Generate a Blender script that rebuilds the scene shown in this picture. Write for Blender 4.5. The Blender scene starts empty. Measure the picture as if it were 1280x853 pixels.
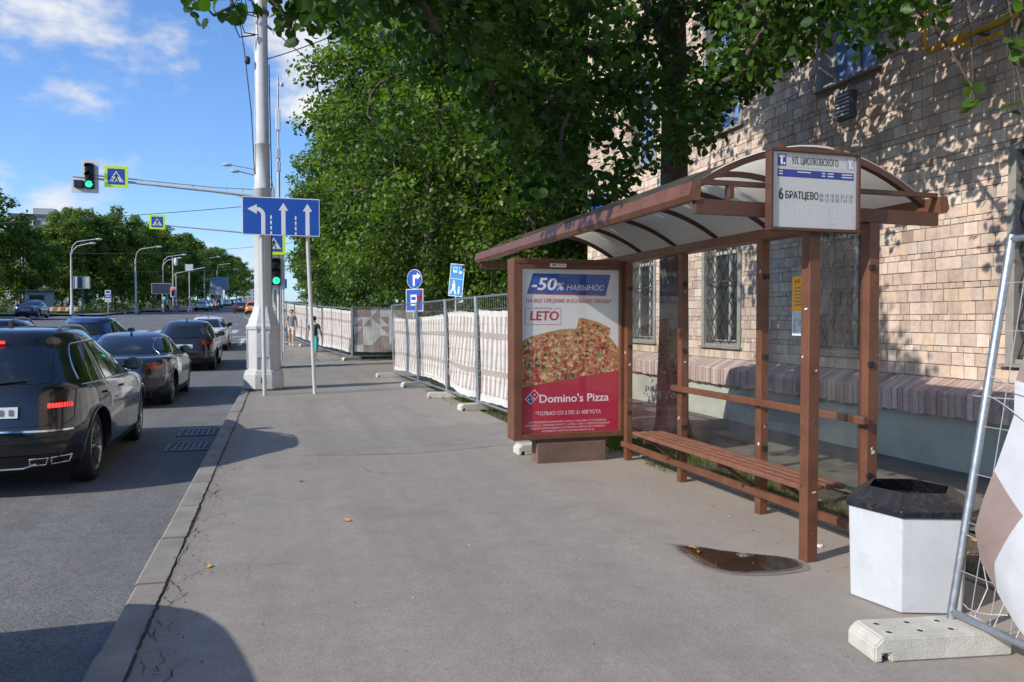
import bpy, bmesh, math, random
import numpy as np
from mathutils import Vector, Matrix, Euler
from mathutils.bvhtree import BVHTree

RNG = random.Random(11)
NP = np.random.default_rng(7)
SC = bpy.context.scene
COL = SC.collection
R = math.radians

# ---------------------------------------------------------------- helpers
def tag(o, label=None, cat=None, group=None, kind=None):
    if label: o['label'] = label
    if cat: o['category'] = cat
    if group: o['group'] = group
    if kind: o['kind'] = kind
    return o

def thing(name, label, cat, loc=(0, 0, 0), rz=0, group=None):
    o = bpy.data.objects.new(name, None)
    o.empty_display_size = .2
    COL.objects.link(o)
    o.location = loc
    o.rotation_euler = (0, 0, rz)
    return tag(o, label, cat, group)

def copy_tree(o, parent=None):
    c = o.copy()
    COL.objects.link(c)
    if parent: c.parent = parent
    for ch in [k for k in bpy.data.objects if k.parent == o]:
        copy_tree(ch, c)
    return c

def link(name, me, parent=None):
    o = bpy.data.objects.new(name, me)
    COL.objects.link(o)
    if parent: o.parent = parent
    return o

def pchip(xs, ys):
    x = np.array(xs, float); y = np.array(ys, float)
    h = np.diff(x); d = np.diff(y) / h
    m = np.zeros_like(y)
    for i in range(1, len(x) - 1):
        if d[i - 1] * d[i] > 0:
            w1 = 2 * h[i] + h[i - 1]; w2 = h[i] + 2 * h[i - 1]
            m[i] = (w1 + w2) / (w1 / d[i - 1] + w2 / d[i])
    m[0] = d[0]; m[-1] = d[-1]
    def f(q):
        q = np.clip(q, x[0], x[-1])
        i = np.clip(np.searchsorted(x, q) - 1, 0, len(x) - 2)
        t = (q - x[i]) / h[i]
        return ((1 + 2 * t) * (1 - t) ** 2 * y[i] + t * (1 - t) ** 2 * h[i] * m[i]
                + t * t * (3 - 2 * t) * y[i + 1] + t * t * (t - 1) * h[i] * m[i + 1])
    return f

_g = pchip([-60, 25, 30, 40, 60, 85, 110, 160, 400, 900, 2500], [0, 0, .1, .5, 1.25, 2.1, 2.75, 4.2, 11, 17, 20])
def g(y): return float(_g(y))

class MB:
    """collects shapes and links them as one mesh object"""
    def __init__(s):
        s.v = []; s.f = []; s.m = []; s.sm = []; s.mats = []
    def mi(s, mat):
        if mat not in s.mats: s.mats.append(mat)
        return s.mats.index(mat)
    def add(s, vs, fs, mat, smooth=False):
        b = len(s.v); k = s.mi(mat)
        s.v.extend(tuple(p) for p in vs)
        for f in fs:
            s.f.append(tuple(i + b for i in f)); s.m.append(k); s.sm.append(smooth)
        return s
    def box(s, lo, hi, mat, rot=None, c=None):
        x0, y0, z0 = lo; x1, y1, z1 = hi
        vs = [Vector(p) for p in ((x0,y0,z0),(x1,y0,z0),(x1,y1,z0),(x0,y1,z0),(x0,y0,z1),(x1,y0,z1),(x1,y1,z1),(x0,y1,z1))]
        if rot is not None:
            cc = Vector(c) if c else sum(vs, Vector()) / 8
            vs = [rot @ (p - cc) + cc for p in vs]
        return s.add(vs, [(0,3,2,1),(4,5,6,7),(0,1,5,4),(1,2,6,5),(2,3,7,6),(3,0,4,7)], mat)
    def bbox(s, lo, hi, mat, b=.01, rot=None):
        """box with chamfered vertical and horizontal edges"""
        bm = bmesh.new()
        bmesh.ops.create_cube(bm, size=1)
        for v in bm.verts:
            v.co = Vector([lo[i] + (v.co[i] + .5) * (hi[i] - lo[i]) for i in range(3)])
        bmesh.ops.bevel(bm, geom=list(bm.edges), offset=b, segments=2, affect='EDGES', profile=.5)
        if rot is not None:
            cc = (Vector(lo) + Vector(hi)) / 2
            for v in bm.verts: v.co = rot @ (v.co - cc) + cc
        s.bm(bm, mat); return s
    def bm(s, bm, mat, smooth=False, free=True):
        bm.verts.index_update()
        s.add([v.co.copy() for v in bm.verts], [tuple(v.index for v in f.verts) for f in bm.faces], mat, smooth)
        if free: bm.free()
        return s
    def bar(s, a, b, w, h, mat, up=(0, 0, 1)):
        """rectangular bar from a to b"""
        a = Vector(a); b = Vector(b); d = (b - a).normalized()
        u = d.cross(Vector(up))
        if u.length < 1e-4: u = d.cross(Vector((0, 1, 0)))
        u.normalize(); v = u.cross(d).normalized()
        vs = []
        for p in (a, b):
            for (i, j) in ((-1,-1),(1,-1),(1,1),(-1,1)):
                vs.append(p + u * (i * w / 2) + v * (j * h / 2))
        return s.add(vs, [(3,2,1,0),(4,5,6,7),(0,1,5,4),(1,2,6,5),(2,3,7,6),(3,0,4,7)], mat)
    def tube(s, pts, r, mat, n=8, caps=True, smooth=True):
        pts = [Vector(p) for p in pts]
        rs = r if isinstance(r, (list, tuple)) else [r] * len(pts)
        vs = []; fs = []
        d0 = (pts[1] - pts[0]).normalized()
        u = d0.orthogonal().normalized()
        for i, p in enumerate(pts):
            if i == 0: d = d0
            elif i == len(pts) - 1: d = (pts[i] - pts[i - 1]).normalized()
            else: d = ((pts[i + 1] - pts[i]).normalized() + (pts[i] - pts[i - 1]).normalized()).normalized()
            u = (u - d * u.dot(d))
            u = u.normalized() if u.length > 1e-6 else d.orthogonal().normalized()
            v = d.cross(u)
            for k in range(n):
                a = 2 * math.pi * k / n
                vs.append(p + (u * math.cos(a) + v * math.sin(a)) * rs[i])
        for i in range(len(pts) - 1):
            for k in range(n):
                k2 = (k + 1) % n
                fs.append((i * n + k, i * n + k2, (i + 1) * n + k2, (i + 1) * n + k))
        s.add(vs, fs, mat, smooth)
        if caps:
            s.add(vs[:n], [tuple(reversed(range(n)))], mat)
            s.add(vs[-n:], [tuple(range(n))], mat)
        return s
    def lathe(s, prof, mat, n=16, c=(0, 0, 0), axis='Z', smooth=True, caps=True, a0=0):
        vs = []; fs = []
        for (r, z) in prof:
            for k in range(n):
                a = 2 * math.pi * k / n + a0
                p = (r * math.cos(a), r * math.sin(a), z)
                if axis == 'X': p = (z, p[0], p[1])
                if axis == 'Y': p = (p[1], z, p[0])
                vs.append((p[0] + c[0], p[1] + c[1], p[2] + c[2]))
        m = len(prof)
        for i in range(m - 1):
            for k in range(n):
                k2 = (k + 1) % n
                fs.append((i * n + k, i * n + k2, (i + 1) * n + k2, (i + 1) * n + k))
        s.add(vs, fs, mat, smooth)
        if caps:
            s.add(vs[:n], [tuple(reversed(range(n)))], mat)
            s.add(vs[-n:], [tuple(range(n))], mat)
        return s
    def prism(s, pts, vec, mat):
        """polygon extruded along vec"""
        vec = Vector(vec); a = [Vector(p) for p in pts]; b = [p + vec for p in a]; n = len(a)
        fs = [tuple(reversed(range(n))), tuple(range(n, 2 * n))] + [(i, (i + 1) % n, n + (i + 1) % n, n + i) for i in range(n)]
        return s.add(a + b, fs, mat)
    def build(s, name, parent=None, world=False, fix=False):
        me = bpy.data.meshes.new(name)
        vs = s.v
        if world and parent is not None:
            M = parent.matrix_basis.inverted()
            vs = [M @ Vector(p) for p in vs]
        me.from_pydata(vs, [], s.f)
        for m in s.mats: me.materials.append(m)
        me.polygons.foreach_set('material_index', s.m)
        me.polygons.foreach_set('use_smooth', s.sm)
        me.update()
        if fix:
            bm = bmesh.new(); bm.from_mesh(me); bmesh.ops.recalc_face_normals(bm, faces=bm.faces); bm.to_mesh(me); bm.free()
        return link(name, me, parent)

_tc = {}
def text2d(body, size=1., bold=0., shear=0., sx=1.):
    k = (body, bold, shear)
    if k not in _tc:
        c = bpy.data.curves.new('t', 'FONT'); c.body = body; c.offset = bold; c.shear = shear; c.resolution_u = 3
        o = bpy.data.objects.new('t', c); COL.objects.link(o)
        dg = bpy.context.evaluated_depsgraph_get()
        m = bpy.data.meshes.new_from_object(o.evaluated_get(dg))
        vs = [(v.co.x, v.co.y) for v in m.vertices]; fs = [tuple(p.vertices) for p in m.polygons]
        bpy.data.objects.remove(o); bpy.data.curves.remove(c); bpy.data.meshes.remove(m)
        _tc[k] = (vs, fs)
    vs, fs = _tc[k]
    return [(x * size * sx, y * size) for x, y in vs], fs

class Panel:
    """a flat frame (origin, u, v) in space on which shapes are laid at small lifts along its normal"""
    def __init__(s, mb, o, u, v):
        s.mb = mb; s.o = Vector(o); s.u = Vector(u).normalized(); s.v = Vector(v).normalized(); s.n = s.u.cross(s.v); s.k = 1.
    def p(s, a, b, l=0): return s.o + s.u * a + s.v * b + s.n * (l * s.k)
    def poly(s, pts, mat, l=.002): s.mb.add([s.p(a, b, l) for a, b in pts], [tuple(range(len(pts)))], mat)
    def rect(s, a0, b0, a1, b1, mat, l=.002): s.poly([(a0, b0), (a1, b0), (a1, b1), (a0, b1)], mat, l)
    def frame(s, a0, b0, a1, b1, w, mat, l=.003):
        s.rect(a0, b0, a1, b0 + w, mat, l); s.rect(a0, b1 - w, a1, b1, mat, l)
        s.rect(a0, b0 + w, a0 + w, b1 - w, mat, l); s.rect(a1 - w, b0 + w, a1, b1 - w, mat, l)
    def disc(s, a, b, r, mat, l=.002, n=24): s.poly([(a + r * math.cos(2 * math.pi * k / n), b + r * math.sin(2 * math.pi * k / n)) for k in range(n)], mat, l)
    def text(s, body, a, b, size, mat, l=.004, bold=0., shear=0., width=None, align='l', sx=1.):
        vs, fs = text2d(body, size, 0., shear, sx)
        if not vs: return
        xs = [q[0] for q in vs]; w = max(xs) - min(xs)
        k = 1.
        if width: k = width / w; w = width
        off = -min(xs) * k - (w / 2 if align == 'c' else 0)
        e = bold * size * .8
        cop = [(0, 0)] if not bold else [(-e, 0), (e, 0), (0, e * .6), (0, -e * .6), (0, 0)] if bold > .015 else [(-e, 0), (e, 0)]
        for i, (ex, ey) in enumerate(cop):
            s.mb.add([s.p(a + off + x * k + ex, b + y + ey, l + i * 4e-5) for x, y in vs], fs, mat)

def sstep(a, b, x):
    t = min(1, max(0, (x - a) / (b - a))); return t * t * (3 - 2 * t)

# ---------------------------------------------------------------- materials
class NT:
    def __init__(s, nt): s.nt = nt; s.N = nt.nodes; s.L = nt.links
    def n(s, t, **kw):
        x = s.N.new(t)
        for k, v in kw.items(): setattr(x, k, v)
        return x
    def l(s, a, b): s.L.new(a, b)
    def math(s, op, a, b=None, c=None, clamp=False):
        x = s.N.new('ShaderNodeMath'); x.operation = op; x.use_clamp = clamp
        for i, q in enumerate((a, b, c)):
            if q is None: continue
            if hasattr(q, 'is_linked'): s.L.new(q, x.inputs[i])
            else: x.inputs[i].default_value = q
        return x.outputs[0]
    def noise(s, vec, scale, detail=3, rough=.55, out='Fac'):
        x = s.N.new('ShaderNodeTexNoise'); x.inputs['Scale'].default_value = scale
        x.inputs['Detail'].default_value = detail; x.inputs['Roughness'].default_value = rough
        if vec is not None: s.L.new(vec, x.inputs['Vector'])
        return x.outputs[out]
    def ramp(s, fac, stops, interp='LINEAR'):
        x = s.N.new('ShaderNodeValToRGB'); x.color_ramp.interpolation = interp
        e = x.color_ramp.elements
        while len(e) < len(stops): e.new(.5)
        for i, (p, c) in enumerate(stops):
            e[i].position = p; e[i].color = (*c, 1) if len(c) == 3 else c
        s.L.new(fac, x.inputs[0]); return x.outputs[0]
    def mix(s, fac, a, b, blend='MIX'):
        x = s.N.new('ShaderNodeMix'); x.data_type = 'RGBA'; x.blend_type = blend
        for sock, q in ((x.inputs[0], fac), (x.inputs[6], a), (x.inputs[7], b)):
            if hasattr(q, 'is_linked'): s.L.new(q, sock)
            elif isinstance(q, (int, float)): sock.default_value = q
            else: sock.default_value = (*q, 1) if len(q) == 3 else q
        return x.outputs[2]
    def maprange(s, v, a, b, c=0., d=1., smooth=False):
        x = s.N.new('ShaderNodeMapRange'); x.clamp = True
        if smooth: x.interpolation_type = 'SMOOTHSTEP'
        s.L.new(v, x.inputs[0])
        for i, q in enumerate((a, b, c, d)): x.inputs[i + 1].default_value = q
        return x.outputs[0]
    def bump(s, h, strength=.3, dist=.01):
        x = s.N.new('ShaderNodeBump'); x.inputs['Strength'].default_value = strength; x.inputs['Distance'].default_value = dist
        s.L.new(h, x.inputs['Height']); return x.outputs[0]

def base_mat(name):
    m = bpy.data.materials.new(name); m.use_nodes = True
    t = NT(m.node_tree)
    b = [x for x in t.N if x.type == 'BSDF_PRINCIPLED'][0]
    return m, t, b

def M(name, col, rough=.6, metal=0., var=.15, vs=3., spec=.5, bump=0., bs=60., coat=0., emit=None, es=1., dirt=0., dcol=(.12, .1, .08)):
    m, t, b = base_mat(name)
    co = t.n('ShaderNodeTexCoord').outputs['Object']
    n1 = t.noise(co, vs, 5, .6)
    c = t.mix(1., col, t.ramp(n1, [(.3, (1 - var,) * 3), (.7, (1 + var * .4,) * 3)]), 'MULTIPLY')
    if dirt:
        n2 = t.noise(co, vs * 3.1, 6, .7)
        c = t.mix(t.maprange(n2, .52, .75, 0, dirt), c, dcol)
    t.l(c, b.inputs['Base Color'])
    b.inputs['Roughness'].default_value = rough; b.inputs['Metallic'].default_value = metal
    b.inputs['Specular IOR Level'].default_value = spec
    rn = t.maprange(t.noise(co, vs * 2.3, 4), .3, .7, max(rough - .08, .02), min(rough + .08, 1))
    t.l(rn, b.inputs['Roughness'])
    b.inputs['Coat Weight'].default_value = coat; b.inputs['Coat Roughness'].default_value = .03
    if bump: t.l(t.bump(t.noise(co, bs, 3), bump, .01), b.inputs['Normal'])
    if emit:
        b.inputs['Emission Color'].default_value = (*emit, 1); b.inputs['Emission Strength'].default_value = es
    return m

def glass_mat(name, tint=(.92, .95, .93), refl=1., rough=.01, dirt=.06):
    m = bpy.data.materials.new(name); m.use_nodes = True
    t = NT(m.node_tree); t.N.clear()
    out = t.n('ShaderNodeOutputMaterial')
    tr = t.n('ShaderNodeBsdfTransparent'); tr.inputs[0].default_value = (*tint, 1)
    gl = t.n('ShaderNodeBsdfGlossy'); gl.inputs['Roughness'].default_value = rough
    df = t.n('ShaderNodeBsdfDiffuse'); df.inputs[0].default_value = (.5, .5, .47, 1)
    lw = t.n('ShaderNodeLayerWeight'); lw.inputs['Blend'].default_value = .5
    fr = t.math('ADD', t.math('MULTIPLY', t.math('POWER', lw.outputs['Facing'], 4.), .8), .05)
    co = t.n('ShaderNodeTexCoord').outputs['Object']
    dm = t.math('MULTIPLY', t.maprange(t.noise(co, 2.5, 6, .65), .4, .8), dirt)
    m1 = t.n('ShaderNodeMixShader'); m2 = t.n('ShaderNodeMixShader')
    t.l(dm, m1.inputs[0]); t.l(tr.outputs[0], m1.inputs[1]); t.l(df.outputs[0], m1.inputs[2])
    t.l(t.math('MULTIPLY', fr, refl, clamp=True), m2.inputs[0]); t.l(m1.outputs[0], m2.inputs[1]); t.l(gl.outputs[0], m2.inputs[2])
    t.l(m2.outputs[0], out.inputs[0])
    return m

def leaf_mat(name, c0, c1, trans=.35, gloss=.35):
    m, t, b = base_mat(name)
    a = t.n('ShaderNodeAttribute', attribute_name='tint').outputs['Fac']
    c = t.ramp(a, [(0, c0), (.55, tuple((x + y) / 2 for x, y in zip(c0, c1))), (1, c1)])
    t.l(c, b.inputs['Base Color']); b.inputs['Roughness'].default_value = .45; b.inputs['Specular IOR Level'].default_value = gloss
    tl = t.n('ShaderNodeBsdfTranslucent')
    cc = t.mix(1., c, (1.5, 1.75, .6), 'MULTIPLY'); t.l(cc, tl.inputs[0])
    mx = t.n('ShaderNodeMixShader'); mx.inputs[0].default_value = trans
    out = [x for x in t.N if x.type == 'OUTPUT_MATERIAL'][0]
    t.l(b.outputs[0], mx.inputs[1]); t.l(tl.outputs[0], mx.inputs[2]); t.l(mx.outputs[0], out.inputs[0])
    return m

def asphalt_mat(name, c, warm, agg=.35, crack=.5, big=.25, edge=False):
    m, t, b = base_mat(name)
    pos = t.n('ShaderNodeNewGeometry').outputs['Position']
    n1 = t.noise(pos, .45, 5, .6); n2 = t.noise(pos, 5., 6, .7); n3 = t.noise(pos, 160., 2, .6)
    vo = t.n('ShaderNodeTexVoronoi'); vo.inputs['Scale'].default_value = 110; t.l(pos, vo.inputs['Vector'])
    col = t.mix(t.maprange(n1, .35, .65), c, warm)
    col = t.mix(1., col, t.ramp(n2, [(.25, (1 - big,) * 3), (.75, (1 + big * .5,) * 3)]), 'MULTIPLY')
    sp = t.ramp(vo.outputs['Color'], [(.1, (1 - agg,) * 3), (.9, (1 + agg,) * 3)])
    col = t.mix(1., col, sp, 'MULTIPLY')
    # long wear streaks along the street
    mp = t.n('ShaderNodeMapping'); mp.inputs['Scale'].default_value = (2.2, .12, 1); t.l(pos, mp.inputs[0])
    st = t.noise(mp.outputs[0], 1., 4, .6)
    col = t.mix(1., col, t.ramp(st, [(.3, (.88,) * 3), (.7, (1.08,) * 3)]), 'MULTIPLY')
    if crack:
        cv = t.n('ShaderNodeTexVoronoi', feature='DISTANCE_TO_EDGE'); cv.inputs['Scale'].default_value = .55
        dis = t.n('ShaderNodeVectorMath', operation='ADD'); t.l(pos, dis.inputs[0])
        nv = t.n('ShaderNodeTexNoise'); nv.inputs['Scale'].default_value = 3; nv.inputs['Detail'].default_value = 5; t.l(pos, nv.inputs['Vector'])
        sc = t.n('ShaderNodeVectorMath', operation='SCALE'); sc.inputs['Scale'].default_value = .5; t.l(nv.outputs['Color'], sc.inputs[0])
        t.l(sc.outputs[0], dis.inputs[1]); t.l(dis.outputs[0], cv.inputs['Vector'])
        k = t.math('MULTIPLY', t.maprange(cv.outputs['Distance'], .003, .007, 1, 0), t.maprange(t.noise(pos, .35, 2), .54, .62))
        col = t.mix(t.math('MULTIPLY', k, crack), col, (.03, .028, .025))
    # darker stains and paler scuffed areas, metres across
    col = t.mix(t.math('MULTIPLY', t.maprange(t.noise(pos, .9, 6, .72), .50, .62), .48), col, tuple(q * .70 for q in c))
    col = t.mix(t.math('MULTIPLY', t.maprange(t.noise(pos, 2.2, 3, .6), .62, .75), .35), col, tuple(q * 1.25 for q in c))
    if edge:    # chewing gum spots, and dust gathered along the kerb and the shelter
        gv = t.n('ShaderNodeTexVoronoi'); gv.inputs['Scale'].default_value = 2.3; t.l(pos, gv.inputs['Vector'])
        gs = t.n('ShaderNodeSeparateColor'); t.l(gv.outputs['Color'], gs.inputs[0])
        spot = t.math('MULTIPLY', t.math('LESS_THAN', gv.outputs['Distance'], t.math('ADD', t.math('MULTIPLY', gs.outputs[1], .045), .012)), t.math('GREATER_THAN', gs.outputs[0], .55))
        col = t.mix(t.math('MULTIPLY', spot, .7), col, t.mix(t.math('GREATER_THAN', gs.outputs[2], .55), tuple(q * .55 for q in c), tuple(q * 1.45 for q in c)))
        sx = t.n('ShaderNodeSeparateXYZ'); t.l(pos, sx.inputs[0]); nz = t.noise(pos, 1.7, 6, .7)
        e1 = t.maprange(t.math('ADD', sx.outputs[0], t.math('MULTIPLY', nz, 1.6)), 3.1, 4.3); e2 = t.maprange(t.math('ADD', sx.outputs[0], t.math('MULTIPLY', nz, .5)), -.1, -.48)
        col = t.mix(t.math('MULTIPLY', e1, .6), col, (.32, .278, .232)); col = t.mix(t.math('MULTIPLY', e2, .5), col, (.19, .165, .14))
    t.l(col, b.inputs['Base Color']); b.inputs['Roughness'].default_value = .88; b.inputs['Specular IOR Level'].default_value = .3
    hh = t.math('ADD', t.math('MULTIPLY', vo.outputs['Distance'], .5), t.math('MULTIPLY', n2, .8))
    t.l(t.bump(hh, .35, .006), b.inputs['Normal'])
    return m

m_road = asphalt_mat('road_asphalt', (.15, .152, .156), (.185, .178, .168), agg=.42, crack=.4, big=.22)
m_walk = asphalt_mat('sidewalk_asphalt', (.266, .243, .219), (.298, .271, .243), agg=.14, crack=.35, big=.13, edge=True)
m_kerb = M('kerb_concrete', (.27, .245, .21), .9, var=.3, vs=2.5, bump=.3, bs=90, dirt=.35, dcol=(.2, .18, .15))
m_crack = M('crack_dirt', (.04, .036, .03), 1., bump=.3)
m_line = M('road_paint', (.55, .55, .53), .7, var=.35, vs=2.5, dirt=.5, dcol=(.17, .17, .17))
m_concrete = M('concrete', (.52, .5, .44), .9, var=.25, vs=6, bump=.35, bs=70, dirt=.3, dcol=(.25, .23, .19))
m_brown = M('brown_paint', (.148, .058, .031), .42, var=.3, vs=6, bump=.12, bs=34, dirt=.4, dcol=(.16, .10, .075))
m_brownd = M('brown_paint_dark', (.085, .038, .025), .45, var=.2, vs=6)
m_bench = M('bench_wood_paint', (.20, .082, .046), .5, var=.3, vs=9, bump=.15, bs=30, dirt=.3, dcol=(.2, .13, .1))
m_glass = glass_mat('shelter_glass', dirt=.07, refl=1.3)
m_adglass = glass_mat('ad_glass', tint=(.97, .97, .97), refl=.75, dirt=.05)
m_lid = M('black_plastic', (.014, .015, .02), .30, var=.4, vs=9, bump=.55, bs=24, dirt=.6, dcol=(.085, .088, .1))
m_binw = M('white_plastic', (.52, .545, .57), .42, var=.08, vs=4, dirt=.45, dcol=(.36, .37, .37))
m_galv = M('galvanised_steel', (.46, .49, .52), .38, .85, var=.25, vs=18)
m_wire = M('zinc_wire', (.6, .6, .58), .45, .6, var=.1)
m_grey = M('grey_paint', (.50, .50, .49), .5, var=.12, vs=3, dirt=.12)
m_dgrey = M('dark_grey_metal', (.09, .09, .095), .5, var=.2)
m_black = M('black_rubber', (.012, .012, .013), .75, var=.2)
m_trim = M('black_trim', (.012, .012, .013), .35, var=.1)
m_chrome = M('chrome', (.75, .75, .76), .12, 1., var=.05)
m_alloy = M('alloy', (.42, .42, .43), .25, .95, var=.1)
m_disc = M('brake_disc', (.16, .15, .15), .45, .8, var=.2)
m_tint = M('car_glass', (.008, .01, .011), .03, spec=.75, var=.05, coat=.6)
m_tint2 = M('car_glass_light', (.035, .045, .045), .03, spec=.75, var=.05, coat=.6)
m_redl = M('red_lens', (.30, .012, .012), .15, var=.1, coat=1)
m_redlit = M('red_lens_lit', (.6, .02, .02), .2, emit=(1, .04, .03), es=2.2)
m_reddk = M('dark_lens', (.05, .008, .01), .1, var=.1, coat=1)
m_whitep = M('white_paint', (.74, .74, .73), .5, var=.07, vs=4)
m_blue = M('sign_blue', (.015, .085, .42), .35, var=.12, vs=4)
m_bluel = M('sign_light_blue', (.03, .25, .62), .35, var=.1)
m_signw = M('sign_white', (.72, .73, .73), .4, var=.06)
m_lime = M('fluorescent_yellow', (.58, .78, .02), .5, var=.05, emit=(.6, .9, .02), es=.12)
m_signk = M('sign_black', (.012, .012, .014), .5, var=.1)
m_green = M('signal_green_lit', (.02, .6, .3), .3, emit=(.03, 1, .38), es=1.9)
m_greend = M('signal_green_dim', (.01, .35, .17), .3, emit=(.03, 1, .38), es=.55)
m_redsig = M('signal_red_lit', (.8, .03, .02), .3, emit=(1, .05, .03), es=2.)
m_yellowpipe = M('yellow_gas_pipe', (.62, .33, .03), .5, var=.15, vs=7, dirt=.15)
m_bark = M('bark', (.10, .078, .06), .95, var=.5, vs=9, bump=.9, bs=24)
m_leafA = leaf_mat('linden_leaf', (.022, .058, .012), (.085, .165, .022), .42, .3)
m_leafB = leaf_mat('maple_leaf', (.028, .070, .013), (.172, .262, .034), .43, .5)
m_leafC = leaf_mat('far_leaf', (.048, .095, .022), (.20, .26, .045), .38, .25)
m_leafE = leaf_mat('pale_far_leaf', (.06, .11, .024), (.23, .28, .055), .38, .25)
m_leafD = leaf_mat('bush_leaf', (.03, .075, .01), (.10, .17, .02), .35, .4)
m_grassb = leaf_mat('grass_blade', (.05, .09, .015), (.14, .2, .035), .35, .2)
m_soil = M('soil', (.10, .078, .055), .95, var=.5, vs=3, bump=.7, bs=18, dirt=.5, dcol=(.19, .17, .1))
m_dirtpath = M('dirty_pavement', (.17, .155, .135), .95, var=.35, vs=1.2, bump=.4, bs=40, dirt=.4, dcol=(.09, .08, .06))
m_grass = M('lawn', (.07, .1, .03), .95, var=.5, vs=.8, bump=.6, bs=8, dirt=.4, dcol=(.13, .12, .05))
m_cable = M('cable_black', (.014, .014, .016), .6)
m_skin = M('skin', (.50, .31, .22), .55, var=.08)
m_hair = M('hair_dark', (.035, .022, .015), .6, var=.3, vs=30)
m_hairl = M('hair_fair', (.32, .2, .09), .6, var=.3, vs=30)
def cloth(name, c): return M('cloth_' + name, c, .85, var=.18, vs=10, bump=.2, bs=30)
m_paper = M('scrap_paper', (.68, .66, .62), .8)
# ---------------------------------------------------------------- camera
cam_d = bpy.data.cameras.new('camera'); cam = bpy.data.objects.new('camera', cam_d); COL.objects.link(cam)
cam.location = (0, 0, 1.6)
cam_d.sensor_width = 36; cam_d.lens = 950 / 1280 * 36
cam_d.clip_start = .05; cam_d.clip_end = 6000
yaw = math.atan(290 / 950); pit = math.atan(26.5 / 950)
cam.rotation_euler = (R(90) - pit, 0, -yaw)
SC.camera = cam
SC.view_settings.view_transform = 'Standard'; SC.view_settings.look = 'None'; SC.view_settings.exposure = 0
SC.cycles.max_bounces = 8; SC.cycles.transparent_max_bounces = 24

# ---------------------------------------------------------------- light and sky
EL = R(31); HEAD = R(73)
d = Vector((math.sin(HEAD) * math.cos(EL), math.cos(HEAD) * math.cos(EL), -math.sin(EL)))
sl = bpy.data.lights.new('sun', 'SUN'); sl.energy = 5.0; sl.angle = R(.53); sl.color = (1, .93, .82)
so = bpy.data.objects.new('sun', sl); COL.objects.link(so)
so.rotation_euler = d.to_track_quat('-Z', 'Y').to_euler()

W = bpy.data.worlds.new('World'); SC.world = W; W.use_nodes = True
t = NT(W.node_tree); t.N.clear()
out = t.n('ShaderNodeOutputWorld'); bg = t.n('ShaderNodeBackground'); bg.inputs['Strength'].default_value = .12
sky = t.n('ShaderNodeTexSky', sky_type='NISHITA'); sky.sun_disc = False
sky.sun_elevation = EL; sky.sun_rotation = HEAD + math.pi
sky.air_density = 1.; sky.dust_density = .6; sky.ozone_density = 2.
gen = t.n('ShaderNodeTexCoord').outputs['Generated']
sep = t.n('ShaderNodeSeparateXYZ'); t.l(gen, sep.inputs[0])
skc = t.mix(1., sky.outputs[0], (1.05, 1.38, 1.85), 'MULTIPLY')
# cumulus banks: noise pushed up inside soft patches of sky
mp = t.n('ShaderNodeMapping'); mp.inputs['Scale'].default_value = (1, 1, 1.9); t.l(gen, mp.inputs[0])
n1 = t.noise(mp.outputs[0], 9., 7, .58); n2 = t.noise(mp.outputs[0], 3.2, 4, .5)
dens = t.math('ADD', t.math('MULTIPLY', n1, .75), t.math('MULTIPLY', n2, .35))
bias = None
for (dx, dy, dz), rad, amp in [((.03, .949, .315), .07, .30), ((.045, .958, .285), .05, .26), ((-.25, .905, .32), .13, .22), ((-.12, .94, .30), .07, .16), ((-.16, .93, .335), .08, .15),
                               ((-.245, .962, .125), .06, .26), ((-.20, .973, .112), .07, .24), ((-.28, .95, .14), .05, .2), ((-.19, .966, .172), .035, .24),
                               ((-.165, .97, .176), .03, .22), ((-.03, .997, .065), .05, .2), ((-.085, .994, .075), .025, .18), ((-.255, .92, .30), .03, .2),
                               ((.3, .9, .12), .12, .25), ((-.6, .75, .3), .2, .24), ((-.8, .3, .5), .3, .22), ((-.5, -.7, .4), .35, .25), ((.6, -.6, .5), .3, .22), ((-.95, -.2, .15), .25, .24)]:
    vd = t.n('ShaderNodeVectorMath', operation='DISTANCE'); t.l(gen, vd.inputs[0])
    L_ = math.sqrt(dx * dx + dy * dy + dz * dz); vd.inputs[1].default_value = (dx / L_, dy / L_, dz / L_)
    k = t.maprange(vd.outputs['Value'], 0, rad * 1.5, amp, 0, True)
    bias = k if bias is None else t.math('MAXIMUM', bias, k)
dens = t.math('ADD', dens, bias)
cov = t.maprange(dens, .645, .86, 0, 1, True)
lit = t.maprange(dens, .72, 1.05, .72, 1.)
ccol = t.mix(1., t.mix(t.maprange(n2, .35, .65), (8.6, 8.9, 9.6), (9.8, 9.7, 9.6)), lit, 'MULTIPLY')
haze = t.maprange(sep.outputs['Z'], -.02, .16, .42, 0, True)
skc = t.mix(haze, skc, (5.4, 7.0, 8.6))
fin = t.mix(t.math('MULTIPLY', cov, .93), skc, ccol)
t.l(fin, bg.inputs[0]); t.l(bg.outputs[0], out.inputs[0])

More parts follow.
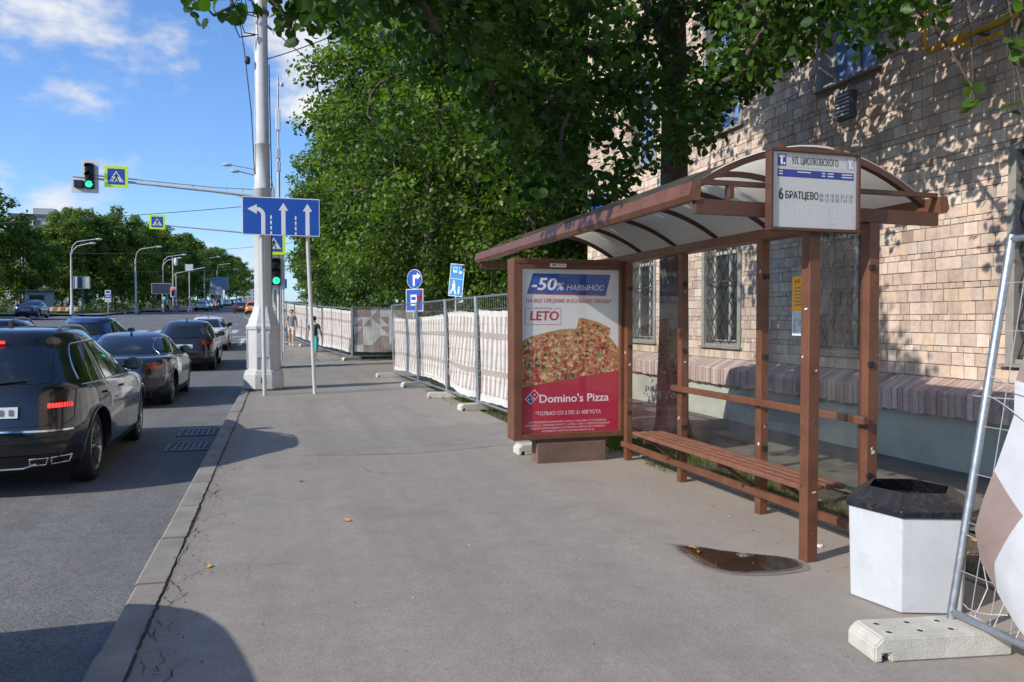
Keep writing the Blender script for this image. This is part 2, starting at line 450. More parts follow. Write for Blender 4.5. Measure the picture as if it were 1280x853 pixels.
# ---------------------------------------------------------------- ground, road, pavement
def strip(name, x0f, x1f, ys, z, mat, parent=None, nx=2):
    mb = MB(); vs = []; fs = []
    for y in ys:
        a = x0f(y) if callable(x0f) else x0f; b = x1f(y) if callable(x1f) else x1f
        for i in range(nx): vs.append((a + (b - a) * i / (nx - 1), y, g(y) + z))
    for j in range(len(ys) - 1):
        for i in range(nx - 1):
            fs.append((j * nx + i, j * nx + i + 1, (j + 1) * nx + i + 1, (j + 1) * nx + i))
    mb.add(vs, fs, mat, True)
    o = mb.build(name, parent)
    tag(o, kind='structure')
    return o
def ysr(a, b, s): 
    n = max(1, int((b - a) / s)); return [a + (b - a) * i / n for i in range(n + 1)]
YL = ysr(-60, 140, 2.5) + ysr(140, 600, 15)[1:] + ysr(600, 2400, 150)[1:]
strip('ground', -900, 900, YL, -.26, m_grass, nx=3)
strip('road', lambda y: -17 if y < 112 else -12.8, -.86, [y for y in YL if y <= 1000], -.12, m_road, nx=4)
strip('cross_street', -300, -17.0, ysr(56, 84, 2), -.122, m_road)
strip('cross_street', -.86, 200, ysr(63, 80, 2), -.122, m_road)
strip('lawn', -120, -19.2, ysr(84, 420, 10), .05, m_grass)
strip('lawn', -120, -19.2, ysr(-40, 56, 4), .02, m_grass)
strip('pavement', -19.2, -17.0, ysr(84, 112, 4), .03, m_walk)
strip('pavement', -19.2, -12.8, ysr(112, 420, 8), .03, m_walk)
strip('sidewalk', -.67, 4.02, ysr(-14, 9.6, .8), 0, m_walk, nx=6)
strip('sidewalk', -.67, 3.36, ysr(9.6, 21.5, 1.), 0, m_walk, nx=4)
strip('sidewalk', -.67, 14., ysr(21.5, 29.4, 1.), 0, m_walk, nx=6)
strip('sidewalk', -.67, 2.9, ysr(29.4, 62, 1.), 0, m_walk, nx=4)
strip('sidewalk', -.67, 3.5, ysr(81, 400, 6.), 0, m_walk, nx=2)
strip('soil_strip', 4.12, 5.05, ysr(-14, 17.5, 1.), -.03, m_soil, nx=3)
strip('soil_strip', 3.36, 4.12, ysr(9.6, 21.5, 1.), -.03, m_soil, nx=3)
strip('footpath', 5.05, 6.93, ysr(-14, 17.4, 1.), -.012, m_dirtpath, nx=3)
strip('park_ground', 4.12, 40, ysr(17.5, 21.5, 1.), -.025, m_soil, nx=4)
strip('park_ground', 2.9, 40, ysr(29.4, 62, 2.), -.025, m_soil, nx=4)
strip('park_ground', 3.5, 60, ysr(81, 300, 6.), -.025, m_grass, nx=4)

# kerbstones, each slightly out of line with its neighbour
mb = MB(); r = random.Random(3); y = -14.
while y < 62:
    L = 1.0; a = r.uniform(-.006, .006); h = r.uniform(-.008, .006)
    z0 = g(y + .5)
    vs = []
    prof = [(-.865, -.3), (-.862, -.03), (-.85, .0), (-.835, .012), (-.672, .008), (-.672, -.3)]
    for yy in (y + .013, y + L - .013):
        for (px, pz) in prof: vs.append((px + a, yy, g(yy) + pz + h))
    n = len(prof)
    mb.add(vs, [(i, i + n, i + 1 + n, i + 1) for i in range(n - 1)] + [tuple(range(n)), tuple(reversed(range(n, 2 * n)))], m_kerb)
    y += L
tag(mb.build('kerb', fix=True), kind='structure')
# the ragged gap where kerb and asphalt have parted, and its side cracks
mb = MB(); vs = []; fs = []; y = -2.; k = 0
while y < 22:
    w = .005 + .012 * abs(math.sin(y * 1.7) * math.sin(y * .6 + 1)) + r.uniform(0, .008)
    j = r.uniform(-.006, .006)
    vs += [(-.674 + j, y, g(y) + .0142), (-.674 + j + w, y, g(y) + .005)]
    if k: fs.append((2 * k - 2, 2 * k - 1, 2 * k + 1, 2 * k))
    k += 1; y += r.uniform(.03, .08)
mb.add(vs, fs, m_crack)
for q in range(46):
    y = r.uniform(3.2, 9); x = -.64 + abs(r.gauss(0, .05)); L = r.uniform(.08, .35); a = r.uniform(-.5, .5) if r.random() < .75 else r.uniform(-1.5, 1.5)
    p = [x, y]; pts = []
    for i in range(9):
        pts.append((p[0], p[1], r.uniform(.0012, .0045))); p[0] += math.sin(a + r.gauss(0, .3)) * L / 8; p[1] += math.cos(a + r.gauss(0, .3)) * L / 8
    vs = []; fs = []
    for i, (px, py, w) in enumerate(pts):
        w *= 1 - abs(i - 4) / 5
        vs += [(px - w, py, .004), (px + w, py, .004)]
        if i: fs.append((2 * i - 2, 2 * i - 1, 2 * i + 1, 2 * i))
    mb.add(vs, fs, m_crack)
tag(mb.build('kerb_gap'), kind='structure')
# repair seams across the pavement
m_seam = M('bitumen_seam', (.24, .22, .198), .9, var=.3, vs=3)
m_seaml = M('pale_seam', (.40, .37, .335), .9, var=.3, vs=3)
mb = MB()
for (ya, yb, xa, xb, mt, w) in [(20.4, 21.3, -.6, 3.1, m_seaml, .04), (9.4, 9.9, 1.9, 3.5, m_seam, .012)]:
    vs = []; fs = []
    for i in range(31):
        q = i / 30; x = xa + (xb - xa) * q; yy = ya + (yb - ya) * q; ww = w * r.uniform(.5, 1.2); dx = -(yb - ya); dy = (xb - xa); l = math.hypot(dx, dy)
        jx = r.uniform(-.008, .008)
        vs += [(x + dx / l * ww + jx, yy + dy / l * ww + jx, .004), (x - dx / l * ww + jx, yy - dy / l * ww + jx, .004)]
        if i: fs.append((2 * i - 2, 2 * i - 1, 2 * i + 1, 2 * i))
    mb.add(vs, fs, mt)
tag(mb.build('pavement_seam'), kind='structure')
# an old trench patch and scattered grit along the kerb and the shelter
m_patch = asphalt_mat('patch_asphalt', (.250, .232, .213), (.280, .258, .235), agg=.2, crack=.3, big=.16)
mb = MB(); pts = [(.25, 9.2), (1.5, 9.0), (3.3, 9.35), (3.32, 11.3), (1.8, 11.1), (.3, 11.35)]
rg = []
for i in range(len(pts)):
    a, b = pts[i], pts[(i + 1) % len(pts)]
    for k in range(14): q = k / 14; rg.append((a[0] + (b[0] - a[0]) * q + r.gauss(0, .012), a[1] + (b[1] - a[1]) * q + r.gauss(0, .012), .0025))
mb.add(rg, [tuple(range(len(rg)))], m_patch); tag(mb.build('pavement_patch'), kind='structure')
mb = MB()
for k in range(520):
    if k % 2: x = -.62 + abs(r.gauss(0, .16)); y = r.uniform(2.5, 14)
    elif k % 4: x = 3.75 - abs(r.gauss(0, .35)); y = r.uniform(3.9, 8.2)
    else: x = r.uniform(-.5, 3.6); y = r.uniform(2.6, 15)
    s_ = r.uniform(.0025, .008); a = r.uniform(0, 6.28); z_ = .003
    v_ = [(x + s_ * math.cos(a + q * 2.1), y + s_ * math.sin(a + q * 2.1), z_) for q in range(3)] + [(x, y, z_ + s_ * .9)]
    mb.add(v_, [(0, 1, 3), (1, 2, 3), (2, 0, 3)], (m_concrete, m_soil, m_kerb, m_paper)[0 if k % 3 == 0 else 1 if k % 3 == 1 else 3 if k % 23 == 0 else 2])
tag(mb.build('grit'), kind='stuff')
# pale tactile paving across the pavement before the crossing
mb = MB(); mt = M('tactile_tile', (.34, .32, .28), .9, var=.2, vs=3)
for i in range(9):
    for j in range(2):
        x = -.5 + i * .32; y = 27.2 + j * .32; z = g(y) + .004
        mb.add([(x, y, z), (x + .31, y, g(y) + .004), (x + .31, y + .31, g(y + .31) + .004), (x, y + .31, g(y + .31) + .004)], [(0, 1, 2, 3)], mt)
        for a in range(4):
            for b in range(4): mb.lathe([(.03, 0), (.02, .012)], mt, 6, (x + .04 + a * .077, y + .04 + b * .077, z + .001))
tag(mb.build('tactile_paving'), kind='structure')
# edging between pavement and soil
mb = MB()
for k in range(30):
    y = -13.5 + k * 1.0
    if y > 9: break
    mb.bbox((4.03, y, -.2), (4.11, y + .99, .02 + r.uniform(-.008, .008)), m_kerb, .008)
tag(mb.build('path_edging'), kind='structure')
# lane paint on the carriageway
mb = MB()
def paint(pts): mb.add([(x, y, g(y) - .115) for x, y in pts], [tuple(range(len(pts)))], m_line)
def pline(xa, ya, xb, yb, w=.12):
    n = max(1, int(abs(yb - ya) / 2.)); dx, dy = xb - xa, yb - ya; l = math.hypot(dx, dy); ox, oy = -dy / l * w / 2, dx / l * w / 2
    for i in range(n):
        a = i / n; b = (i + 1) / n
        paint([(xa + dx * a + ox, ya + dy * a + oy), (xa + dx * a - ox, ya + dy * a - oy), (xa + dx * b - ox, ya + dy * b - oy), (xa + dx * b + ox, ya + dy * b + oy)])
for y in ysr(2, 44, 4)[:-1]: pline(-3.95, y, -3.95, y + 1.6)
for y in ysr(2, 44, 4)[:-1]: pline(-7.2, y, -7.2, y + 1.6)
pline(-10.4, -10, -10.4, 46, .14); pline(-10.7, -10, -10.7, 46, .14)
paint([(-10.3, 46), (-1.0, 46), (-1.0, 46.4), (-10.3, 46.4)])
pline(-1.9, 39, -1.9, 43.4, .16); paint([(-2.2, 43.4), (-1.6, 43.4), (-1.9, 45.2)])
pline(-5.5, 39, -5.5, 43.4, .16); paint([(-5.8, 43.4), (-5.2, 43.4), (-5.5, 45.2)])
for k in range(8): paint([(-9.8 + k * 1.1, 50), (-9.2 + k * 1.1, 50), (-9.2 + k * 1.1, 54), (-9.8 + k * 1.1, 54)])
pline(-3, 62, -11, 80, .16); pline(-.9, 55, -3.6, 84, .14)
for y in ysr(86, 200, 8)[:-1]: pline(-4.2, y, -4.2, y + 3); pline(-8.4, y, -8.4, y + 3)
paint([(-12.5, 85.2), (-4.4, 85.2), (-4.4, 85.8), (-12.5, 85.8)])
tag(mb.build('road_marking'), kind='structure')
# drain gratings by the kerb
def drain(y, lab):
    th = thing('storm_drain', lab, 'drain grate', (-1.17, y, -.12), 0, 'storm drain grates in the gutter')
    mb = MB(); mb.box((-.26, -.3, .004), (.26, .3, .008), m_signk); mb.build('pit', th)
    mb = MB()
    for s in (-1, 1): mb.box((-.28, s * .32 - .02, .002), (.28, s * .32 + .02, .018), m_dgrey); mb.box((s * .28 - .02, -.3, .002), (s * .28 + .02, .3, .018), m_dgrey)
    for k in range(1, 7): mb.box((-.26 + k * .52 / 7 - .012, -.3, .004), (-.26 + k * .52 / 7 + .012, .3, .016), m_dgrey)
    for k in range(1, 4): mb.box((-.26, -.3 + k * .15 - .012, .004), (.26, -.3 + k * .15 + .012, .0155), m_dgrey)
    mb.build('grate', th)
drain(11.05, 'iron drain grate in the gutter, the larger and nearer of the pair')
drain(12.4, 'iron drain grate in the gutter, the farther of the pair beside the kerb')
# puddle at the foot of the shelter post
m_wat, tw, bw = base_mat('puddle_water')
bw.inputs['Base Color'].default_value = (.045, .03, .02, 1); bw.inputs['Roughness'].default_value = .02; bw.inputs['Specular IOR Level'].default_value = .9
bw.inputs['Coat Weight'].default_value = .5
pp = [(2.67, 4.74), (2.73, 4.71), (2.8, 4.66), (2.85, 4.62), (2.89, 4.57), (3.0, 4.47), (3.1, 4.4), (3.2, 4.33), (3.25, 4.26), (3.24, 4.18), (3.19, 4.12), (3.1, 4.1), (2.97, 4.1), (2.8, 4.13), (2.73, 4.17), (2.68, 4.22), (2.65, 4.29), (2.635, 4.36), (2.635, 4.45), (2.64, 4.54), (2.65, 4.65)]
def ragged(pts, amp, sub):
    o_ = []
    for i in range(len(pts)):
        a = pts[i]; b = pts[(i + 1) % len(pts)]
        for k in range(sub):
            q = k / sub; o_.append((a[0] + (b[0] - a[0]) * q + r.gauss(0, amp), a[1] + (b[1] - a[1]) * q + r.gauss(0, amp)))
    return o_
cx = sum(p[0] for p in pp) / len(pp); cy = sum(p[1] for p in pp) / len(pp)
mb = MB()
wet = M('wet_asphalt', (.125, .105, .088), .6, var=.3, vs=6)
mb.add([(cx + (x - cx) * 1.05, cy + (y - cy) * 1.09, .006) for x, y in ragged(pp, .0025, 2)], [tuple(range(len(pp) * 2))], wet)
mb.add([(cx + (x - cx) * 1.14, cy + (y - cy) * 1.26, .003) for x, y in ragged(pp, .003, 2)], [tuple(range(len(pp) * 2))], M('damp_asphalt', (.205, .183, .16), .8, var=.25, vs=6))
mb.add([(x, y, .008) for x, y in ragged(pp, .003, 3)], [tuple(range(len(pp) * 3))], m_wat)
tag(mb.build('puddle_water'), kind='structure')
# fallen leaves and scraps
m_yl = M('yellow_leaf', (.55, .30, .05), .7, var=.3, vs=40)
def fallen(x, y, rz, s, lab, z=.007):
    mb = MB(); pts = [(0, -.5), (.3, -.35), (.42, 0), (.25, .35), (0, .6), (-.25, .35), (-.42, 0), (-.3, -.35)]
    vs = [(a * s, b * s, .012 * abs(a) * 2 * s / .06 + .006 * math.sin(b * 5)) for a, b in pts] + [(0, 0, .0)]
    mb.add(vs, [(i, (i + 1) % 8, 8) for i in range(8)], m_yl, True); mb.tube([(0, -.5 * s, .002), (.1 * s, -.9 * s, .006)], .0012, m_yl, 4)
    o = mb.build('fallen_leaf'); o.location = (x, y, z); o.rotation_euler = (R(r.uniform(-4, 4)), R(r.uniform(-4, 4)), rz)
    tag(o, lab, 'leaf', 'dry leaves on the pavement')
fallen(.49, 6.12, .6, .07, 'yellow leaf lying alone in the middle of the sunlit sidewalk')
fallen(.19, 7.75, 2., .05, 'dry leaf at the tip of the black SUV shadow on the sidewalk')
fallen(2.74, 4.66, 1.1, .05, 'yellow leaf at the pointed tip of the puddle', .012)
fallen(2.73, 4.57, 2.6, .055, 'yellow leaf floating in the puddle beside another one', .012)
fallen(-.46, 5.23, .2, .05, 'small brown leaf beside the crack along the kerb')
def scrap(x, y, s, lab):
    bm = bmesh.new(); bmesh.ops.create_icosphere(bm, subdivisions=2, radius=s)
    for v in bm.verts: v.co *= r.uniform(.6, 1.2); v.co.z = max(v.co.z * .5, -s * .2)
    mb = MB(); mb.bm(bm, m_paper); o = mb.build('crumpled_paper'); o.location = (x, y, s * .2); tag(o, lab, 'litter')
scrap(3.62, 4.45, .03, 'crumpled white paper on the paving behind the front shelter post')
scrap(4.55, 5.6, .03, 'white paper scrap on the ground behind the shelter bench')
# ---------------------------------------------------------------- the stone-faced building
WX = 7.1
BY0, BY1 = -9., 17.0
WINS = [(c, 1.0, 1.2, 3.3) for c in (2.4, 5.35, 8.28, 11.2, 14.1)] + [(c, 1.0, 4.78, 6.75) for c in (2.4, 5.35, 8.28, 11.2, 14.1)]
bld = thing('apartment_building', 'tan stone-block apartment building with grilled windows behind the bus shelter', 'building', (WX, 4, 0))
m_block, tb, bb = base_mat('facade_block')
at = tb.n('ShaderNodeAttribute', attribute_name='bcol').outputs['Color']
po = tb.n('ShaderNodeNewGeometry').outputs['Position']
nn = tb.noise(po, 14, 5, .65); n3 = tb.noise(po, .8, 4, .6)
cc = tb.mix(1., at, tb.ramp(nn, [(.25, (.78,) * 3), (.75, (1.12,) * 3)]), 'MULTIPLY')
cc = tb.mix(1., cc, tb.ramp(n3, [(.3, (.80, .78, .79)), (.65, (1.05,) * 3)]), 'MULTIPLY')
mpz = tb.n('ShaderNodeMapping'); mpz.inputs['Scale'].default_value = (3, 3, .22); tb.l(po, mpz.inputs[0])
cc = tb.mix(1., cc, tb.ramp(tb.noise(mpz.outputs[0], 1.3, 5, .65), [(.32, (.70, .68, .68)), (.55, (1., 1., 1.))]), 'MULTIPLY')
tb.l(cc, bb.inputs['Base Color']); bb.inputs['Roughness'].default_value = .85; bb.inputs['Specular IOR Level'].default_value = .25
tb.l(tb.bump(tb.noise(po, 55, 4), .5, .008), bb.inputs['Normal'])
m_mortar = M('mortar', (.25, .20, .165), .95, var=.3, vs=4, bump=.3)
m_plinth = M('plinth_plaster', (.40, .42, .37), .9, var=.25, vs=1.5, bump=.15, bs=30, dirt=.45, dcol=(.23, .23, .2))
m_redbrick, trb, brb = base_mat('ledge_brick')
oc = trb.n('ShaderNodeAttribute', attribute_name='bcol').outputs['Color']
trb.l(trb.mix(1., oc, trb.ramp(trb.noise(trb.n('ShaderNodeNewGeometry').outputs['Position'], 25, 5, .7), [(.25, (.65,) * 3), (.75, (1.2,) * 3)]), 'MULTIPLY'), brb.inputs['Base Color'])
brb.inputs['Roughness'].default_value = .9
trb.l(trb.bump(trb.noise(trb.n('ShaderNodeNewGeometry').outputs['Position'], 60, 4), .6, .01), brb.inputs['Normal'])

def colored(o, cols):
    a = o.data.attributes.new('bcol', 'FLOAT_COLOR', 'FACE')
    a.data.foreach_set('color', np.array([(*c, 1) for c in cols], dtype=np.float32).ravel())

rb = random.Random(21)
PAL = [(.66, .52, .42), (.69, .565, .46), (.62, .485, .385), (.645, .50, .415), (.72, .605, .50), (.56, .435, .355), (.67, .52, .40), (.62, .505, .425)]
verts = []; faces = []; cols = []
def block(y0, y1, z0, z1, face_x, back, c, sub):
    b = len(verts); e = .006; dx = rb.uniform(-.006, .006); tl = rb.uniform(-.004, .004)
    verts.extend([(back, y0, z0), (back, y1, z0), (back, y1, z1), (back, y0, z1),
                  (face_x + dx + .004, y0, z0), (face_x + dx + .004, y1, z0), (face_x + dx + .004, y1, z1), (face_x + dx + .004, y0, z1),
                  (face_x + dx + tl, y0 + e, z0 + e), (face_x + dx - tl, y1 - e, z0 + e), (face_x + dx - tl, y1 - e, z1 - e), (face_x + dx + tl, y0 + e, z1 - e)])
    for f in ((0, 1, 5, 4), (1, 2, 6, 5), (2, 3, 7, 6), (3, 0, 4, 7), (4, 5, 9, 8), (5, 6, 10, 9), (6, 7, 11, 10), (7, 4, 8, 11), (8, 9, 10, 11)):
        faces.append(tuple(b + i for i in f)); cols.append(c)
def openings(z0, z1):
    return sorted((c - w / 2 - .09, c + w / 2 + .09) for c, w, a, b in WINS if z1 > a - .06 and z0 < b + .06)
z = .955; k = 0; J = .008
while z < 9.7:
    h = (.142, .142, .068)[k % 3]; k += 1
    y = BY0
    ops = openings(z, z + h)
    ends = []
    cur = BY0
    for a, b in ops:
        if a > cur: ends.append((cur, a))
        cur = b
    ends.append((cur, BY1))
    for (a, b) in ends:
        y = a
        while y < b - .004:
            w = rb.uniform(.13, .20) if h > .1 else rb.uniform(.075, .12)
            y1 = y + w
            if y1 > b - .06: y1 = b
            c = PAL[rb.randrange(len(PAL))]; s = rb.uniform(.88, 1.1); 
            if rb.random() < .06: s *= .75
            block(y + J / 2, y1 - J / 2, z + J / 2, z + h - J / 2, WX - .012, WX + .01, tuple(q * s for q in c), 1)
            y = y1
    z += h
me = bpy.data.meshes.new('wall'); me.from_pydata([(a - WX, b - 4, c) for a, b, c in verts], [], faces); me.materials.append(m_block)
o = link('wall', me, bld); colored(o, cols)
bm = bmesh.new(); bm.from_mesh(me); bmesh.ops.recalc_face_normals(bm, faces=bm.faces); bm.to_mesh(me); bm.free()
# mortar sheet with the openings left out, and the body behind
mb = MB()
ycuts = sorted({BY0, BY1, *[c - w / 2 - .09 for c, w, a, b in WINS], *[c + w / 2 + .09 for c, w, a, b in WINS]})
zcuts = sorted({.5, 13., *[a - .06 for c, w, a, b in WINS], *[b + .06 for c, w, a, b in WINS]})
for i in range(len(ycuts) - 1):
    for j in range(len(zcuts) - 1):
        ym = (ycuts[i] + ycuts[i + 1]) / 2; zm = (zcuts[j] + zcuts[j + 1]) / 2
        if any(abs(ym - c) < w / 2 + .09 and a - .06 < zm < b + .06 for c, w, a, b in WINS): continue
        mb.add([(WX, ycuts[i], zcuts[j]), (WX, ycuts[i + 1], zcuts[j]), (WX, ycuts[i + 1], zcuts[j + 1]), (WX, ycuts[i], zcuts[j + 1])], [(3, 2, 1, 0)], m_mortar)
m_sidewall = M('side_wall', (.42, .33, .23), .9, var=.25, vs=1.5, bump=.3, bs=20)
mb.box((WX + .34, BY0, 0), (WX + 12, BY1 - .001, 13), m_sidewall)
mb.box((WX + .001, BY1, 0), (WX + 12, BY1 + .02, 13), m_sidewall)
mb.box((WX - .012, BY0, 9.74), (WX + .02, BY1, 13), m_sidewall)
mb.box((WX - .4, BY0 - .3, 13), (WX + 12.3, BY1 + .3, 13.4), m_sidewall)
mb.build('wall_core', bld, world=True)
# windows
m_wframe = M('window_frame_paint', (.27, .255, .23), .6, var=.2, vs=6, dirt=.3)
m_wfr2 = M('window_frame_white', (.36, .355, .34), .5, var=.1)
m_wglass, tg, bg_ = base_mat('window_glass')
bg_.inputs['Base Color'].default_value = (.02, .026, .028, 1); bg_.inputs['Roughness'].default_value = .04; bg_.inputs['Specular IOR Level'].default_value = .9
m_wglassb, tg, bg_ = base_mat('window_glass_blue')
bg_.inputs['Base Color'].default_value = (.13, .22, .42, 1); bg_.inputs['Roughness'].default_value = .08; bg_.inputs['Specular IOR Level'].default_value = .8  # blue of reflected sky and curtains put into the upper panes' colour
m_curt = M('lace_curtain', (.25, .23, .18), .9, var=.5, vs=12)
m_grille = M('grille_iron', (.05, .042, .036), .6, var=.3)
for (c, w, a, b) in WINS:
    upper = a > 4
    wx = WX - .02; y0 = c - w / 2; y1 = c + w / 2
    mb = MB()  # surround and casement
    sm = m_wframe
    for s in (y0 - .09, y1): mb.box((wx - .012, s, a - .06), (WX + .33, s + .09, b + .06), sm)
    mb.box((wx - .012, y0, b), (WX + .33, y1, b + .06), sm); mb.box((WX + .0, y0, a - .06), (WX + .33, y1, a), sm)
    fx = WX + .16; fm = m_wfr2
    for s in (y0, c - .03, y1 - .06): mb.box((fx, s, a), (fx + .06, s + .06, b), fm)
    for zz in (a, a + (b - a) * .72, b - .06): mb.box((fx + .005, y0 + .06, zz), (fx + .055, c - .03, zz + .06), fm); mb.box((fx + .005, c + .03, zz), (fx + .055, y1 - .06, zz + .06), fm)
    wnd = mb.build('window', bld, world=True)
    def sub(name, mb):
        return link_sub(name, mb, wnd)
    def link_sub(name, mb, par):
        mb.v = [(p[0] - WX, p[1] - 4, p[2]) for p in mb.v]; return mb.build(name, par)
    mb = MB(); mb.add([(fx + .03, y0, a), (fx + .03, y1, a), (fx + .03, y1, b), (fx + .03, y0, b)], [(3, 2, 1, 0)], m_wglassb if upper else m_wglass); sub('pane', mb)
    mb = MB(); mb.prism([(WX - .07, y0 - .13, a - .055), (WX - .07, y0 - .13, a - .075), (WX + .15, y0 - .13, a - .0625), (WX + .15, y0 - .13, a - .0)], (0, w + .26, 0), m_wframe); sub('sill', mb)
    if not upper:
        mb = MB(); gx_ = WX + .03; cell = .125; hh = .36
        n = int(w / cell)
        for i in range(n + 1):
            yy = y0 + w * i / n
            zz = a; s = 1 if i % 2 else -1
            pts = []
            q = 0
            while zz < b + .001:
                pts.append((gx_, min(max(yy + s * (w / n) * .48 * (1 if q % 2 else -1), y0), y1), zz)); zz += hh / 2; q += 1
            for k in range(len(pts) - 1): mb.bar(pts[k], pts[k + 1], .012, .012, m_grille)
        for zz in (a + .03, a + (b - a) * .5, b - .03): mb.bar((gx_ + .012, y0, zz), (gx_ + .012, y1, zz), .012, .03, m_grille)
        for k in range(5):
            for zz in (b - .18, b - .30): mb.bar((gx_ - .008, y0 + .02 + k * w / 5, zz), (gx_ - .008, y0 + .02 + (k + .8) * w / 5, zz), .01, .03, m_grille)
        sub('grille', mb)
        mb = MB(); n = 26
        vs = []; fs = []
        for i in range(n + 1):
            yy = y0 + w * i / n; xx = fx + .1 + .02 * math.sin(i * 1.9)
            vs += [(xx, yy, a), (xx, yy, b)]
            if i: fs.append((2 * i - 2, 2 * i, 2 * i + 1, 2 * i - 1))
        mb.add(vs, fs, m_curt, True); sub('curtain', mb)
# brick-on-end ledge and pale plinth
verts = []; faces = []; cols = []
y = BY0
while y < BY1:
    w = .078; s = rb.uniform(.75, 1.15)
    c = rb.choice([(.48, .36, .32), (.51, .395, .36), (.44, .315, .28), (.54, .42, .385)])
    c = tuple(q * s for q in c); x0 = 6.80 + rb.uniform(-.008, .008); zb = .56 + rb.uniform(-.012, .012)
    b = len(verts); y1 = y + w - .008
    prof = [(7.08, zb), (x0, zb), (x0 - .004, .80), (x0 + .012, .825), (7.09, .95)]
    for yy in (y, y1): verts.extend([(px, yy, pz) for px, pz in prof])
    for i in range(5): faces.append((b + i, b + (i + 1) % 5, b + 5 + (i + 1) % 5, b + 5 + i)); cols.append(c)
    faces.append(tuple(b + i for i in range(5))); faces.append(tuple(b + 5 + i for i in (4, 3, 2, 1, 0))); cols += [c, c]
    y += w
me = bpy.data.meshes.new('ledge'); me.from_pydata([(a - WX, b - 4, c) for a, b, c in verts], [], faces); me.materials.append(m_redbrick)
bm = bmesh.new(); bm.from_mesh(me); bmesh.ops.recalc_face_normals(bm, faces=bm.faces); bm.to_mesh(me); bm.free()
o = link('ledge', me, bld); colored(o, cols)
mb = MB(); mb.prism([(6.818, BY0, .575), (6.818, BY0, .78), (7.09, BY0, .93), (7.09, BY0, .575)], (0, BY1 - BY0, 0), m_mortar)
mb.build('ledge_bed', bld, world=True, fix=True)
mb = MB(); mb.box((6.90, BY0, -.3), (7.44, BY1 + .04, .574), m_plinth); mb.build('plinth', bld, world=True)

# yellow gas pipe, on brackets off the wall
th = thing('gas_pipe', 'yellow gas pipe bracketed on the stone wall above the fence', 'pipe', (6.98, 6.5, 4.6))
mb = MB(); P = lambda y, z, x=6.96: (x, y, z)
mb.tube([P(6.92, 5.6), P(6.92, 4.74), P(6.9, 4.66), P(6.85, 4.615), P(6.75, 4.6), P(5.0, 4.6), P(2.0, 4.6)], .032, m_yellowpipe, 10); mb.build('pipe', th, world=True)
mb = MB(); mb.tube([P(6.42, 4.6), P(6.40, 4.5), P(6.3, 4.485), P(5.95, 4.485)], .022, m_yellowpipe, 8); mb.tube([P(6.42, 4.6, 6.93), P(6.42, 4.6, 6.99)], .045, m_yellowpipe, 10); mb.build('branch', th, world=True)
for y in (6.2, 4.4, 2.6): mb = MB(); mb.bar(P(y, 4.56, 6.94), P(y, 4.56, 7.1), .03, .02, m_dgrey); mb.build('bracket', th, world=True)
th = thing('vent_box', 'small grey louvred vent box on the wall below the upper window', 'vent', (7.05, 8.25, 4.3))
mb = MB(); mb.bbox((7.0, 8.1, 4.2), (7.1, 8.4, 4.55), m_dgrey, .01); mb.build('box', th, world=True)
mb = MB()
for k in range(6): mb.box((6.985, 8.13, 4.24 + k * .05), (6.999, 8.37, 4.265 + k * .05), m_grey, Matrix.Rotation(.5, 3, 'Y'))
mb.build('louvre', th, world=True)
th = thing('street_plate', 'blue street name plate with white letters on the building corner', 'sign', (7.04, 16.3, 4.3))
mb = MB(); pn = Panel(mb, (7.03, 16.75, 4.12), (0, -1, 0), (0, 0, 1))
mb.box((7.032, 15.75, 4.1), (7.06, 16.77, 4.52), m_blue); pn.rect(0, 0, .98, .36, m_blue, .0); pn.frame(.01, .01, .97, .35, .012, m_signw); pn.text('УЛ. ЦИОЛКОВСКОГО', .49, .14, .14, m_signw, .004, .01, width=.86, align='c')
mb.build('plate', th, world=True)
# ---------------------------------------------------------------- bus shelter
m_poly = bpy.data.materials.new('polycarbonate'); m_poly.use_nodes = True
tp = NT(m_poly.node_tree); tp.N.clear(); o_ = tp.n('ShaderNodeOutputMaterial')
df = tp.n('ShaderNodeBsdfDiffuse'); tl = tp.n('ShaderNodeBsdfTranslucent'); gl = tp.n('ShaderNodeBsdfGlossy'); gl.inputs['Roughness'].default_value = .3
co = tp.n('ShaderNodeTexCoord').outputs['Object']
pc = tp.ramp(tp.noise(co, 1.6, 6, .65), [(.3, (.66, .61, .50)), (.7, (.84, .80, .70))])
bf = tp.n('ShaderNodeNewGeometry').outputs['Backfacing']     # grime lies on the upper side, the underside is clean
top_c = tp.ramp(tp.noise(co, 2.4, 6, .7), [(.3, (.10, .10, .085)), (.7, (.24, .235, .20))])
pc = tp.mix(bf, top_c, pc)
tp.l(pc, df.inputs[0]); tp.l(pc, tl.inputs[0])
mx = tp.n('ShaderNodeMixShader'); mx.inputs[0].default_value = .74; tp.l(df.outputs[0], mx.inputs[1]); tp.l(tl.outputs[0], mx.inputs[2])
mx2 = tp.n('ShaderNodeMixShader'); mx2.inputs[0].default_value = .06; tp.l(mx.outputs[0], mx2.inputs[1]); tp.l(gl.outputs[0], mx2.inputs[2]); tp.l(mx2.outputs[0], o_.inputs[0])

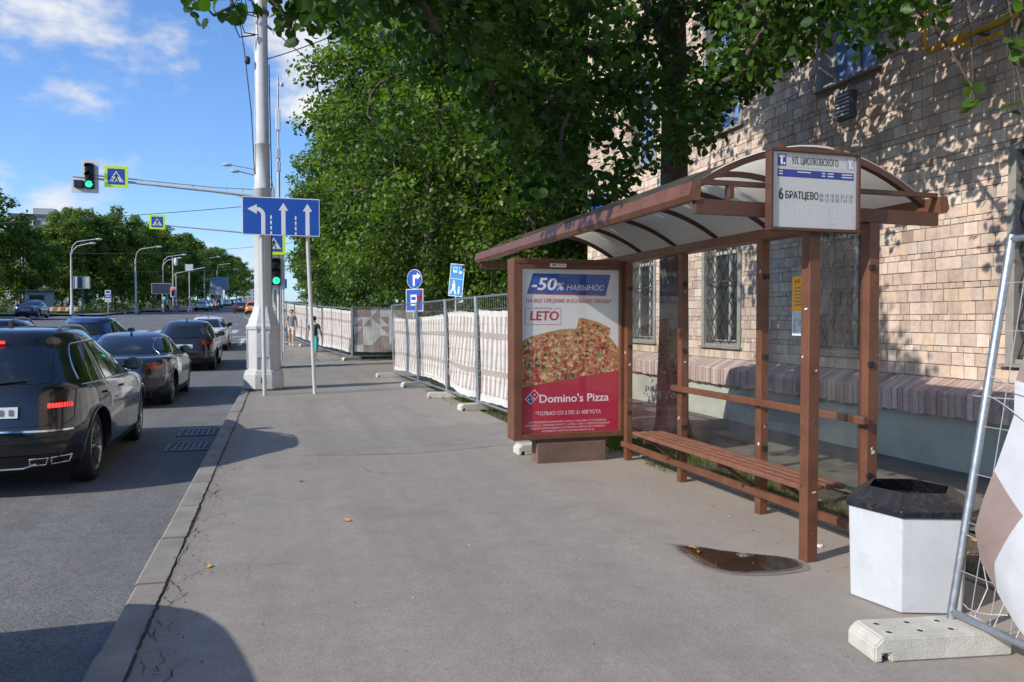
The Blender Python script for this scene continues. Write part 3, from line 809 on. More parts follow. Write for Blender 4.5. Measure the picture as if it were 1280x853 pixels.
sh = thing('bus_shelter', 'brown steel bus shelter with arched translucent roof and glass back', 'bus shelter', (3.5, 6.4, 0))
XB = 3.79; YA, YB, YC, YE = 7.88, 6.66, 5.37, 4.13
def post(x, y, z1, w=.075):
    mb = MB(); mb.bbox((x - w / 2, y - w / 2, -.02), (x + w / 2, y + w / 2, z1), m_brown, .006)
    for k in range(5):      # sticker scraps, rust chips and screw heads
        zz = RNG.uniform(.4, 1.9); a = RNG.uniform(.006, .016); hh = RNG.uniform(.008, .03); xx = x + RNG.uniform(-.02, .02); mt = (m_paper, m_soil, m_brownd, m_soil, m_paper)[k]
        mb.add([(xx - a, y - w / 2 - .0015, zz), (xx + a * .8, y - w / 2 - .0015, zz + .003), (xx + a, y - w / 2 - .0015, zz + hh), (xx - a * .7, y - w / 2 - .0015, zz + hh * .8)], [(0, 1, 2, 3)], mt)
        yy = y + RNG.uniform(-.02, .02); zz = RNG.uniform(.1, 2.); mb.add([(x - w / 2 - .0015, yy + a, zz), (x - w / 2 - .0015, yy - a * .8, zz + .003), (x - w / 2 - .0015, yy - a, zz + hh), (x - w / 2 - .0015, yy + a * .7, zz + hh * .8)], [(0, 1, 2, 3)], mt)
    for zz in (.19, .93, 1.6, 2.1): mb.lathe([(.008, -w / 2 - .004), (.008, -w / 2)], m_dgrey, 6, (x, y, zz), 'Y')
    mb.build('post', sh, world=True)
for y in (YA, YB, YC): post(XB, y, 2.24)
post(XB + .02, YE + .08, 2.25, .085); post(3.345, 4.22, 2.25, .085)
mb = MB(); mb.bbox((XB - .045, YE + .125, 2.252), (XB + .045, 9.5, 2.335), m_brown, .006); mb.build('top_beam', sh, world=True)
mb = MB(); mb.bbox((3.70, YE, .90), (3.748, YB + .08, .955), m_brown, .006); mb.build('middle_rail', sh, world=True)
mb = MB(); mb.bbox((XB - .075, YE, .155), (XB - .030, YA + .04, .215), m_brown, .006); mb.build('lower_rail', sh, world=True)
XL, XR, ZE, RISE = 2.47, 4.39, 2.40, .335
RY0, RY1 = 4.30, 9.55
def arc(q, dz=0):
    x = XL + (XR - XL) * q
    return x, ZE + RISE * (1 - (2 * q - 1) ** 2) + dz
mb = MB(); vs = []; fs = []; n = 20; ny = 12
for j in range(ny + 1):
    for i in range(n + 1):
        x, z = arc(i / n, .03); vs.append((x, RY0 + (RY1 - RY0) * j / ny, z + .004 * math.sin(j * 2.1 + i * .7)))
for j in range(ny):
    for i in range(n):
        a = j * (n + 1) + i; fs.append((a, a + 1, a + n + 2, a + n + 1))
mb.add(vs, fs, m_poly, True); mb.build('roof', sh, world=True)
for k in range(7):
    y = RY0 + .03 + (RY1 - RY0 - .06) * k / 6
    mb = MB(); pts = [arc(i / 18) for i in range(19)]; w = .05 if k in (0, 6) else .022
    vs = []; fs = []
    for (px, pz) in pts:
        vs += [(px, y - w / 2, pz - .022), (px, y + w / 2, pz - .022), (px, y + w / 2, pz + .022), (px, y - w / 2, pz + .022)]
    for i in range(18):
        for j in range(4): fs.append((i * 4 + j, i * 4 + (j + 1) % 4, i * 4 + 4 + (j + 1) % 4, i * 4 + 4 + j))
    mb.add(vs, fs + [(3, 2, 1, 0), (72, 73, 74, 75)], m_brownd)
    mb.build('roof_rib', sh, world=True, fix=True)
for (x, s) in ((XL, -1), (XR, 1)):
    mb = MB(); mb.prism([(x + s * .03, RY0 - .125, ZE - .062), (x + s * .055, RY0 - .125, ZE - .03), (x + s * .035, RY0 - .125, ZE + .055), (x - s * .03, RY0 - .125, ZE + .05), (x - s * .02, RY0 - .125, ZE - .062)], (0, RY1 - RY0 + .155, 0), m_brown)
    mb.build('fascia', sh, world=True, fix=True)
for y in (RY0 - .09, RY1 - .06):
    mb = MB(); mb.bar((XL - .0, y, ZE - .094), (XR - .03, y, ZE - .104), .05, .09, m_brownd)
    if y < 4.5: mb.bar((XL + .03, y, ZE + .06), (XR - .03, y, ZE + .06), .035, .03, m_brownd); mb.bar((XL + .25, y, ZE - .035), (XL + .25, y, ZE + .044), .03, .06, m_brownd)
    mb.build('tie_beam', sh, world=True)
for (ya, yb) in ((YA, YB), (YB, YC), (YC, YE)):
    mb = MB(); mb.add([(XB, yb + .05, .27), (XB, ya - .05, .27), (XB, ya - .05, 2.19), (XB, yb + .05, 2.19)], [(3, 2, 1, 0)], m_glass); p = mb.build('glass_panel', sh, world=True)
    for y in (ya - .045, yb + .045):
        for z in (.55, 1.3, 1.95): mb = MB(); mb.bbox((XB - .022, y - .02, z - .02), (XB + .022, y + .02, z + .02), m_signk, .004); mb.build('clamp', sh, world=True)
mb = MB(); mb.add([(3.40, 4.22, .3), (3.74, 4.22, .3), (3.74, 4.22, 2.2), (3.40, 4.22, 2.2)], [(0, 1, 2, 3)], m_glass); mb.build('glass_panel', sh, world=True)
# bench carried by the posts
for k in range(4):
    mb = MB(); x = 3.405 + k * .088; e = RNG.uniform(-.02, .02)
    mb.bbox((x, 4.34 + e, .43), (x + .066, 6.98 + e, .468), m_bench, .008); mb.build('bench_slat', sh, world=True)
for y in (YC, YB, 4.55):
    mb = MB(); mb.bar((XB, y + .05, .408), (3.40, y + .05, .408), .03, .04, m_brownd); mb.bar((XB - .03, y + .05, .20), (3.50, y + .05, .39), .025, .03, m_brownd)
    mb.build('bench_bracket', sh, world=True)

# route board hung in the gable
rt = thing('route_board', 'white bus stop route board with black lettering hung under the shelter gable', 'route sign', (3.24, 4.13, 2.2))
SX0, SX1, SZ0, SZ1, SY = 2.96, 3.60, 2.185, 2.66, 4.12
mb = MB(); w = .022
for lo, hi in (((SX0 - w, SY - .03, SZ0 - w), (SX1 + w, SY + .03, SZ0)), ((SX0 - w, SY - .03, SZ1), (SX1 + w, SY + .03, SZ1 + w)), ((SX0 - w, SY - .03, SZ0), (SX0, SY + .03, SZ1)), ((SX1, SY - .03, SZ0), (SX1 + w, SY + .03, SZ1))):
    mb.bbox(lo, hi, m_brownd, .004)
mb.build('frame', rt, world=True)
mb = MB(); mb.box((SX0, SY - .012, SZ0), (SX1, SY + .012, SZ1), M('route_panel_white', (.50, .515, .50), .4, var=.06, dirt=.1))
pn = Panel(mb, (SX0, SY - .012, SZ0), (1, 0, 0), (0, 0, 1)); w = SX1 - SX0; h = SZ1 - SZ0; pn.k = .25
m_pg = M('print_grey', (.38, .40, .42), .5); m_ink = M('print_ink', (.02, .02, .022), .5); m_navy = M('print_navy', (.02, .05, .25), .45); m_ghost = M('print_ghost', (.60, .63, .66), .5)
pn.text('УЛ. ЦИОЛКОВСКОГО', w * .50, h * .845, .062, m_ink, bold=.012, width=w * .55, align='c')
pn.rect(w * .18, h * .80, w * .86, h * .806, m_pg)
for (a, c1) in ((.06, m_navy), (.875, m_pg)):
    pn.rect(w * a, h * .81, w * (a + .10), h * .97, c1, .002)
    pn.rect(w * (a + .015), h * .925, w * (a + .085), h * .955, m_signw, .004); pn.rect(w * (a + .035), h * .83, w * (a + .06), h * .925, m_signw, .004); pn.disc(w * (a + .078), h * .845, .008, m_signw, .004, 10)
pn.rect(w * .06, h * .67, w * .965, h * .77, m_navy)
for a, b in ((.075, .12), (.29, .45), (.58, .62), (.65, .72), (.82, .95)): 
    for kk in range(2):
        if kk == 0 or a != .29: pn.rect(w * a, h * (.735 - kk * .035), w * b, h * (.75 - kk * .035), m_ghost, .004)
for a in (.06, .16, .545, .61, .67, .72, .77, .82, .87, .92): pn.rect(w * a, h * .06, w * a + .0012, h * .67, m_ghost, .001)
pn.text('6', w * .08, h * .37, .105, m_ink, bold=.03, width=w * .045)
pn.text('БРАТЦЕВО', w * .155, h * .385, .065, m_ink, bold=.025, width=w * .385)
m_inkg = M('print_dark_grey', (.16, .17, .18), .5)
pn.text('06 10 18 21 21 4 10', w * .555, h * .425, .034, m_inkg, bold=.008, width=w * .40); pn.text('06 12 18 20 1 41 12', w * .555, h * .365, .034, m_inkg, bold=.008, width=w * .40)
for i, a in enumerate((.07, .17, .28, .40, .49, .60, .73)):      # faint ghosts of an older print
    pn.frame(w * a, h * .1, w * (a + .075), h * .28, .004, m_ghost, .001)
mb.build('panel', rt, world=True)
for x in (SX0 + .1, SX1 - .1): mb = MB(); mb.bar((x, SY, SZ1 + .02), (x, SY + .06, SZ1 + .07), .03, .02, m_brownd); mb.build('hanger', rt, world=True)
# orange notice taped to the back glass
nb = MB(); pn = Panel(nb, (XB - .006, 4.98, 1.48), (0, -1, 0), (0, 0, 1))
m_or = M('notice_orange', (.78, .36, .02), .6, var=.06)
nb.box((XB - .009, 4.78, 1.48), (XB - .006, 4.98, 1.93), m_signw); pn.o.x = XB - .0092
pn.rect(0, .185, .2, .45, m_or, .0015); pn.text('6+2', .03, .40, .04, m_ink, .003, .02); pn.rect(.155, .395, .185, .43, m_redl, .003)
for k in range(6): pn.rect(.03, .36 - k * .026, .17 - .02 * (k % 3), .368 - k * .026, m_inkg, .003)
pn.rect(.012, .012, .188, .178, M('notice_map', (.42, .52, .56), .6, var=.5, vs=30), .0015)
o = nb.build('notice_poster'); tag(o, 'orange notice with a street map taped to the shelter glass', 'poster')

# ---------------------------------------------------------------- advertising box
ad = thing('advertising_box', 'brown framed street advertising box with a pizza poster under the shelter roof', 'advertising box', (3.1, 8.05, 0))
AX0, AX1, AZ0, AZ1, AY0, AY1 = 2.44, 3.80, .27, 2.275, 7.93, 8.17
PX0, PX1, PZ0, PZ1 = 2.54, 3.71, .335, 2.165
mb = MB()
for lo, hi in (((AX0, AY0, AZ0), (PX0, AY1, AZ1)), ((PX1, AY0, AZ0), (AX1, AY1, AZ1)), ((PX0, AY0, AZ0), (PX1, AY1, PZ0)), ((PX0, AY0, PZ1), (PX1, AY1, AZ1))): mb.bbox(lo, hi, m_brown, .008)
mb.box((PX0, AY0 + .05, PZ0), (PX1, AY1 - .01, PZ1), m_brownd)
mb.box((AX0 + .02, AY0 - .006, PZ1 + .055), (AX1 - .02, AY0 - .0, PZ1 + .062), m_brownd)
mb.build('frame', ad, world=True)
mb = MB(); m_plc = M('plinth_brown', (.17, .10, .075), .9, var=.25, vs=5, bump=.5, bs=80, dirt=.3); mb.bbox((2.72, AY0 + .02, -.02), (3.55, AY1 - .02, AZ0 - .04), m_plc, .01); mb.box((2.70, AY0 + .03, AZ0 - .042), (3.57, AY1 - .03, AZ0), m_brownd); mb.build('plinth', ad, world=True)
mb = MB(); pn = Panel(mb, (2.86, AY0 - .001, PZ1 + .02), (1, 0, 0), (0, 0, 1)); mb.bbox((2.86, AY0 - .008, PZ1 + .018), (3.05, AY0 + .002, PZ1 + .058), m_signw, .002); pn.o.y = AY0 - .0085
pn.rect(.02, .012, .07, .03, m_inkg, .001); pn.rect(.085, .014, .17, .026, m_pg, .001); mb.build('number_tag', ad, world=True)
m_pbg = M('poster_white', (.72, .73, .74), .5, var=.1, vs=1.5); m_pred = M('poster_red', (.48, .015, .05), .45, var=.1, vs=1.2); m_pblue = M('poster_blue', (.012, .09, .38), .45, var=.1)
m_ptxt = M('poster_red_ink', (.5, .02, .05), .5); m_plight = M('poster_light_ink', (.85, .80, .82), .5)
mp_, tz, bz = base_mat('poster_pizza')
cz = tz.n('ShaderNodeTexCoord').outputs['Object']
vz = tz.n('ShaderNodeTexVoronoi'); vz.inputs['Scale'].default_value = 17; tz.l(cz, vz.inputs['Vector'])
ca = tz.ramp(tz.noise(cz, 11, 6, .75), [(.28, (.07, .02, .012)), (.4, (.30, .07, .03)), (.5, (.50, .22, .06)), (.58, (.62, .36, .15)), (.72, (.33, .05, .03))])
cb = tz.ramp(vz.outputs['Color'], [(.1, (.26, .035, .02)), (.45, (.48, .24, .08)), (.8, (.60, .40, .2))])
tz.l(tz.mix(.4, ca, cb), bz.inputs['Base Color']); bz.inputs['Roughness'].default_value = .5
m_crust = M('poster_crust', (.52, .27, .08), .5, var=.4, vs=18)
TOP = [M('topping_' + n, c, .5, var=.35, vs=30) for n, c in (('tomato', (.46, .035, .02)), ('ham', (.55, .16, .12)), ('cheese', (.75, .55, .28)), ('mushroom', (.50, .38, .22)), ('olive', (.07, .06, .03)), ('pepper', (.25, .27, .04)), ('cream', (.78, .68, .5)))]
mb = MB(); pn = Panel(mb, (PX0, AY0 + .045, PZ1), (1, 0, 0), (0, 0, 1))
pn.k = .3; PW = PX1 - PX0; PH = PZ1 - PZ0
U = lambda x: (x - 60) / 775 * PW
V = lambda y: -(y - 95) / 1222 * PH
UV_ = lambda pts: [(U(a), V(b)) for a, b in pts]
mb.add([pn.p(0, 0, 0), pn.p(PW, 0, 0), pn.p(PW, -PH, 0), pn.p(0, -PH, 0)], [(3, 2, 1, 0)], m_pbg)
pz = [(60, 640), (130, 605), (190, 590), (250, 575), (370, 552), (450, 546), (492, 548), (505, 505), (512, 470), (540, 466), (600, 480), (660, 495), (770, 545), (765, 575), (740, 592), (790, 640), (835, 700), (835, 880), (60, 985)]
pn.poly(UV_([(a, b - (8 if b < 720 else 0)) for a, b in pz]), m_crust, .0004); pn.poly(UV_([(a, b + (10 if b < 720 else 0)) for a, b in pz]), mp_, .0008)
def inside(x, y, P):
    c = False; j = len(P) - 1
    for i in range(len(P)):
        if (P[i][1] > y) != (P[j][1] > y) and x < (P[j][0] - P[i][0]) * (y - P[i][1]) / (P[j][1] - P[i][1]) + P[i][0]: c = not c
        j = i
    return c
rp = random.Random(8); cnt = 0
while cnt < 900:
    x = rp.uniform(70, 825); y = rp.uniform(480, 960)
    s = rp.uniform(7, 24) * (.7 + .5 * (y - 470) / 500)
    if not all(inside(x + dx * s * 1.1, y + dy * s * .9, pz) for dx, dy in ((1, 0), (-1, 0), (0, 1), (0, -1))): continue
    m_ = TOP[rp.choices(range(7), (24, 16, 12, 16, 10, 7, 8))[0]]; a0 = rp.uniform(0, 6.28); el = rp.uniform(.35, .9); n = 9
    if m_.name.startswith('topping_mush') or m_.name.startswith('topping_cream'):
        pts = []; aa = rp.uniform(1.4, 2.6); ri = rp.uniform(.55, .75)
        for i in range(7): q = a0 + aa * i / 6; pts.append((x + s * math.cos(q), y + s * .8 * math.sin(q)))
        for i in range(7): q = a0 + aa * (1 - i / 6); pts.append((x + s * ri * math.cos(q), y + s * .8 * ri * math.sin(q)))
    else:
        pts = []
        for i in range(n):
            q = 2 * math.pi * i / n; rr = s * rp.uniform(.75, 1.1); px, py = rr * math.cos(q), rr * el * math.sin(q)
            pts.append((x + px * math.cos(a0) - py * math.sin(a0), y + px * math.sin(a0) + py * math.cos(a0)))
    pn.poly([(U(a), V(b)) for a, b in reversed(pts)], m_, .001 + cnt * 2.5e-6); cnt += 1
pn.poly(UV_([(60, 972), (60, 1317), (835, 1317), (835, 857)]), m_pred, .0042)
pn.poly(UV_([(105, 275), (730, 285), (770, 130), (150, 128)]), m_pblue, .003); pn.poly(UV_([(104, 283), (728, 291), (730, 283), (106, 273)]), m_pred, .0035)
def ptext(s, x0, x1, yb, size_px, mat, l=.005, bold=.02, shear=0.): pn.text(s, U(x0), V(yb), size_px / 1222 * PH / .73, mat, l, bold, shear, width=U(x1) - U(x0))
ptext('-50', 140, 335, 250, 92, m_plight, bold=.035, shear=.2); ptext('%', 338, 392, 250, 58, m_plight, bold=.02, shear=.2); ptext('НАВЫНОС', 415, 715, 250, 40, m_plight, bold=.018, shear=.2)
ptext('НА ВСЕ СРЕДНИЕ И БОЛЬШИЕ ПИЦЦЫ*', 98, 780, 345, 29, m_ptxt, bold=.014, shear=.15)
pn.frame(U(90), V(508), U(370), V(386), .005, m_ptxt, .003); pn.rect(U(135), V(394), U(320), V(378), m_pbg, .0036)
ptext('ПРОМОКОД', 155, 293, 393, 15, m_ptxt, bold=.01, shear=.1); ptext('LETO', 130, 350, 475, 70, m_ptxt, bold=.04, shear=.1)
cx_, cy_ = 146, 1044
def dia(dx, dy, hw, hh, m_, l):  # tilted domino halves
    a = R(45); pts = []
    for (i, j) in ((-hw, -hh), (hw, -hh), (hw, hh), (-hw, hh)): pts.append((U(cx_) + (dx + i) * math.cos(a) - (dy + j) * math.sin(a), V(cy_) + (dx + i) * math.sin(a) + (dy + j) * math.cos(a)))
    pn.poly(pts, m_, l)
def dpt(dx, dy, l): a = R(45); pn.disc(U(cx_) + dx * math.cos(a) - dy * math.sin(a), V(cy_) + dx * math.sin(a) + dy * math.cos(a), .0085, m_plight, l, 12)
dia(0, 0, .075, .045, m_plight, .005); dia(.036, 0, .032, .038, m_pred, .0056); dia(-.036, 0, .032, .038, m_pblue, .0056)
dpt(.036, 0, .0062); dpt(-.049, .013, .0062); dpt(-.023, -.013, .0062)
ptext("Domino's Pizza", 203, 755, 1088, 62, m_plight, bold=.025)
ptext('*ТОЛЬКО СО 2 ПО 31 АВГУСТА', 170, 692, 1182, 28, m_plight, bold=.008)
for i, (s, a, b) in enumerate((('КОЛ-ВО ДНЕЙ ОГРАНИЧЕНО. ЗАКАЗ: Г. МОСКВА, УЛ. ВАСИЛИСЫ', 120, 735), ('КОЖИНОЙ, Д. 1, МАРКСИСТСКАЯ, ЭТ. 14, ПОМ. I, КОМ. 16. СРОКИ ПРОВЕДЕНИЯ', 90, 765), ('ПОДРОБНОСТИ АКЦИИ И УСЛОВИЯ НА САЙТЕ И ПО ТЕЛЕФОНУ', 130, 725), ('УСЛОВИЯ И ГОРЯЧАЯ ЛИНИЯ 8 800 555 35 35', 220, 635))):
    ptext(s, a, b, 1240 + i * 23, 13, m_plight, bold=.0)
mb.build('poster', ad, world=True)
mb = MB(); mb.add([(PX0, AY0 + .02, PZ0), (PX1, AY0 + .02, PZ0), (PX1, AY0 + .02, PZ1), (PX0, AY0 + .02, PZ1)], [(0, 1, 2, 3)], m_adglass); mb.build('glass', ad, world=True)

# ---------------------------------------------------------------- litter bin
bn = thing('litter_bin', 'white hexagonal litter bin with a black sloping rim', 'litter bin', (3.46, 3.50, 0))
def hexr(r, z, rot=R(-19) + R(0)): return [(r * math.cos(rot + i * math.pi / 3 + R(0)), r * math.sin(rot + i * math.pi / 3), z) for i in range(6)]
rot = math.atan2(3.28 - 3.50, 3.2 - 3.46)
def ring(mb, prof, mat):
    L_ = [hexr(r_, z_, rot) for r_, z_ in prof]; vs = [p for q in L_ for p in q]; fs = []
    for i in range(len(L_) - 1):
        for k in range(6): k2 = (k + 1) % 6; fs.append((i * 6 + k, i * 6 + k2, (i + 1) * 6 + k2, (i + 1) * 6 + k))
    mb.add(vs, fs, mat)
mb = MB(); ring(mb, [(.0, .004), (.318, .004), (.322, .012), (.338, .535), (.338, .555)], m_binw)
ob = mb.build('body', bn)
bv = ob.modifiers.new('b', 'BEVEL'); bv.width = .012; bv.segments = 3; bv.limit_method = 'ANGLE'; bv.angle_limit = R(35)
mb = MB(); ring(mb, [(.325, .53), (.352, .53), (.354, .568), (.343, .574), (.232, .645), (.222, .643), (.29, .56), (.30, .15), (0, .15)], m_lid)
ol = mb.build('lid', bn)
bv = ol.modifiers.new('b', 'BEVEL'); bv.width = .006; bv.segments = 2; bv.limit_method = 'ANGLE'; bv.angle_limit = R(25)
# ---------------------------------------------------------------- mesh fence panels with printed banners
def sheet(name, fn, nu, nv, mat, parent, wu, wv):
    vs = []; fs = []; uv = []
    for j in range(nv + 1):
        for i in range(nu + 1): vs.append(fn(i / nu, j / nv))
    for j in range(nv):
        for i in range(nu): a = j * (nu + 1) + i; fs.append((a, a + 1, a + nu + 2, a + nu + 1))
    me = bpy.data.meshes.new(name); me.from_pydata(vs, [], fs); me.materials.append(mat)
    ul = me.uv_layers.new(name='UVMap')
    for p in me.polygons:
        p.use_smooth = True
        for li in p.loop_indices:
            vi = me.loops[li].vertex_index; i = vi % (nu + 1); j = vi // (nu + 1)
            ul.data[li].uv = (i / nu * wu, j / nv * wv)
    return link(name, me, parent)
def banner_mat(name, kind, white=(.77, .75, .72), taupe=(.46, .385, .35), seed=0.):
    m, t, b = base_mat(name)
    uv = t.n('ShaderNodeUVMap').outputs[0]; s = t.n('ShaderNodeSeparateXYZ'); t.l(uv, s.inputs[0]); u, v = s.outputs[0], s.outputs[1]
    if kind == 'stripe':
        wob = t.math('MULTIPLY', t.noise(uv, 1.3, 2), .5)
        p = t.math('ADD', t.math('MULTIPLY', u, 4.1), t.math('ADD', t.math('MULTIPLY', v, -.8 if seed < .5 else -1.5), wob))
        st = t.math('GREATER_THAN', t.math('FRACT', p), .44)
        bar = t.math('ADD', t.math('LESS_THAN', t.math('ABSOLUTE', t.math('SUBTRACT', v, .52)), .05), t.math('LESS_THAN', t.math('ABSOLUTE', t.math('SUBTRACT', v, 1.18)), .05), clamp=True)
        st = t.math('MULTIPLY', st, t.math('SUBTRACT', 1, bar))
        edge = t.math('ADD', t.math('LESS_THAN', v, .12), t.math('GREATER_THAN', v, 1.52), clamp=True)
        k = t.math('ADD', st, edge, clamp=True)
    else:
        sc = t.n('ShaderNodeVectorMath', operation='SCALE'); sc.inputs['Scale'].default_value = 2.9 if kind == 'tri' else 2.2; t.l(uv, sc.inputs[0])
        of = t.n('ShaderNodeVectorMath', operation='ADD'); t.l(sc.outputs[0], of.inputs[0]); of.inputs[1].default_value = (seed, seed * 2.3 + .35, 0)
        fl = t.n('ShaderNodeVectorMath', operation='FLOOR'); t.l(of.outputs[0], fl.inputs[0]); fr = t.n('ShaderNodeVectorMath', operation='FRACTION'); t.l(of.outputs[0], fr.inputs[0])
        wn = t.n('ShaderNodeTexWhiteNoise', noise_dimensions='2D'); t.l(fl.outputs[0], wn.inputs['Vector'])
        s2 = t.n('ShaderNodeSeparateXYZ'); t.l(fr.outputs[0], s2.inputs[0])
        full = t.math('LESS_THAN', wn.outputs[0], .3)
        t1 = t.math('MULTIPLY', t.math('GREATER_THAN', t.math('SUBTRACT', s2.outputs[0], s2.outputs[1]), 0), t.math('MULTIPLY', t.math('GREATER_THAN', wn.outputs[0], .3), t.math('LESS_THAN', wn.outputs[0], .5)))
        t2 = t.math('MULTIPLY', t.math('GREATER_THAN', t.math('ADD', s2.outputs[0], s2.outputs[1]), 1), t.math('MULTIPLY', t.math('GREATER_THAN', wn.outputs[0], .5), t.math('LESS_THAN', wn.outputs[0], .66)))
        tp = t.math('ADD', full, t.math('ADD', t1, t2), clamp=True)
        if kind == 'big':   # the corner in view: taupe above, white field, taupe below with a white wedge
            low = t.math('MULTIPLY', t.math('LESS_THAN', t.math('ADD', v, t.math('MULTIPLY', u, .25)), .60), t.math('LESS_THAN', t.math('SUBTRACT', u, t.math('MULTIPLY', v, .2)), .13))
            cst = t.math('ADD', t.math('GREATER_THAN', v, 1.2), low, clamp=True); nr = t.math('LESS_THAN', u, .5)
            tp = t.math('ADD', t.math('MULTIPLY', nr, cst), t.math('MULTIPLY', t.math('SUBTRACT', 1, nr), tp))
        k = t.math('SUBTRACT', 1, tp, clamp=True)
    c = t.mix(k, taupe, white)
    co = t.n('ShaderNodeTexCoord').outputs['Object']
    c = t.mix(1., c, t.ramp(t.noise(co, 3, 6, .65), [(.3, (.82, .8, .77)), (.65, (1.03,) * 3)]), 'MULTIPLY')
    t.l(c, b.inputs['Base Color']); b.inputs['Roughness'].default_value = .7; b.inputs['Specular IOR Level'].default_value = .25
    tl = t.n('ShaderNodeBsdfTranslucent'); t.l(c, tl.inputs[0]); mx = t.n('ShaderNodeMixShader'); mx.inputs[0].default_value = .18
    ou = [x for x in t.N if x.type == 'OUTPUT_MATERIAL'][0]; t.l(b.outputs[0], mx.inputs[1]); t.l(tl.outputs[0], mx.inputs[2]); t.l(mx.outputs[0], ou.inputs[0])
    return m
bm_s1 = banner_mat('banner_stripes', 'stripe', seed=0.); bm_s2 = banner_mat('banner_stripes_leaning', 'stripe', seed=.7)
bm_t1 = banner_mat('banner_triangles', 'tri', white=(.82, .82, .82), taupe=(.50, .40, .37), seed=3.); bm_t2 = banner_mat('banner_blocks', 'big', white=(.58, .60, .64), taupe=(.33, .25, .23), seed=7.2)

def fence(A, B, label, bmat=None, h=2.0, lean=0., group='mesh fence panels along the sidewalk', sag=.05, btop=.86, bbot=.16, u0=.02, u1=.98, seed=0):
    rr = random.Random(seed)
    za, zb = g(A[1]), g(B[1]); A = Vector((A[0], A[1], za + .12)); B = Vector((B[0], B[1], zb + .12))
    th = thing('mesh_fence', label, 'fence', tuple(A), 0, group)
    L = (B - A).length; ux = (B - A) / L; side = Vector((ux.y, -ux.x, 0)).normalized()
    up = (Vector((0, 0, 1)) * math.cos(lean) + side * math.sin(lean))
    P = lambda a, b, c=0: ux * a + up * b + side * c      # local to the thing
    H = h - .1
    mb = MB(); r0 = .021
    mb.tube([P(0, -.1), P(0, H)], r0, m_galv, 10); mb.tube([P(L, -.1), P(L, H)], r0, m_galv, 10)
    mb.tube([P(0, H - .02), P(L, H - .02)], r0 * .9, m_galv, 10); mb.tube([P(0, .03), P(L, .03)], r0 * .9, m_galv, 10)
    mb.lathe([(.03, H - .03), (.03, H + .01)], m_galv, 8, P(0, 0)) if lean == 0 else None
    mb.build('frame', th)
    mb = MB(); n = int(L / .11)
    for i in range(1, n): mb.tube([P(L * i / n, .03), P(L * i / n, H - .02)], .0022, m_wire, 4, caps=False, smooth=False)
    for k in range(1, 8): mb.tube([P(0, H * k / 8, .004), P(L, H * k / 8, .004)], .0022, m_wire, 4, caps=False, smooth=False)
    mb.build('wire_mesh', th)
    if bmat:
        p1, p2, p3 = (rr.uniform(0, 6) for _ in range(3)); fr = rr.uniform(5, 8)
        def fn(a, b):
            aa = u0 + (u1 - u0) * a
            bot = bbot + .012 * math.sin(a * fr * .6 + p1) + .003 * math.sin(a * 31 + p2) + sag * math.sin(a * math.pi); top = btop - .006 * abs(math.sin(a * 5.3 * math.pi + p1)) - .012 * math.sin(a * 4 + p2)
            k = math.sin(b * math.pi)
            w = .5 * (.030 * math.sin(a * fr * 1.3 + p1 + b * 2 * math.sin(p2)) + .014 * math.sin(a * fr * 3.1 + p2 + b * (3 + 3 * math.sin(p3))) + .006 * math.sin(a * fr * 7 + p3 + b * 9) + .02 * max(0, math.sin(a * 3.3 + b * 5 * math.sin(p1) + p3)) ** 6) * (.3 + .7 * (1 - b))
            return P(L * aa + .03 * math.sin(b * 4 + p3) * (1 - b), H * (bot + (top - bot) * b), -.03 + w * -.9 - .02 * k)
        sheet('banner', fn, 70, 24, bmat, th, L, 1.62)
        mb = MB()
        for i in range(8): mb.tube([P(L * (u0 + (u1 - u0) * (i + .5) / 8), H * (btop - .015), -.035), P(L * (u0 + (u1 - u0) * (i + .5) / 8), H * (btop + .02), 0), P(L * (u0 + (u1 - u0) * (i + .5) / 8), H * (btop - .01), .01)], .004, m_signk, 4)
        mb.build('cable_tie', th)
    return th
def foot(x, y, rz, label, s=1.):
    mb = MB(); prof = [(-.35, -.0), (-.35, .075), (-.31, .115), (.31, .115), (.35, .075), (.35, 0), (-.27, 0), (-.27, .04), (-.31, .04), (-.31, 0)]
    bm = bmesh.new()
    a = [bm.verts.new((px, -.115, pz)) for px, pz in prof]; b_ = [bm.verts.new((px, .115, pz)) for px, pz in prof]; n = len(prof)
    bm.faces.new(a); bm.faces.new(list(reversed(b_)))
    for i in range(n): bm.faces.new((a[(i + 1) % n], a[i], b_[i], b_[(i + 1) % n]))
    bmesh.ops.recalc_face_normals(bm, faces=bm.faces)
    eds = [e for e in bm.edges if e.is_manifold and e.calc_face_angle() > .6]
    bmesh.ops.bevel(bm, geom=eds, offset=.008, segments=2, affect='EDGES')
    mb.bm(bm, m_concrete)
    for i in range(4):
        for j in (-.05, .05):
            xx = -.24 + i * .16
            mb.lathe([(.014, .1155), (.012, .1165)], m_signk, 10, (xx, j, 0)); mb.lathe([(.014, .115), (.02, .118), (.03, .115)], m_concrete, 10, (xx, j, 0), caps=False)
    o = mb.build('concrete_block'); o.location = (x, y, g(y) + .001); o.rotation_euler = (0, 0, rz); o.scale = (s, s, s)
    tag(o, label, 'concrete foot', 'concrete feet under the fence panels')
f1 = [(3.60, 8.3), (3.46, 10.7), (3.36, 13.1), (3.27, 15.3), (3.15, 18.0), (3.03, 21.3)]
labs = ['fence panel hidden behind the pizza advertising box with striped banner', 'fence panel just left of the pizza box with tall tan striped banner', 'fence panel with slanting striped banner under the tall blue and white sign',
        'fence panel with crumpled striped banner, second from the gap in the fence', 'fence panel with striped banner ending at the path gap']
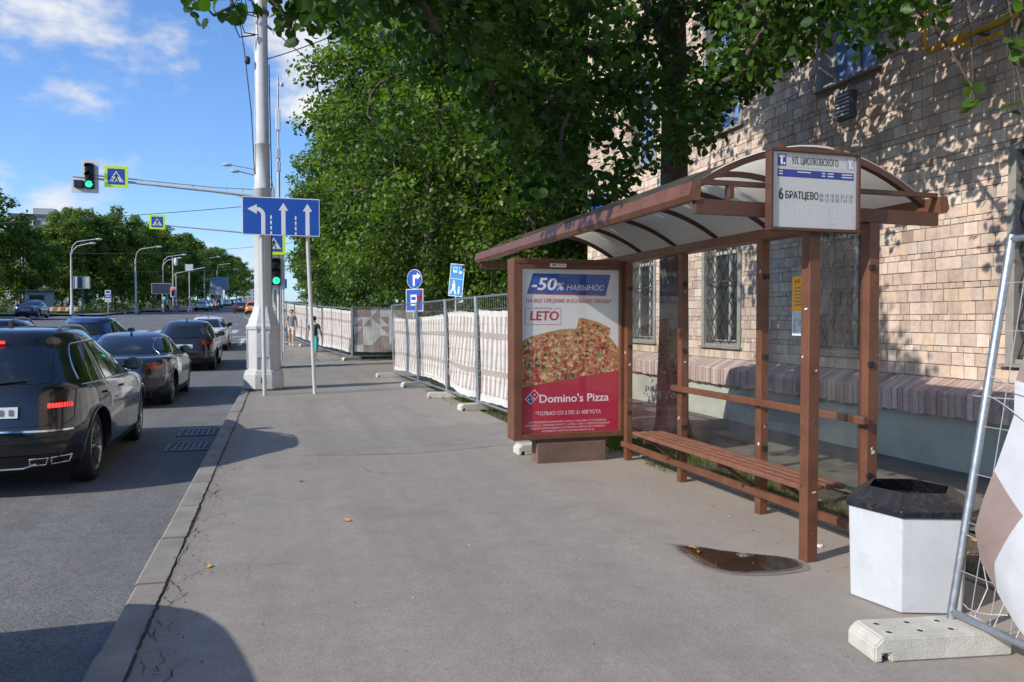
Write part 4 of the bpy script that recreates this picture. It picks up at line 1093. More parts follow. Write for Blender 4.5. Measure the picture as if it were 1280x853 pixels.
for i in range(5):
    A, B = f1[i + 1], f1[i]
    fence((A[0], A[1] - .04), (B[0], B[1] + .04), labs[i], bm_s1 if i % 2 else bm_s2, lean=.02, seed=i + 1, btop=(.87, .87, .86, .83, .80)[i], bbot=(.02, .03, .06, .06, .05)[i], sag=(.05, .0, -.03, .03, .03)[i])
foot(3.36, 13.1, .1, 'pale concrete fence foot nearest the pizza box, under the paired posts')
foot(3.22, 15.3, -.15, 'concrete fence foot second from the pizza box'); foot(3.1, 18., .1, 'concrete fence foot third from the pizza box'); foot(2.9, 21.3, .05, 'concrete fence foot at the corner of the path gap'); foot(3.03, 8.62, 0, 'white concrete foot just behind the plinth of the advertising box')
fence((2.62, 29.2), (5.05, 29.2), 'fence panel across the path with taupe triangle pattern banner', bm_t1, lean=0, seed=9, btop=.97, bbot=.1, sag=0)
fence((5.12, 29.2), (7.6, 29.2), 'triangle pattern fence panel partly behind the striped fence', bm_t1, lean=0, seed=10, btop=.97, bbot=.1, sag=0)
f3 = [(2.58, 29.2), (1.72, 33.5), (1.2, 36.8), (.7, 40.2), (.35, 43.6), (.1, 47)]
l3 = ['striped fence panel on the far side of the path, beside the person in teal', 'striped fence panel second beyond the path gap', 'striped fence panel behind the two women, nearer one', 'striped fence panel behind the two women, farther one', 'last striped fence panel far along the sidewalk by the poles']
for i in range(5): fence(f3[i + 1], f3[i], l3[i], bm_s2 if i % 2 else bm_s1, h=1.95, lean=.0, seed=20 + i, btop=.95, bbot=.08, sag=0)
for i, lab in enumerate(('concrete fence foot at the near corner of the far fence', 'concrete foot by the walker in teal trousers', 'concrete foot of the far fence near the women')): foot(f3[i][0], f3[i][1], .3, lab)

# the leaning panel at the right edge
fr = fence((3.18, 2.94), (3.02, .3), 'leaning galvanised fence panel with a sagging white and taupe banner at the right edge', None, h=2.03, lean=R(-9.8), group=None, seed=40)
L_ = 2.64; ux = (Vector((3.02, .3, 0)) - Vector((3.18, 2.94, 0))).normalized(); sd = Vector((ux.y, -ux.x, 0)); upv = Vector((0, 0, 1)) * math.cos(R(-9.8)) + sd * math.sin(R(-9.8))
def fnb(a, b):
    prof = np.interp(b, [0, .12, .25, .4, .6, .73, .86, 1], [.13, .075, .10, .14, .18, .155, .19, .25])
    bot = .02 + .30 * max(0, 1 - a * 5) ** 1.3
    z = bot + (1.52 - bot) * b
    x = prof * (1 - a) + 2.4 * a
    off = .05 * math.sin(b * math.pi) * min(1, a * 5) + (.03 * math.sin(b * 7 + a * 4) + .02 * math.sin(a * 15 + b * 3)) * min(1, .3 + a * 6)
    return ux * x + upv * z + sd * (.012 + off)
sheet('banner', fnb, 60, 40, bm_t2, fr, 2.4, 1.62)
for (a, z, l, dz, ds) in ((.0, 1.12, .35, -.16, .05), (.0, 1.22, .4, -.1, .1), (.02, .42, .2, .0, .02), (-.08, 1.11, .3, .01, .0), (.06, .09, .25, .04, .05)):
    mb = MB(); mb.tube([ux * (a + l * q) + upv * (z + dz * q * q) + sd * (ds * math.sin(q * 3) + .0) for q in (0, .25, .5, .75, 1)], .003, m_wire, 6); mb.build('loose_wire', fr)
for a in (.13, .24, .36, .48): mb = MB(); mb.tube([ux * a + upv * .04, ux * (a + .03) + upv * .2 - sd * .02, ux * (a - .02) + upv * .36, ux * a + upv * .6], .003, m_wire, 6); mb.build('loose_wire', fr)
foot(3.0, 2.90, R(-10), 'large pale concrete block under the leaning fence at the bottom right')

# ---------------------------------------------------------------- lamp post, lane sign, signals
def lamp_column(name, label, x, y, H, top=True, cat='lamp post', collars=((4.56, .19), (5.57, .175)), group=None):
    H0 = H
    th = thing(name, label, cat, (x, y, g(y)), 0, group)
    mb = MB(); a0 = math.pi / 8
    mb.lathe([(.40, 0), (.47, .05), (.475, .25), (.47, .36), (.455, .38), (.44, .44), (.375, .47), (.37, .5), (.372, 1.36), (.40, 1.39), (.41, 1.45), (.385, 1.49), (.36, 1.52), (.34, 1.60), (.27, 1.75), (.235, 1.86), (.225, 1.9)], m_grey, 8, (0, 0, 0), smooth=False, a0=a0)
    for k in range(8):
        a = a0 + k * math.pi / 4; mb.bar((.375 * math.cos(a), .375 * math.sin(a), .5), (.372 * math.cos(a), .372 * math.sin(a), 1.38), .03, .03, m_grey)
    mb.build('base', th)
    mb = MB()
    mb.bbox((-.13, -.365, .75), (.13, -.343, 1.3), m_grey, .008); mb.bbox((.343, -.1, .7), (.368, .1, 1.28), m_grey, .008); mb.bbox((-.06, -.445, .18), (.05, -.43, .3), m_dgrey, .005)
    mb.build('hatch', th)
    mb = MB(); mb.lathe([(.2, 1.88), (.19, 3.), (.185, collars[0][0]), (.196, collars[0][0] + .01), (.19, collars[0][0] + .05), (.172, collars[0][0] + .06), (.165, collars[1][0]), (.175, collars[1][0] + .01), (.17, collars[1][0] + .05), (.155, collars[1][0] + .06), (.14, H)], m_grey, 20); mb.build('shaft', th)
    return th
lp = lamp_column('lamp_post', 'pale grey lamp post with octagonal base standing in front of the lane sign', -.36, 18.35, 9.4)
mb = MB(); r9 = random.Random(4)
mb.tube([(-.16, -.1, 4.9), (-.22, -.1, 6.3), (-.35, -.1, 7.6), (-.5, -.1, 8.7)], .012, m_cable, 6)
mb.tube([(.19, -.05, 2.2), (.21, -.05, 4.5), (.18, -.05, 6.4), (.17, -.05, 7.4)], .012, m_cable, 6)
pts = [(-.12, -.14, 8.0), (-.45, -.2, 7.9), (-.62, -.22, 8.3), (-.5, -.2, 8.75), (-.2, -.16, 8.8), (-.12, -.16, 8.5), (-.4, -.2, 8.45)]
mb.tube(pts, .016, m_cable, 6); mb.tube([(p[0] * .8 + .02, p[1] - .03, p[2] + .12 * math.sin(i)) for i, p in enumerate(pts)], .014, m_cable, 6)
mb.lathe([(.03, 0), (.06, .03), (.06, .14), (.03, .17)], m_cable, 10, (-.29, -.1, 7.35)); mb.build('cable', lp)
mb = MB(); mb.lathe([(.165, 8.5), (.18, 8.52), (.18, 8.6), (.16, 8.62)], m_dgrey, 16); mb.build('clamp_band', lp)

ls = thing('lane_sign', 'wide blue lane direction sign with three white arrows on two thin posts', 'road sign', (.2, 16.8, 0))
for (xb, xt, yy) in ((-.32, -.36, 16.86), (.71, .55, 16.88)):
    mb = MB(); mb.tube([(xb, yy, -.02), (xt, yy, 4.12)], .042, m_grey, 12); mb.build('post', ls, world=True)
mb = MB(); x0, x1, z0, z1, y0 = -.735, .83, 3.375, 4.17, 16.80
mb.bbox((x0, y0 - .004, z0), (x1, y0 + .02, z1), m_signw, .003); pn = Panel(mb, (x0, y0 - .0045, z0), (1, 0, 0), (0, 0, 1)); w = x1 - x0; h = z1 - z0
pn.rect(.018, .018, w - .018, h - .018, m_blue, .0015)
S = w / 485.
fx = lambda a: (a - 120) * S
fz = lambda b: (325 - b) * S
def arrow(xc, yt=112, hw=30, hh=50, sw=13): 
    pn.poly([(fx(xc - sw), .02), (fx(xc + sw), .02), (fx(xc + sw), fz(yt + hh)), (fx(xc + hw), fz(yt + hh)), (fx(xc), fz(yt)), (fx(xc - hw), fz(yt + hh)), (fx(xc - sw), fz(yt + hh))], m_signw, .003)
arrow(375); arrow(527)
for xc in (298, 452):
    for a, b in ((300, 325 - 4), (265, 288), (230, 254), (196, 220)): pn.rect(fx(xc - 5), fz(b), fx(xc + 5), fz(a), m_signw, .003)
arcp = [(fx(210 + 52 * math.sin(q)), fz(197 - 52 * math.cos(q) + 0)) for q in [math.pi / 2 * i / 10 for i in range(11)]]
arci = [(fx(210 + 27 * math.sin(q)), fz(197 - 27 * math.cos(q))) for q in [math.pi / 2 * i / 10 for i in range(11)]]
for i in range(10): pn.poly([arci[i], arci[i + 1], arcp[i + 1], arcp[i]], m_signw, .003)
pn.rect(fx(237), .02, fx(262), fz(197), m_signw, .003); pn.poly([(fx(152), fz(158)), (fx(211), fz(190)), (fx(211), fz(128))], m_signw, .0034)
mb.build('sign_plate', ls, world=True)
mb = MB()
for z in (z0 + .15, z1 - .15): mb.box((x0 + .1, y0 + .02, z - .02), (x1 - .1, y0 + .045, z + .02), m_grey)
mb.build('rail', ls, world=True)

def ped_sign(mb, cx, y, cz, s, bw=.07):
    """crosswalk sign: lime border, blue field, white triangle, walking figure"""
    h = s / 2; mb.bbox((cx - h, y, cz - h), (cx + h, y + .02, cz + h), m_lime, .004)
    pn = Panel(mb, (cx, y - .0005, cz), (1, 0, 0), (0, 0, 1)); b = h - s * .13
    pn.rect(-b, -b, b, b, m_blue, .002); k = b * .86; pn.poly([(-k, -k * .78), (k, -k * .78), (0, k * .86)], m_signw, .004)
    q = lambda pts: pn.poly([(a * b, c * b) for a, c in pts], m_signk, .006)
    pn.disc(.02 * b, .38 * b, .085 * b, m_signk, .006, 12)
    q([(-.10, .28), (.10, .28), (.12, -.12), (-.10, -.12)]); q([(-.10, .26), (-.08, .12), (-.26, -.02), (-.32, .06)]); q([(.10, .26), (.26, .1), (.33, .04), (.28, -.04), (.1, .1)])
    q([(-.1, -.1), (.04, -.1), (-.22, -.62), (-.36, -.62)]); q([(.0, -.1), (.13, -.1), (.34, -.62), (.2, -.62)])
    for i in range(5): pn.rect((-.62 + i * .27) * b, -.67 * b, (-.62 + i * .27 + .14) * b, -.63 * b, m_signk, .006)
def signal(name, label, cx, y, z0, left=True, lit='green', grp=None, s=1.):
    """three-lens signal head with an arrow section at its lower left"""
    th = thing(name, label, 'traffic light', (cx, y, z0), 0, grp)
    mb = MB(); mb.bbox((-.28 * s, .1 * s, -.14 * s), (.28 * s, .115 * s, 1.06 * s), m_signw, .004)
    if left: mb.bbox((-.62 * s, .1 * s, -.14 * s), (-.281 * s, .115 * s, .36 * s), m_signw, .004)
    mb.build('backboard', th)
    mb = MB()
    for k in range(3): mb.bbox((-.14 * s, -.1 * s, (.01 + .31 * k) * s), (.14 * s, .1 * s, (.30 + .31 * k) * s), m_signk, .015 * s)
    if left: mb.bbox((-.5 * s, -.1 * s, .02 * s), (-.2 * s, .1 * s, .29 * s), m_signk, .015 * s)
    mb.build('housing', th)
    for k in range(3):
        mb = MB(); on = (k == 0 and lit == 'green') or (k == 2 and lit == 'red')
        mt = (m_green if k == 0 else m_redsig) if on else m_signk
        mb.lathe([(.115 * s, -.105 * s), (.10 * s, -.12 * s), (.0, -.125 * s)], mt, 20, (0, 0, (.155 + .31 * k) * s), 'Y')
        if on and k == 0:
            pn = Panel(mb, (0, -.127 * s, .155 * s), (1, 0, 0), (0, 0, 1))
            pn.poly([(-.012 * s, -.07 * s), (.012 * s, -.07 * s), (.012 * s, .02 * s), (.05 * s, .02 * s), (0, .08 * s), (-.05 * s, .02 * s), (-.012 * s, .02 * s)], m_greend, .002)
        mb.build('lens', th)
        mb = MB(); n = 10; vs = []; fs = []
        for i in range(n + 1):
            a = math.pi * (i / n) ; vs += [(.125 * s * math.cos(a), -.1 * s, (.155 + .31 * k) * s + .125 * s * math.sin(a)), (.125 * s * math.cos(a), -.26 * s, (.165 + .31 * k) * s + .11 * s * math.sin(a))]
            if i: fs.append((2 * i - 2, 2 * i - 1, 2 * i + 1, 2 * i))
        mb.add(vs, fs, m_signk, True); mb.build('visor', th)
    return th
ma = lamp_column('signal_mast', 'ornate grey pole behind the lamp post carrying the long signal arm', -.52, 26.3, 6.3, cat='signal mast', group=None)
mb = MB(); mb.tube([(0, 0, 5.6), (-1.4, 0, 5.72), (-5.5, 0, 5.98)], [.06, .05, .035], m_grey, 10); mb.tube([(0, 0, 5.85), (-1.4, 0, 5.85), (-5.1, 0, 6.05)], .022, m_grey, 8)
for k in range(10): mb.bar((-.6 - k * .5, 0, 5.65 + k * .027), (-.6 - k * .5, 0, 5.85 + k * .02), .02, .02, m_grey)
mb.bar((0, 0, 5.2), (-.8, 0, 5.68), .05, .05, m_grey); mb.build('arm', ma)
mb = MB(); ped_sign(mb, -4.81, 26.2, 6.03, .66); o = mb.build('crosswalk_sign'); tag(o, 'crosswalk sign with yellow border on the signal arm, beside the green light', 'road sign')
signal('traffic_light', 'green traffic light hanging at the tip of the long signal arm', -5.55, 26.2, 5.62, s=.84)
mb = MB(); ped_sign(mb, -.17, 25.85, 4.07, .72); o = mb.build('crosswalk_sign'); tag(o, 'crosswalk sign low on the pole, half behind the lamp post', 'road sign')
signal('traffic_light', 'green traffic light on the pole just right of the lamp post', -.10, 25.85, 2.72, s=.95)
mb = MB(); mb.tube([(0, .0, 0), (0, 0, 4.7)], .055, m_grey, 12); o = mb.build('sign_pole'); o.location = (-.03, 26.0 - .02, g(26)); tag(o, 'slim grey pole carrying the low crosswalk sign and signal', 'pole')
# second arm farther on
ma2 = lamp_column('signal_mast', 'farther ornate pole with a thin arm over the street', -.35, 44., 6.3, cat='signal mast')
mb = MB(); mb.tube([(0, 0, 5.6), (-6.3, 0, 6.0)], [.05, .035], m_grey, 8); mb.build('arm', ma2)
mb = MB(); ped_sign(mb, -6.14, 43.9, 6.75, .76); o = mb.build('crosswalk_sign'); tag(o, 'smaller crosswalk sign on the farther arm over the street', 'road sign')
# street lamp with twin heads
def street_lamp(label, x, y, H, dirx, grp='street lamps along the avenue', heads=2, reach=2.2):
    th = thing('street_lamp', label, 'street lamp', (x, y, g(y)), 0, grp)
    mb = MB(); mb.lathe([(.2, 0), (.2, .9), (.12, 1.0), (.075, H - 1.2)], m_grey, 10); mb.build('pole', th)
    for k in range(heads):
        mb = MB(); e = H + .1 - k * .45; rr = reach - k * .5
        mb.tube([(0, 0, H - 1.3 - k * .3), (dirx * .15, 0, e - .6), (dirx * .55, 0, e - .15), (dirx * rr, -.3 * k, e + .15)], .045, m_grey, 8); mb.build('arm', th)
        mb = MB(); s = 1 if dirx > 0 else -1
        mb.lathe([(.04, 0), (.11, .15), (.12, .45), (.03, .62)], m_grey, 8, (dirx * rr, -.3 * k, e + .15), 'X' ) if dirx > 0 else mb.lathe([(.03, -.62), (.12, -.45), (.11, -.15), (.04, 0)], m_grey, 8, (dirx * rr, -.3 * k, e + .15), 'X')
        mb.build('lamp_head', th)
    return th
street_lamp('twin-headed street lamp behind the tall pale lamp post, reaching left', -.35, 54, 10.6, -1, None, 2, 2.6)
street_lamp('white curved street lamp standing before the dark trees at far left', -19.75, 85, 7.3, 1)
street_lamp('curved street lamp right of the bus stop sign across the street', -15.6, 95, 7.3, 1, heads=1)
street_lamp('curved twin street lamp just left of the red signal across the crossing', -14.1, 105, 7.0, 1)
for x, y, lab in ((-13.2, 150, 'nearest of the small lamps lining the far avenue'), (-13.2, 180, 'middle one of the small lamps lining the far avenue'), (-13.2, 215, 'farthest of the small lamps lining the far avenue')): street_lamp(lab, x, y, 9, 1, heads=1)
# phone mast
tm = thing('antenna_mast', 'thin tall antenna mast behind the lamp post with white boxes', 'mast', (.0, 31.5, g(31.5)))
mb = MB(); mb.tube([(0, 0, 0), (0, 0, 8.)], .055, m_grey, 10); mb.tube([(0, 0, 8.), (0, 0, 11.)], .03, m_grey, 8); mb.build('pole', tm)
mb = MB(); mb.bbox((-.1, -.06, 8.9), (.08, .06, 9.75), m_whitep, .02); mb.build('antenna', tm)
mb = MB(); mb.bbox((-.08, -.06, 7.3), (.08, .06, 7.7), m_grey, .02); mb.build('equipment', tm); mb = MB(); mb.bbox((-.09, -.06, 7.8), (.07, .06, 8.2), m_grey, .02); mb.build('equipment', tm); mb = MB(); mb.tube([(.0, 0, 10.7), (.12, 0, 10.72)], .03, m_grey, 8); mb.lathe([(.01, 10.62), (.07, 10.66), (.07, 10.74), (.02, 10.8)], m_grey, 10, (.15, 0, 0)); mb.build('camera_dome', tm)
# kerb poles further back
for i, (x, y, hh, lab) in enumerate(((.25, 30, 3.6, 'short grey pole right of the signal pole near the walkers'), (.35, 34, 3.2, 'slim grey pole beside the two women'))):
    th = thing('sign_pole', lab, 'pole', (x - .2, y, g(y)), 0); mb = MB(); mb.tube([(0, 0, 0), (0, 0, hh)], .04, m_grey, 10); mb.build('post', th)
    if i == 1: mb = MB(); mb.bbox((-.15, -.06, hh - .5), (.15, -.04, hh - .1), m_blue, .004); mb.build('sign_plate', th)
# blue signs behind the fence
sg = thing('road_sign', 'round blue arrow sign above a blue square sign behind the fence', 'road sign', (3.80, 22.3, 0))
mb = MB(); mb.tube([(3.80, 22.34, 0), (3.80, 22.34, 2.95)], .03, m_grey, 8); mb.build('post', sg, world=True)
rm = Matrix.Rotation(R(-50), 3, 'Z')
u = rm @ Vector((1, 0, 0))
mb = MB(); pn = Panel(mb, (3.80, 22.3, 2.80), u, (0, 0, 1)); pn.disc(0, 0, .29, m_signw, .0, 28); pn.disc(0, 0, .277, m_blue, .003, 28)
pn.rect(-.06, -.2, .02, .05, m_signw, .006); pn.poly([(-.06, .05), (.02, .0), (.1, .05), (.1, .12), (-.06, .12)], m_signw, .006); pn.poly([(.1, -.02), (.24, .08), (.1, .19)], m_signw, .006); pn.disc(0, 0, .29, m_grey, -.01, 28); mb.build('round_plate', sg, world=True)
mb = MB(); pn = Panel(mb, (3.80, 22.28, 2.18), u, (0, 0, 1)); pn.rect(-.33, -.33, .33, .33, m_blue, 0); pn.frame(-.33, -.33, .33, .33, .02, m_signw, .003); pn.rect(-.15, -.16, .08, .16, m_signw, .003); pn.rect(-.12, .0, .05, .1, m_blue, .005); pn.rect(.1, .05, .3, .12, m_redl, .003)
pn.poly([(.05, -.3), (.12, -.3), (.31, .25), (.24, .25)], m_redl, .006); mb.build('square_plate', sg, world=True)
sg = thing('road_sign', 'tall narrow light blue pedestrian zone sign behind the striped fence', 'road sign', (4.99, 22, 0))
mb = MB(); mb.tube([(4.97, 22.04, 0), (5.0, 22.04, 3.1)], .03, m_grey, 8); mb.build('post', sg, world=True)
mb = MB(); rm = Matrix.Rotation(R(-42), 3, 'Z') @ Matrix.Rotation(R(6), 3, 'Y'); pn = Panel(mb, (5.0, 21.99, 2.77), rm @ Vector((1, 0, 0)), rm @ Vector((0, 0, 1)))
pn.rect(-.24, -.48, .24, .48, m_bluel, 0); pn.frame(-.24, -.48, .24, .48, .02, m_signw, .003); pn.rect(-.14, .22, .0, .38, m_signw, .003); pn.rect(-.12, .29, -.02, .36, m_bluel, .005); pn.rect(.06, .2, .16, .27, m_signw, .003); pn.rect(.06, .32, .16, .39, m_signw, .003)
pn.disc(-.08, -.05, .035, m_signw, .003, 12); pn.poly([(-.14, -.1), (-.03, -.1), (-.02, -.25), (.03, -.42), (-.02, -.42), (-.08, -.28), (-.16, -.42), (-.21, -.42), (-.12, -.22)], m_signw, .003); pn.disc(.1, -.2, .03, m_signw, .003, 12); pn.rect(.07, -.4, .13, -.24, m_signw, .003); pn.rect(-.2, .03, .2, .045, m_signw, .003)
mb.build('sign_plate', sg, world=True)
# ---------------------------------------------------------------- cars (local: +Y ahead, X right, Z up from the road)
def paint(name, c, rough=.22, metal=.5): return M(name, c, rough, metal, var=.04, spec=.5, coat=1.)
def car_body_bm(levels, n=4.5, npt=88, nz=46):
    """closed body lofted from horizontal outlines: levels = (z, rear y, front y, half width)"""
    z = [l[0] for l in levels]; fr = pchip(z, [l[1] for l in levels]); ff = pchip(z, [l[2] for l in levels]); fw = pchip(z, [l[3] for l in levels])
    zs = sorted(set(list(np.linspace(z[0], z[-1], nz)) + z))
    bm = bmesh.new(); rings = []
    for zz in zs:
        a, b, w = float(fr(zz)), float(ff(zz)), float(fw(zz)); yc = (a + b) / 2; l = (b - a) / 2; ring_ = []
        e = n if zz < z[-1] * .66 else max(2.6, n - (zz - z[-1] * .66) * 5)
        for k in range(npt):
            t_ = 2 * math.pi * k / npt; c, s = math.cos(t_), math.sin(t_)
            ring_.append(bm.verts.new((w * math.copysign(abs(c) ** (2 / e), c), yc + l * math.copysign(abs(s) ** (2 / e), s), zz)))
        rings.append(ring_)
    for i in range(len(rings) - 1):
        for k in range(npt):
            k2 = (k + 1) % npt; bm.faces.new((rings[i][k], rings[i][k2], rings[i + 1][k2], rings[i + 1][k]))
    bm.faces.new(list(reversed(rings[0]))); bm.faces.new(rings[-1])
    return bm
def boolean(me, cutters):
    o = bpy.data.objects.new('tmp', me); COL.objects.link(o); cs = []
    for cm in cutters:
        c = bpy.data.objects.new('cut', cm); COL.objects.link(c); cs.append(c)
        md = o.modifiers.new('b', 'BOOLEAN'); md.operation = 'DIFFERENCE'; md.solver = 'EXACT'; md.object = c
    dg = bpy.context.evaluated_depsgraph_get()
    r_ = bpy.data.meshes.new_from_object(o.evaluated_get(dg))
    bpy.data.objects.remove(o)
    for c in cs: bpy.data.objects.remove(c)
    return r_
SUV = dict(levels=[(.22, -2.10, 2.10, .87), (.34, -2.27, 2.26, .935), (.50, -2.33, 2.34, .945), (.62, -2.335, 2.34, .955), (.80, -2.30, 2.30, .95), (.92, -2.275, 2.18, .935), (1.0, -2.25, 1.75, .915), (1.06, -2.22, 1.08, .885), (1.16, -2.13, .90, .84), (1.30, -2.01, .66, .78), (1.44, -1.88, .36, .71), (1.54, -1.80, .06, .655), (1.595, -1.72, -.06, .61), (1.625, -1.58, -.25, .53), (1.64, -1.35, -.5, .38), (1.646, -1.1, -.75, .16)],
           wb=1.44, back=1.43, r=.365, belt=1.045, roofz=1.475, aF=(.92, .30), aR=(-1.78, -1.42), pil=(-.05, -.98), rw=(1.10, 1.46, .62, .50), tl=(.835, .975))
HATCH = dict(levels=[(.20, -2.0, 2.0, .85), (.32, -2.16, 2.18, .905), (.46, -2.22, 2.24, .92), (.60, -2.22, 2.24, .925), (.76, -2.18, 2.2, .915), (.88, -2.12, 2.06, .90), (.96, -2.05, 1.6, .875), (1.02, -1.98, 1.02, .845), (1.12, -1.86, .86, .80), (1.25, -1.69, .62, .74), (1.38, -1.52, .32, .68), (1.47, -1.36, 0., .62), (1.53, -1.18, -.2, .52), (1.56, -.95, -.45, .34), (1.57, -.8, -.6, .14)],
             wb=1.36, back=1.3, r=.33, belt=.98, roofz=1.405, aF=(.86, .26), aR=(-1.62, -1.12), pil=(-.08, -.92), rw=(1.05, 1.38, .60, .50), tl=(.83, .98))
SEDAN = dict(levels=[(.18, -2.15, 2.15, .85), (.30, -2.36, 2.34, .90), (.44, -2.43, 2.4, .915), (.60, -2.43, 2.4, .925), (.76, -2.405, 2.34, .918), (.88, -2.37, 2.1, .905), (.94, -2.32, 1.65, .885), (.985, -2.22, 1.1, .855), (1.01, -1.74, 1.0, .83), (1.10, -1.56, .84, .785), (1.22, -1.34, .62, .72), (1.32, -1.12, .38, .665), (1.39, -.90, .12, .60), (1.435, -.66, -.12, .50), (1.46, -.45, -.25, .32), (1.468, -.38, -.32, .12)],
             wb=1.46, back=1.4, r=.335, belt=.965, roofz=1.33, aF=(.95, .30), aR=(-1.52, -.98), pil=(-.12, -1.02), rw=(1.05, 1.37, .58, .43), tl=(.75, .89))
_wheel = {}
m_redlens2 = M('red_lens_bright', (.5, .03, .025), .15, var=.1, coat=1)
def wheel_meshes(r, spokes):
    if (r, spokes) in _wheel: return _wheel[(r, spokes)]
    w = .115
    mb = MB(); mb.lathe([(r * .70, -w + .01), (r * .82, -w), (r * .96, -w * .9), (r, -w * .6), (r, w * .6), (r * .96, w * .9), (r * .82, w), (r * .70, w - .01)], m_black, 40, axis='X', caps=False)
    for k in range(40):
        a = 2 * math.pi * k / 40
    tyre = mb
    mb = MB(); mb.lathe([(r * .70, -w + .02), (r * .71, w - .005), (r * .66, w - .004), (r * .63, w - .03), (r * .6, -w + .03)], m_alloy, 40, axis='X', caps=False)
    mb.lathe([(r * .46, -.02), (r * .46, .01), (0, .01)], m_disc, 24, axis='X', caps=False)
    mb.lathe([(r * .6, -.05), (0, -.05)], m_trim, 24, axis='X', caps=False)
    for k in range(spokes):
        a = 2 * math.pi * k / spokes
        for s in (-1, 1):
            a2 = a + s * .13; a1 = a + s * .05
            p0 = (w - .02, r * .12 * math.cos(a1), r * .12 * math.sin(a1)); p1 = (w - .022, r * .66 * math.cos(a2), r * .66 * math.sin(a2))
            mb.bar(p0, p1, .018, .03, m_alloy, up=(1, 0, 0))
    mb.lathe([(r * .17, w - .04), (r * .16, w - .01), (r * .09, w - .004), (0, w - .004)], m_alloy, 20, axis='X', caps=False)
    for k in range(5): a = 2 * math.pi * k / 5; mb.lathe([(.012, w - .004), (.009, w + .004)], m_dgrey, 6, (0, r * .115 * math.cos(a), r * .115 * math.sin(a)), 'X')
    _wheel[(r, spokes)] = (tyre, mb); return _wheel[(r, spokes)]
_wm = {}
def build_car(label, kind, mpaint, x, y, rz=0., group='cars waiting in the lane', brake=False, third=False, detail=2, cat='car', plate=True, rails=False, spokes=10, zoff=0., glass=None, scale=1.):
    S = kind; gl = glass or m_tint
    z = g(y) - .12 + zoff; gr = (g(y + 2) - g(y - 2)) / 4
    th = thing('parked_car' if y > 90 else 'car', label, cat, (x, y, z), 0, group)
    th.rotation_euler = (math.atan(gr), 0, rz); th.scale = (scale,) * 3
    bm = car_body_bm(S['levels']); me = bpy.data.meshes.new('body'); bm.to_mesh(me); bm.free()
    cut = []
    R_ = S['r'] + .045
    for yy in (S['wb'], -S['back']):
        for s in (-1, 1):
            c = MB(); c.lathe([(R_, -.17), (R_, .17)], m_trim, 40, (s * .86, yy, S['r'] + .01), 'X', smooth=False); cm = bpy.data.meshes.new('cut'); cm.from_pydata(c.v, [], c.f); cut.append(cm)
    me.materials.append(mpaint)
    me2 = boolean(me, cut)
    me2.materials.clear(); me2.materials.append(mpaint); me2.materials.append(m_trim)
    for p in me2.polygons:
        c = p.center; p.use_smooth = True; p.material_index = 0
        for yy in (S['wb'], -S['back']):
            if math.hypot(c.y - yy, c.z - S['r'] - .01) < R_ - .004 and abs(c.x) < 1.0 and c.z < .9: p.material_index = 1
        if c.z < S['levels'][1][0] * .95: p.material_index = 1
    try: me2.set_sharp_from_angle(angle=R(35))
    except Exception: pass
    link('body', me2, th)
    bvh = BVHTree.FromPolygons([v.co.copy() for v in me2.vertices], [tuple(p.vertices) for p in me2.polygons])
    def side(s, yy, zz, o=.004):
        for _ in range(40):
            h = bvh.ray_cast(Vector((s * 3, yy, zz)), Vector((-s, 0, 0)))
            if h[0] is not None and h[0].x * s > .2: return Vector((h[0].x + s * o, yy, zz))
            zz -= .012
        return Vector((s * S['levels'][4][3], yy, zz))
    def rear(xx, zz, o=.004, sgn=-1):
        for _ in range(60):
            h = bvh.ray_cast(Vector((xx, sgn * 5, zz)), Vector((0, -sgn, 0)))
            if h[0] is not None: return Vector((xx, h[0].y + sgn * o, zz))
            xx *= .96
        return Vector((xx, sgn * 2.2, zz))
    def sidestrip(mb, s, y0, y1, zl, zh, mat, o=.004, nu=16, nv=5):
        vs = []; fs = []
        for i in range(nu + 1):
            yy = y0 + (y1 - y0) * i / nu; a = zl(yy) if callable(zl) else zl; b = zh(yy) if callable(zh) else zh
            b = max(b, a + .002)
            for j in range(nv + 1): vs.append(side(s, yy, a + (b - a) * j / nv, o))
        for i in range(nu):
            for j in range(nv): q = i * (nv + 1) + j; fs.append((q, q + nv + 1, q + nv + 2, q + 1) if s > 0 else (q + 1, q + nv + 2, q + nv + 1, q))
        mb.add(vs, fs, mat, True)
    def rearstrip(mb, x0, x1, zl, zh, mat, o=.004, nu=16, nv=5, sgn=-1):
        vs = []; fs = []
        for i in range(nu + 1):
            xx = x0 + (x1 - x0) * i / nu; a = zl(xx) if callable(zl) else zl; b = zh(xx) if callable(zh) else zh
            b = max(b, a + .002)
            for j in range(nv + 1): vs.append(rear(xx, a + (b - a) * j / nv, o, sgn))
        for i in range(nu):
            for j in range(nv): q = i * (nv + 1) + j; fs.append((q, q + nv + 1, q + nv + 2, q + 1) if sgn < 0 else (q + 1, q + nv + 2, q + nv + 1, q))
        mb.add(vs, fs, mat, True)
    belt = lambda yy: S['belt'] + .03 * (.9 - yy) / 2.6
    yA0, yA1 = S['aF']; yR0, yR1 = S['aR']
    def roofl(yy):
        zt = S['roofz'] - .03 * ((yy + .4) / 1.2) ** 2
        if yy > yA1: zt = min(zt, S['belt'] + (S['roofz'] - .015 - S['belt']) * (yA0 - yy) / (yA0 - yA1))
        if yy < yR1: 
            q = (yy - yR0) / (yR1 - yR0); zt = min(zt, belt(yy) + .02 + (S['roofz'] - .05 - belt(yy)) * max(q, 0) ** .6)
        return zt
    pb, pc = S['pil']
    segs = [(pb + .03, yA0 - .06), (pc + .03, pb - .03), (yR0 + .02, pc - .035)]
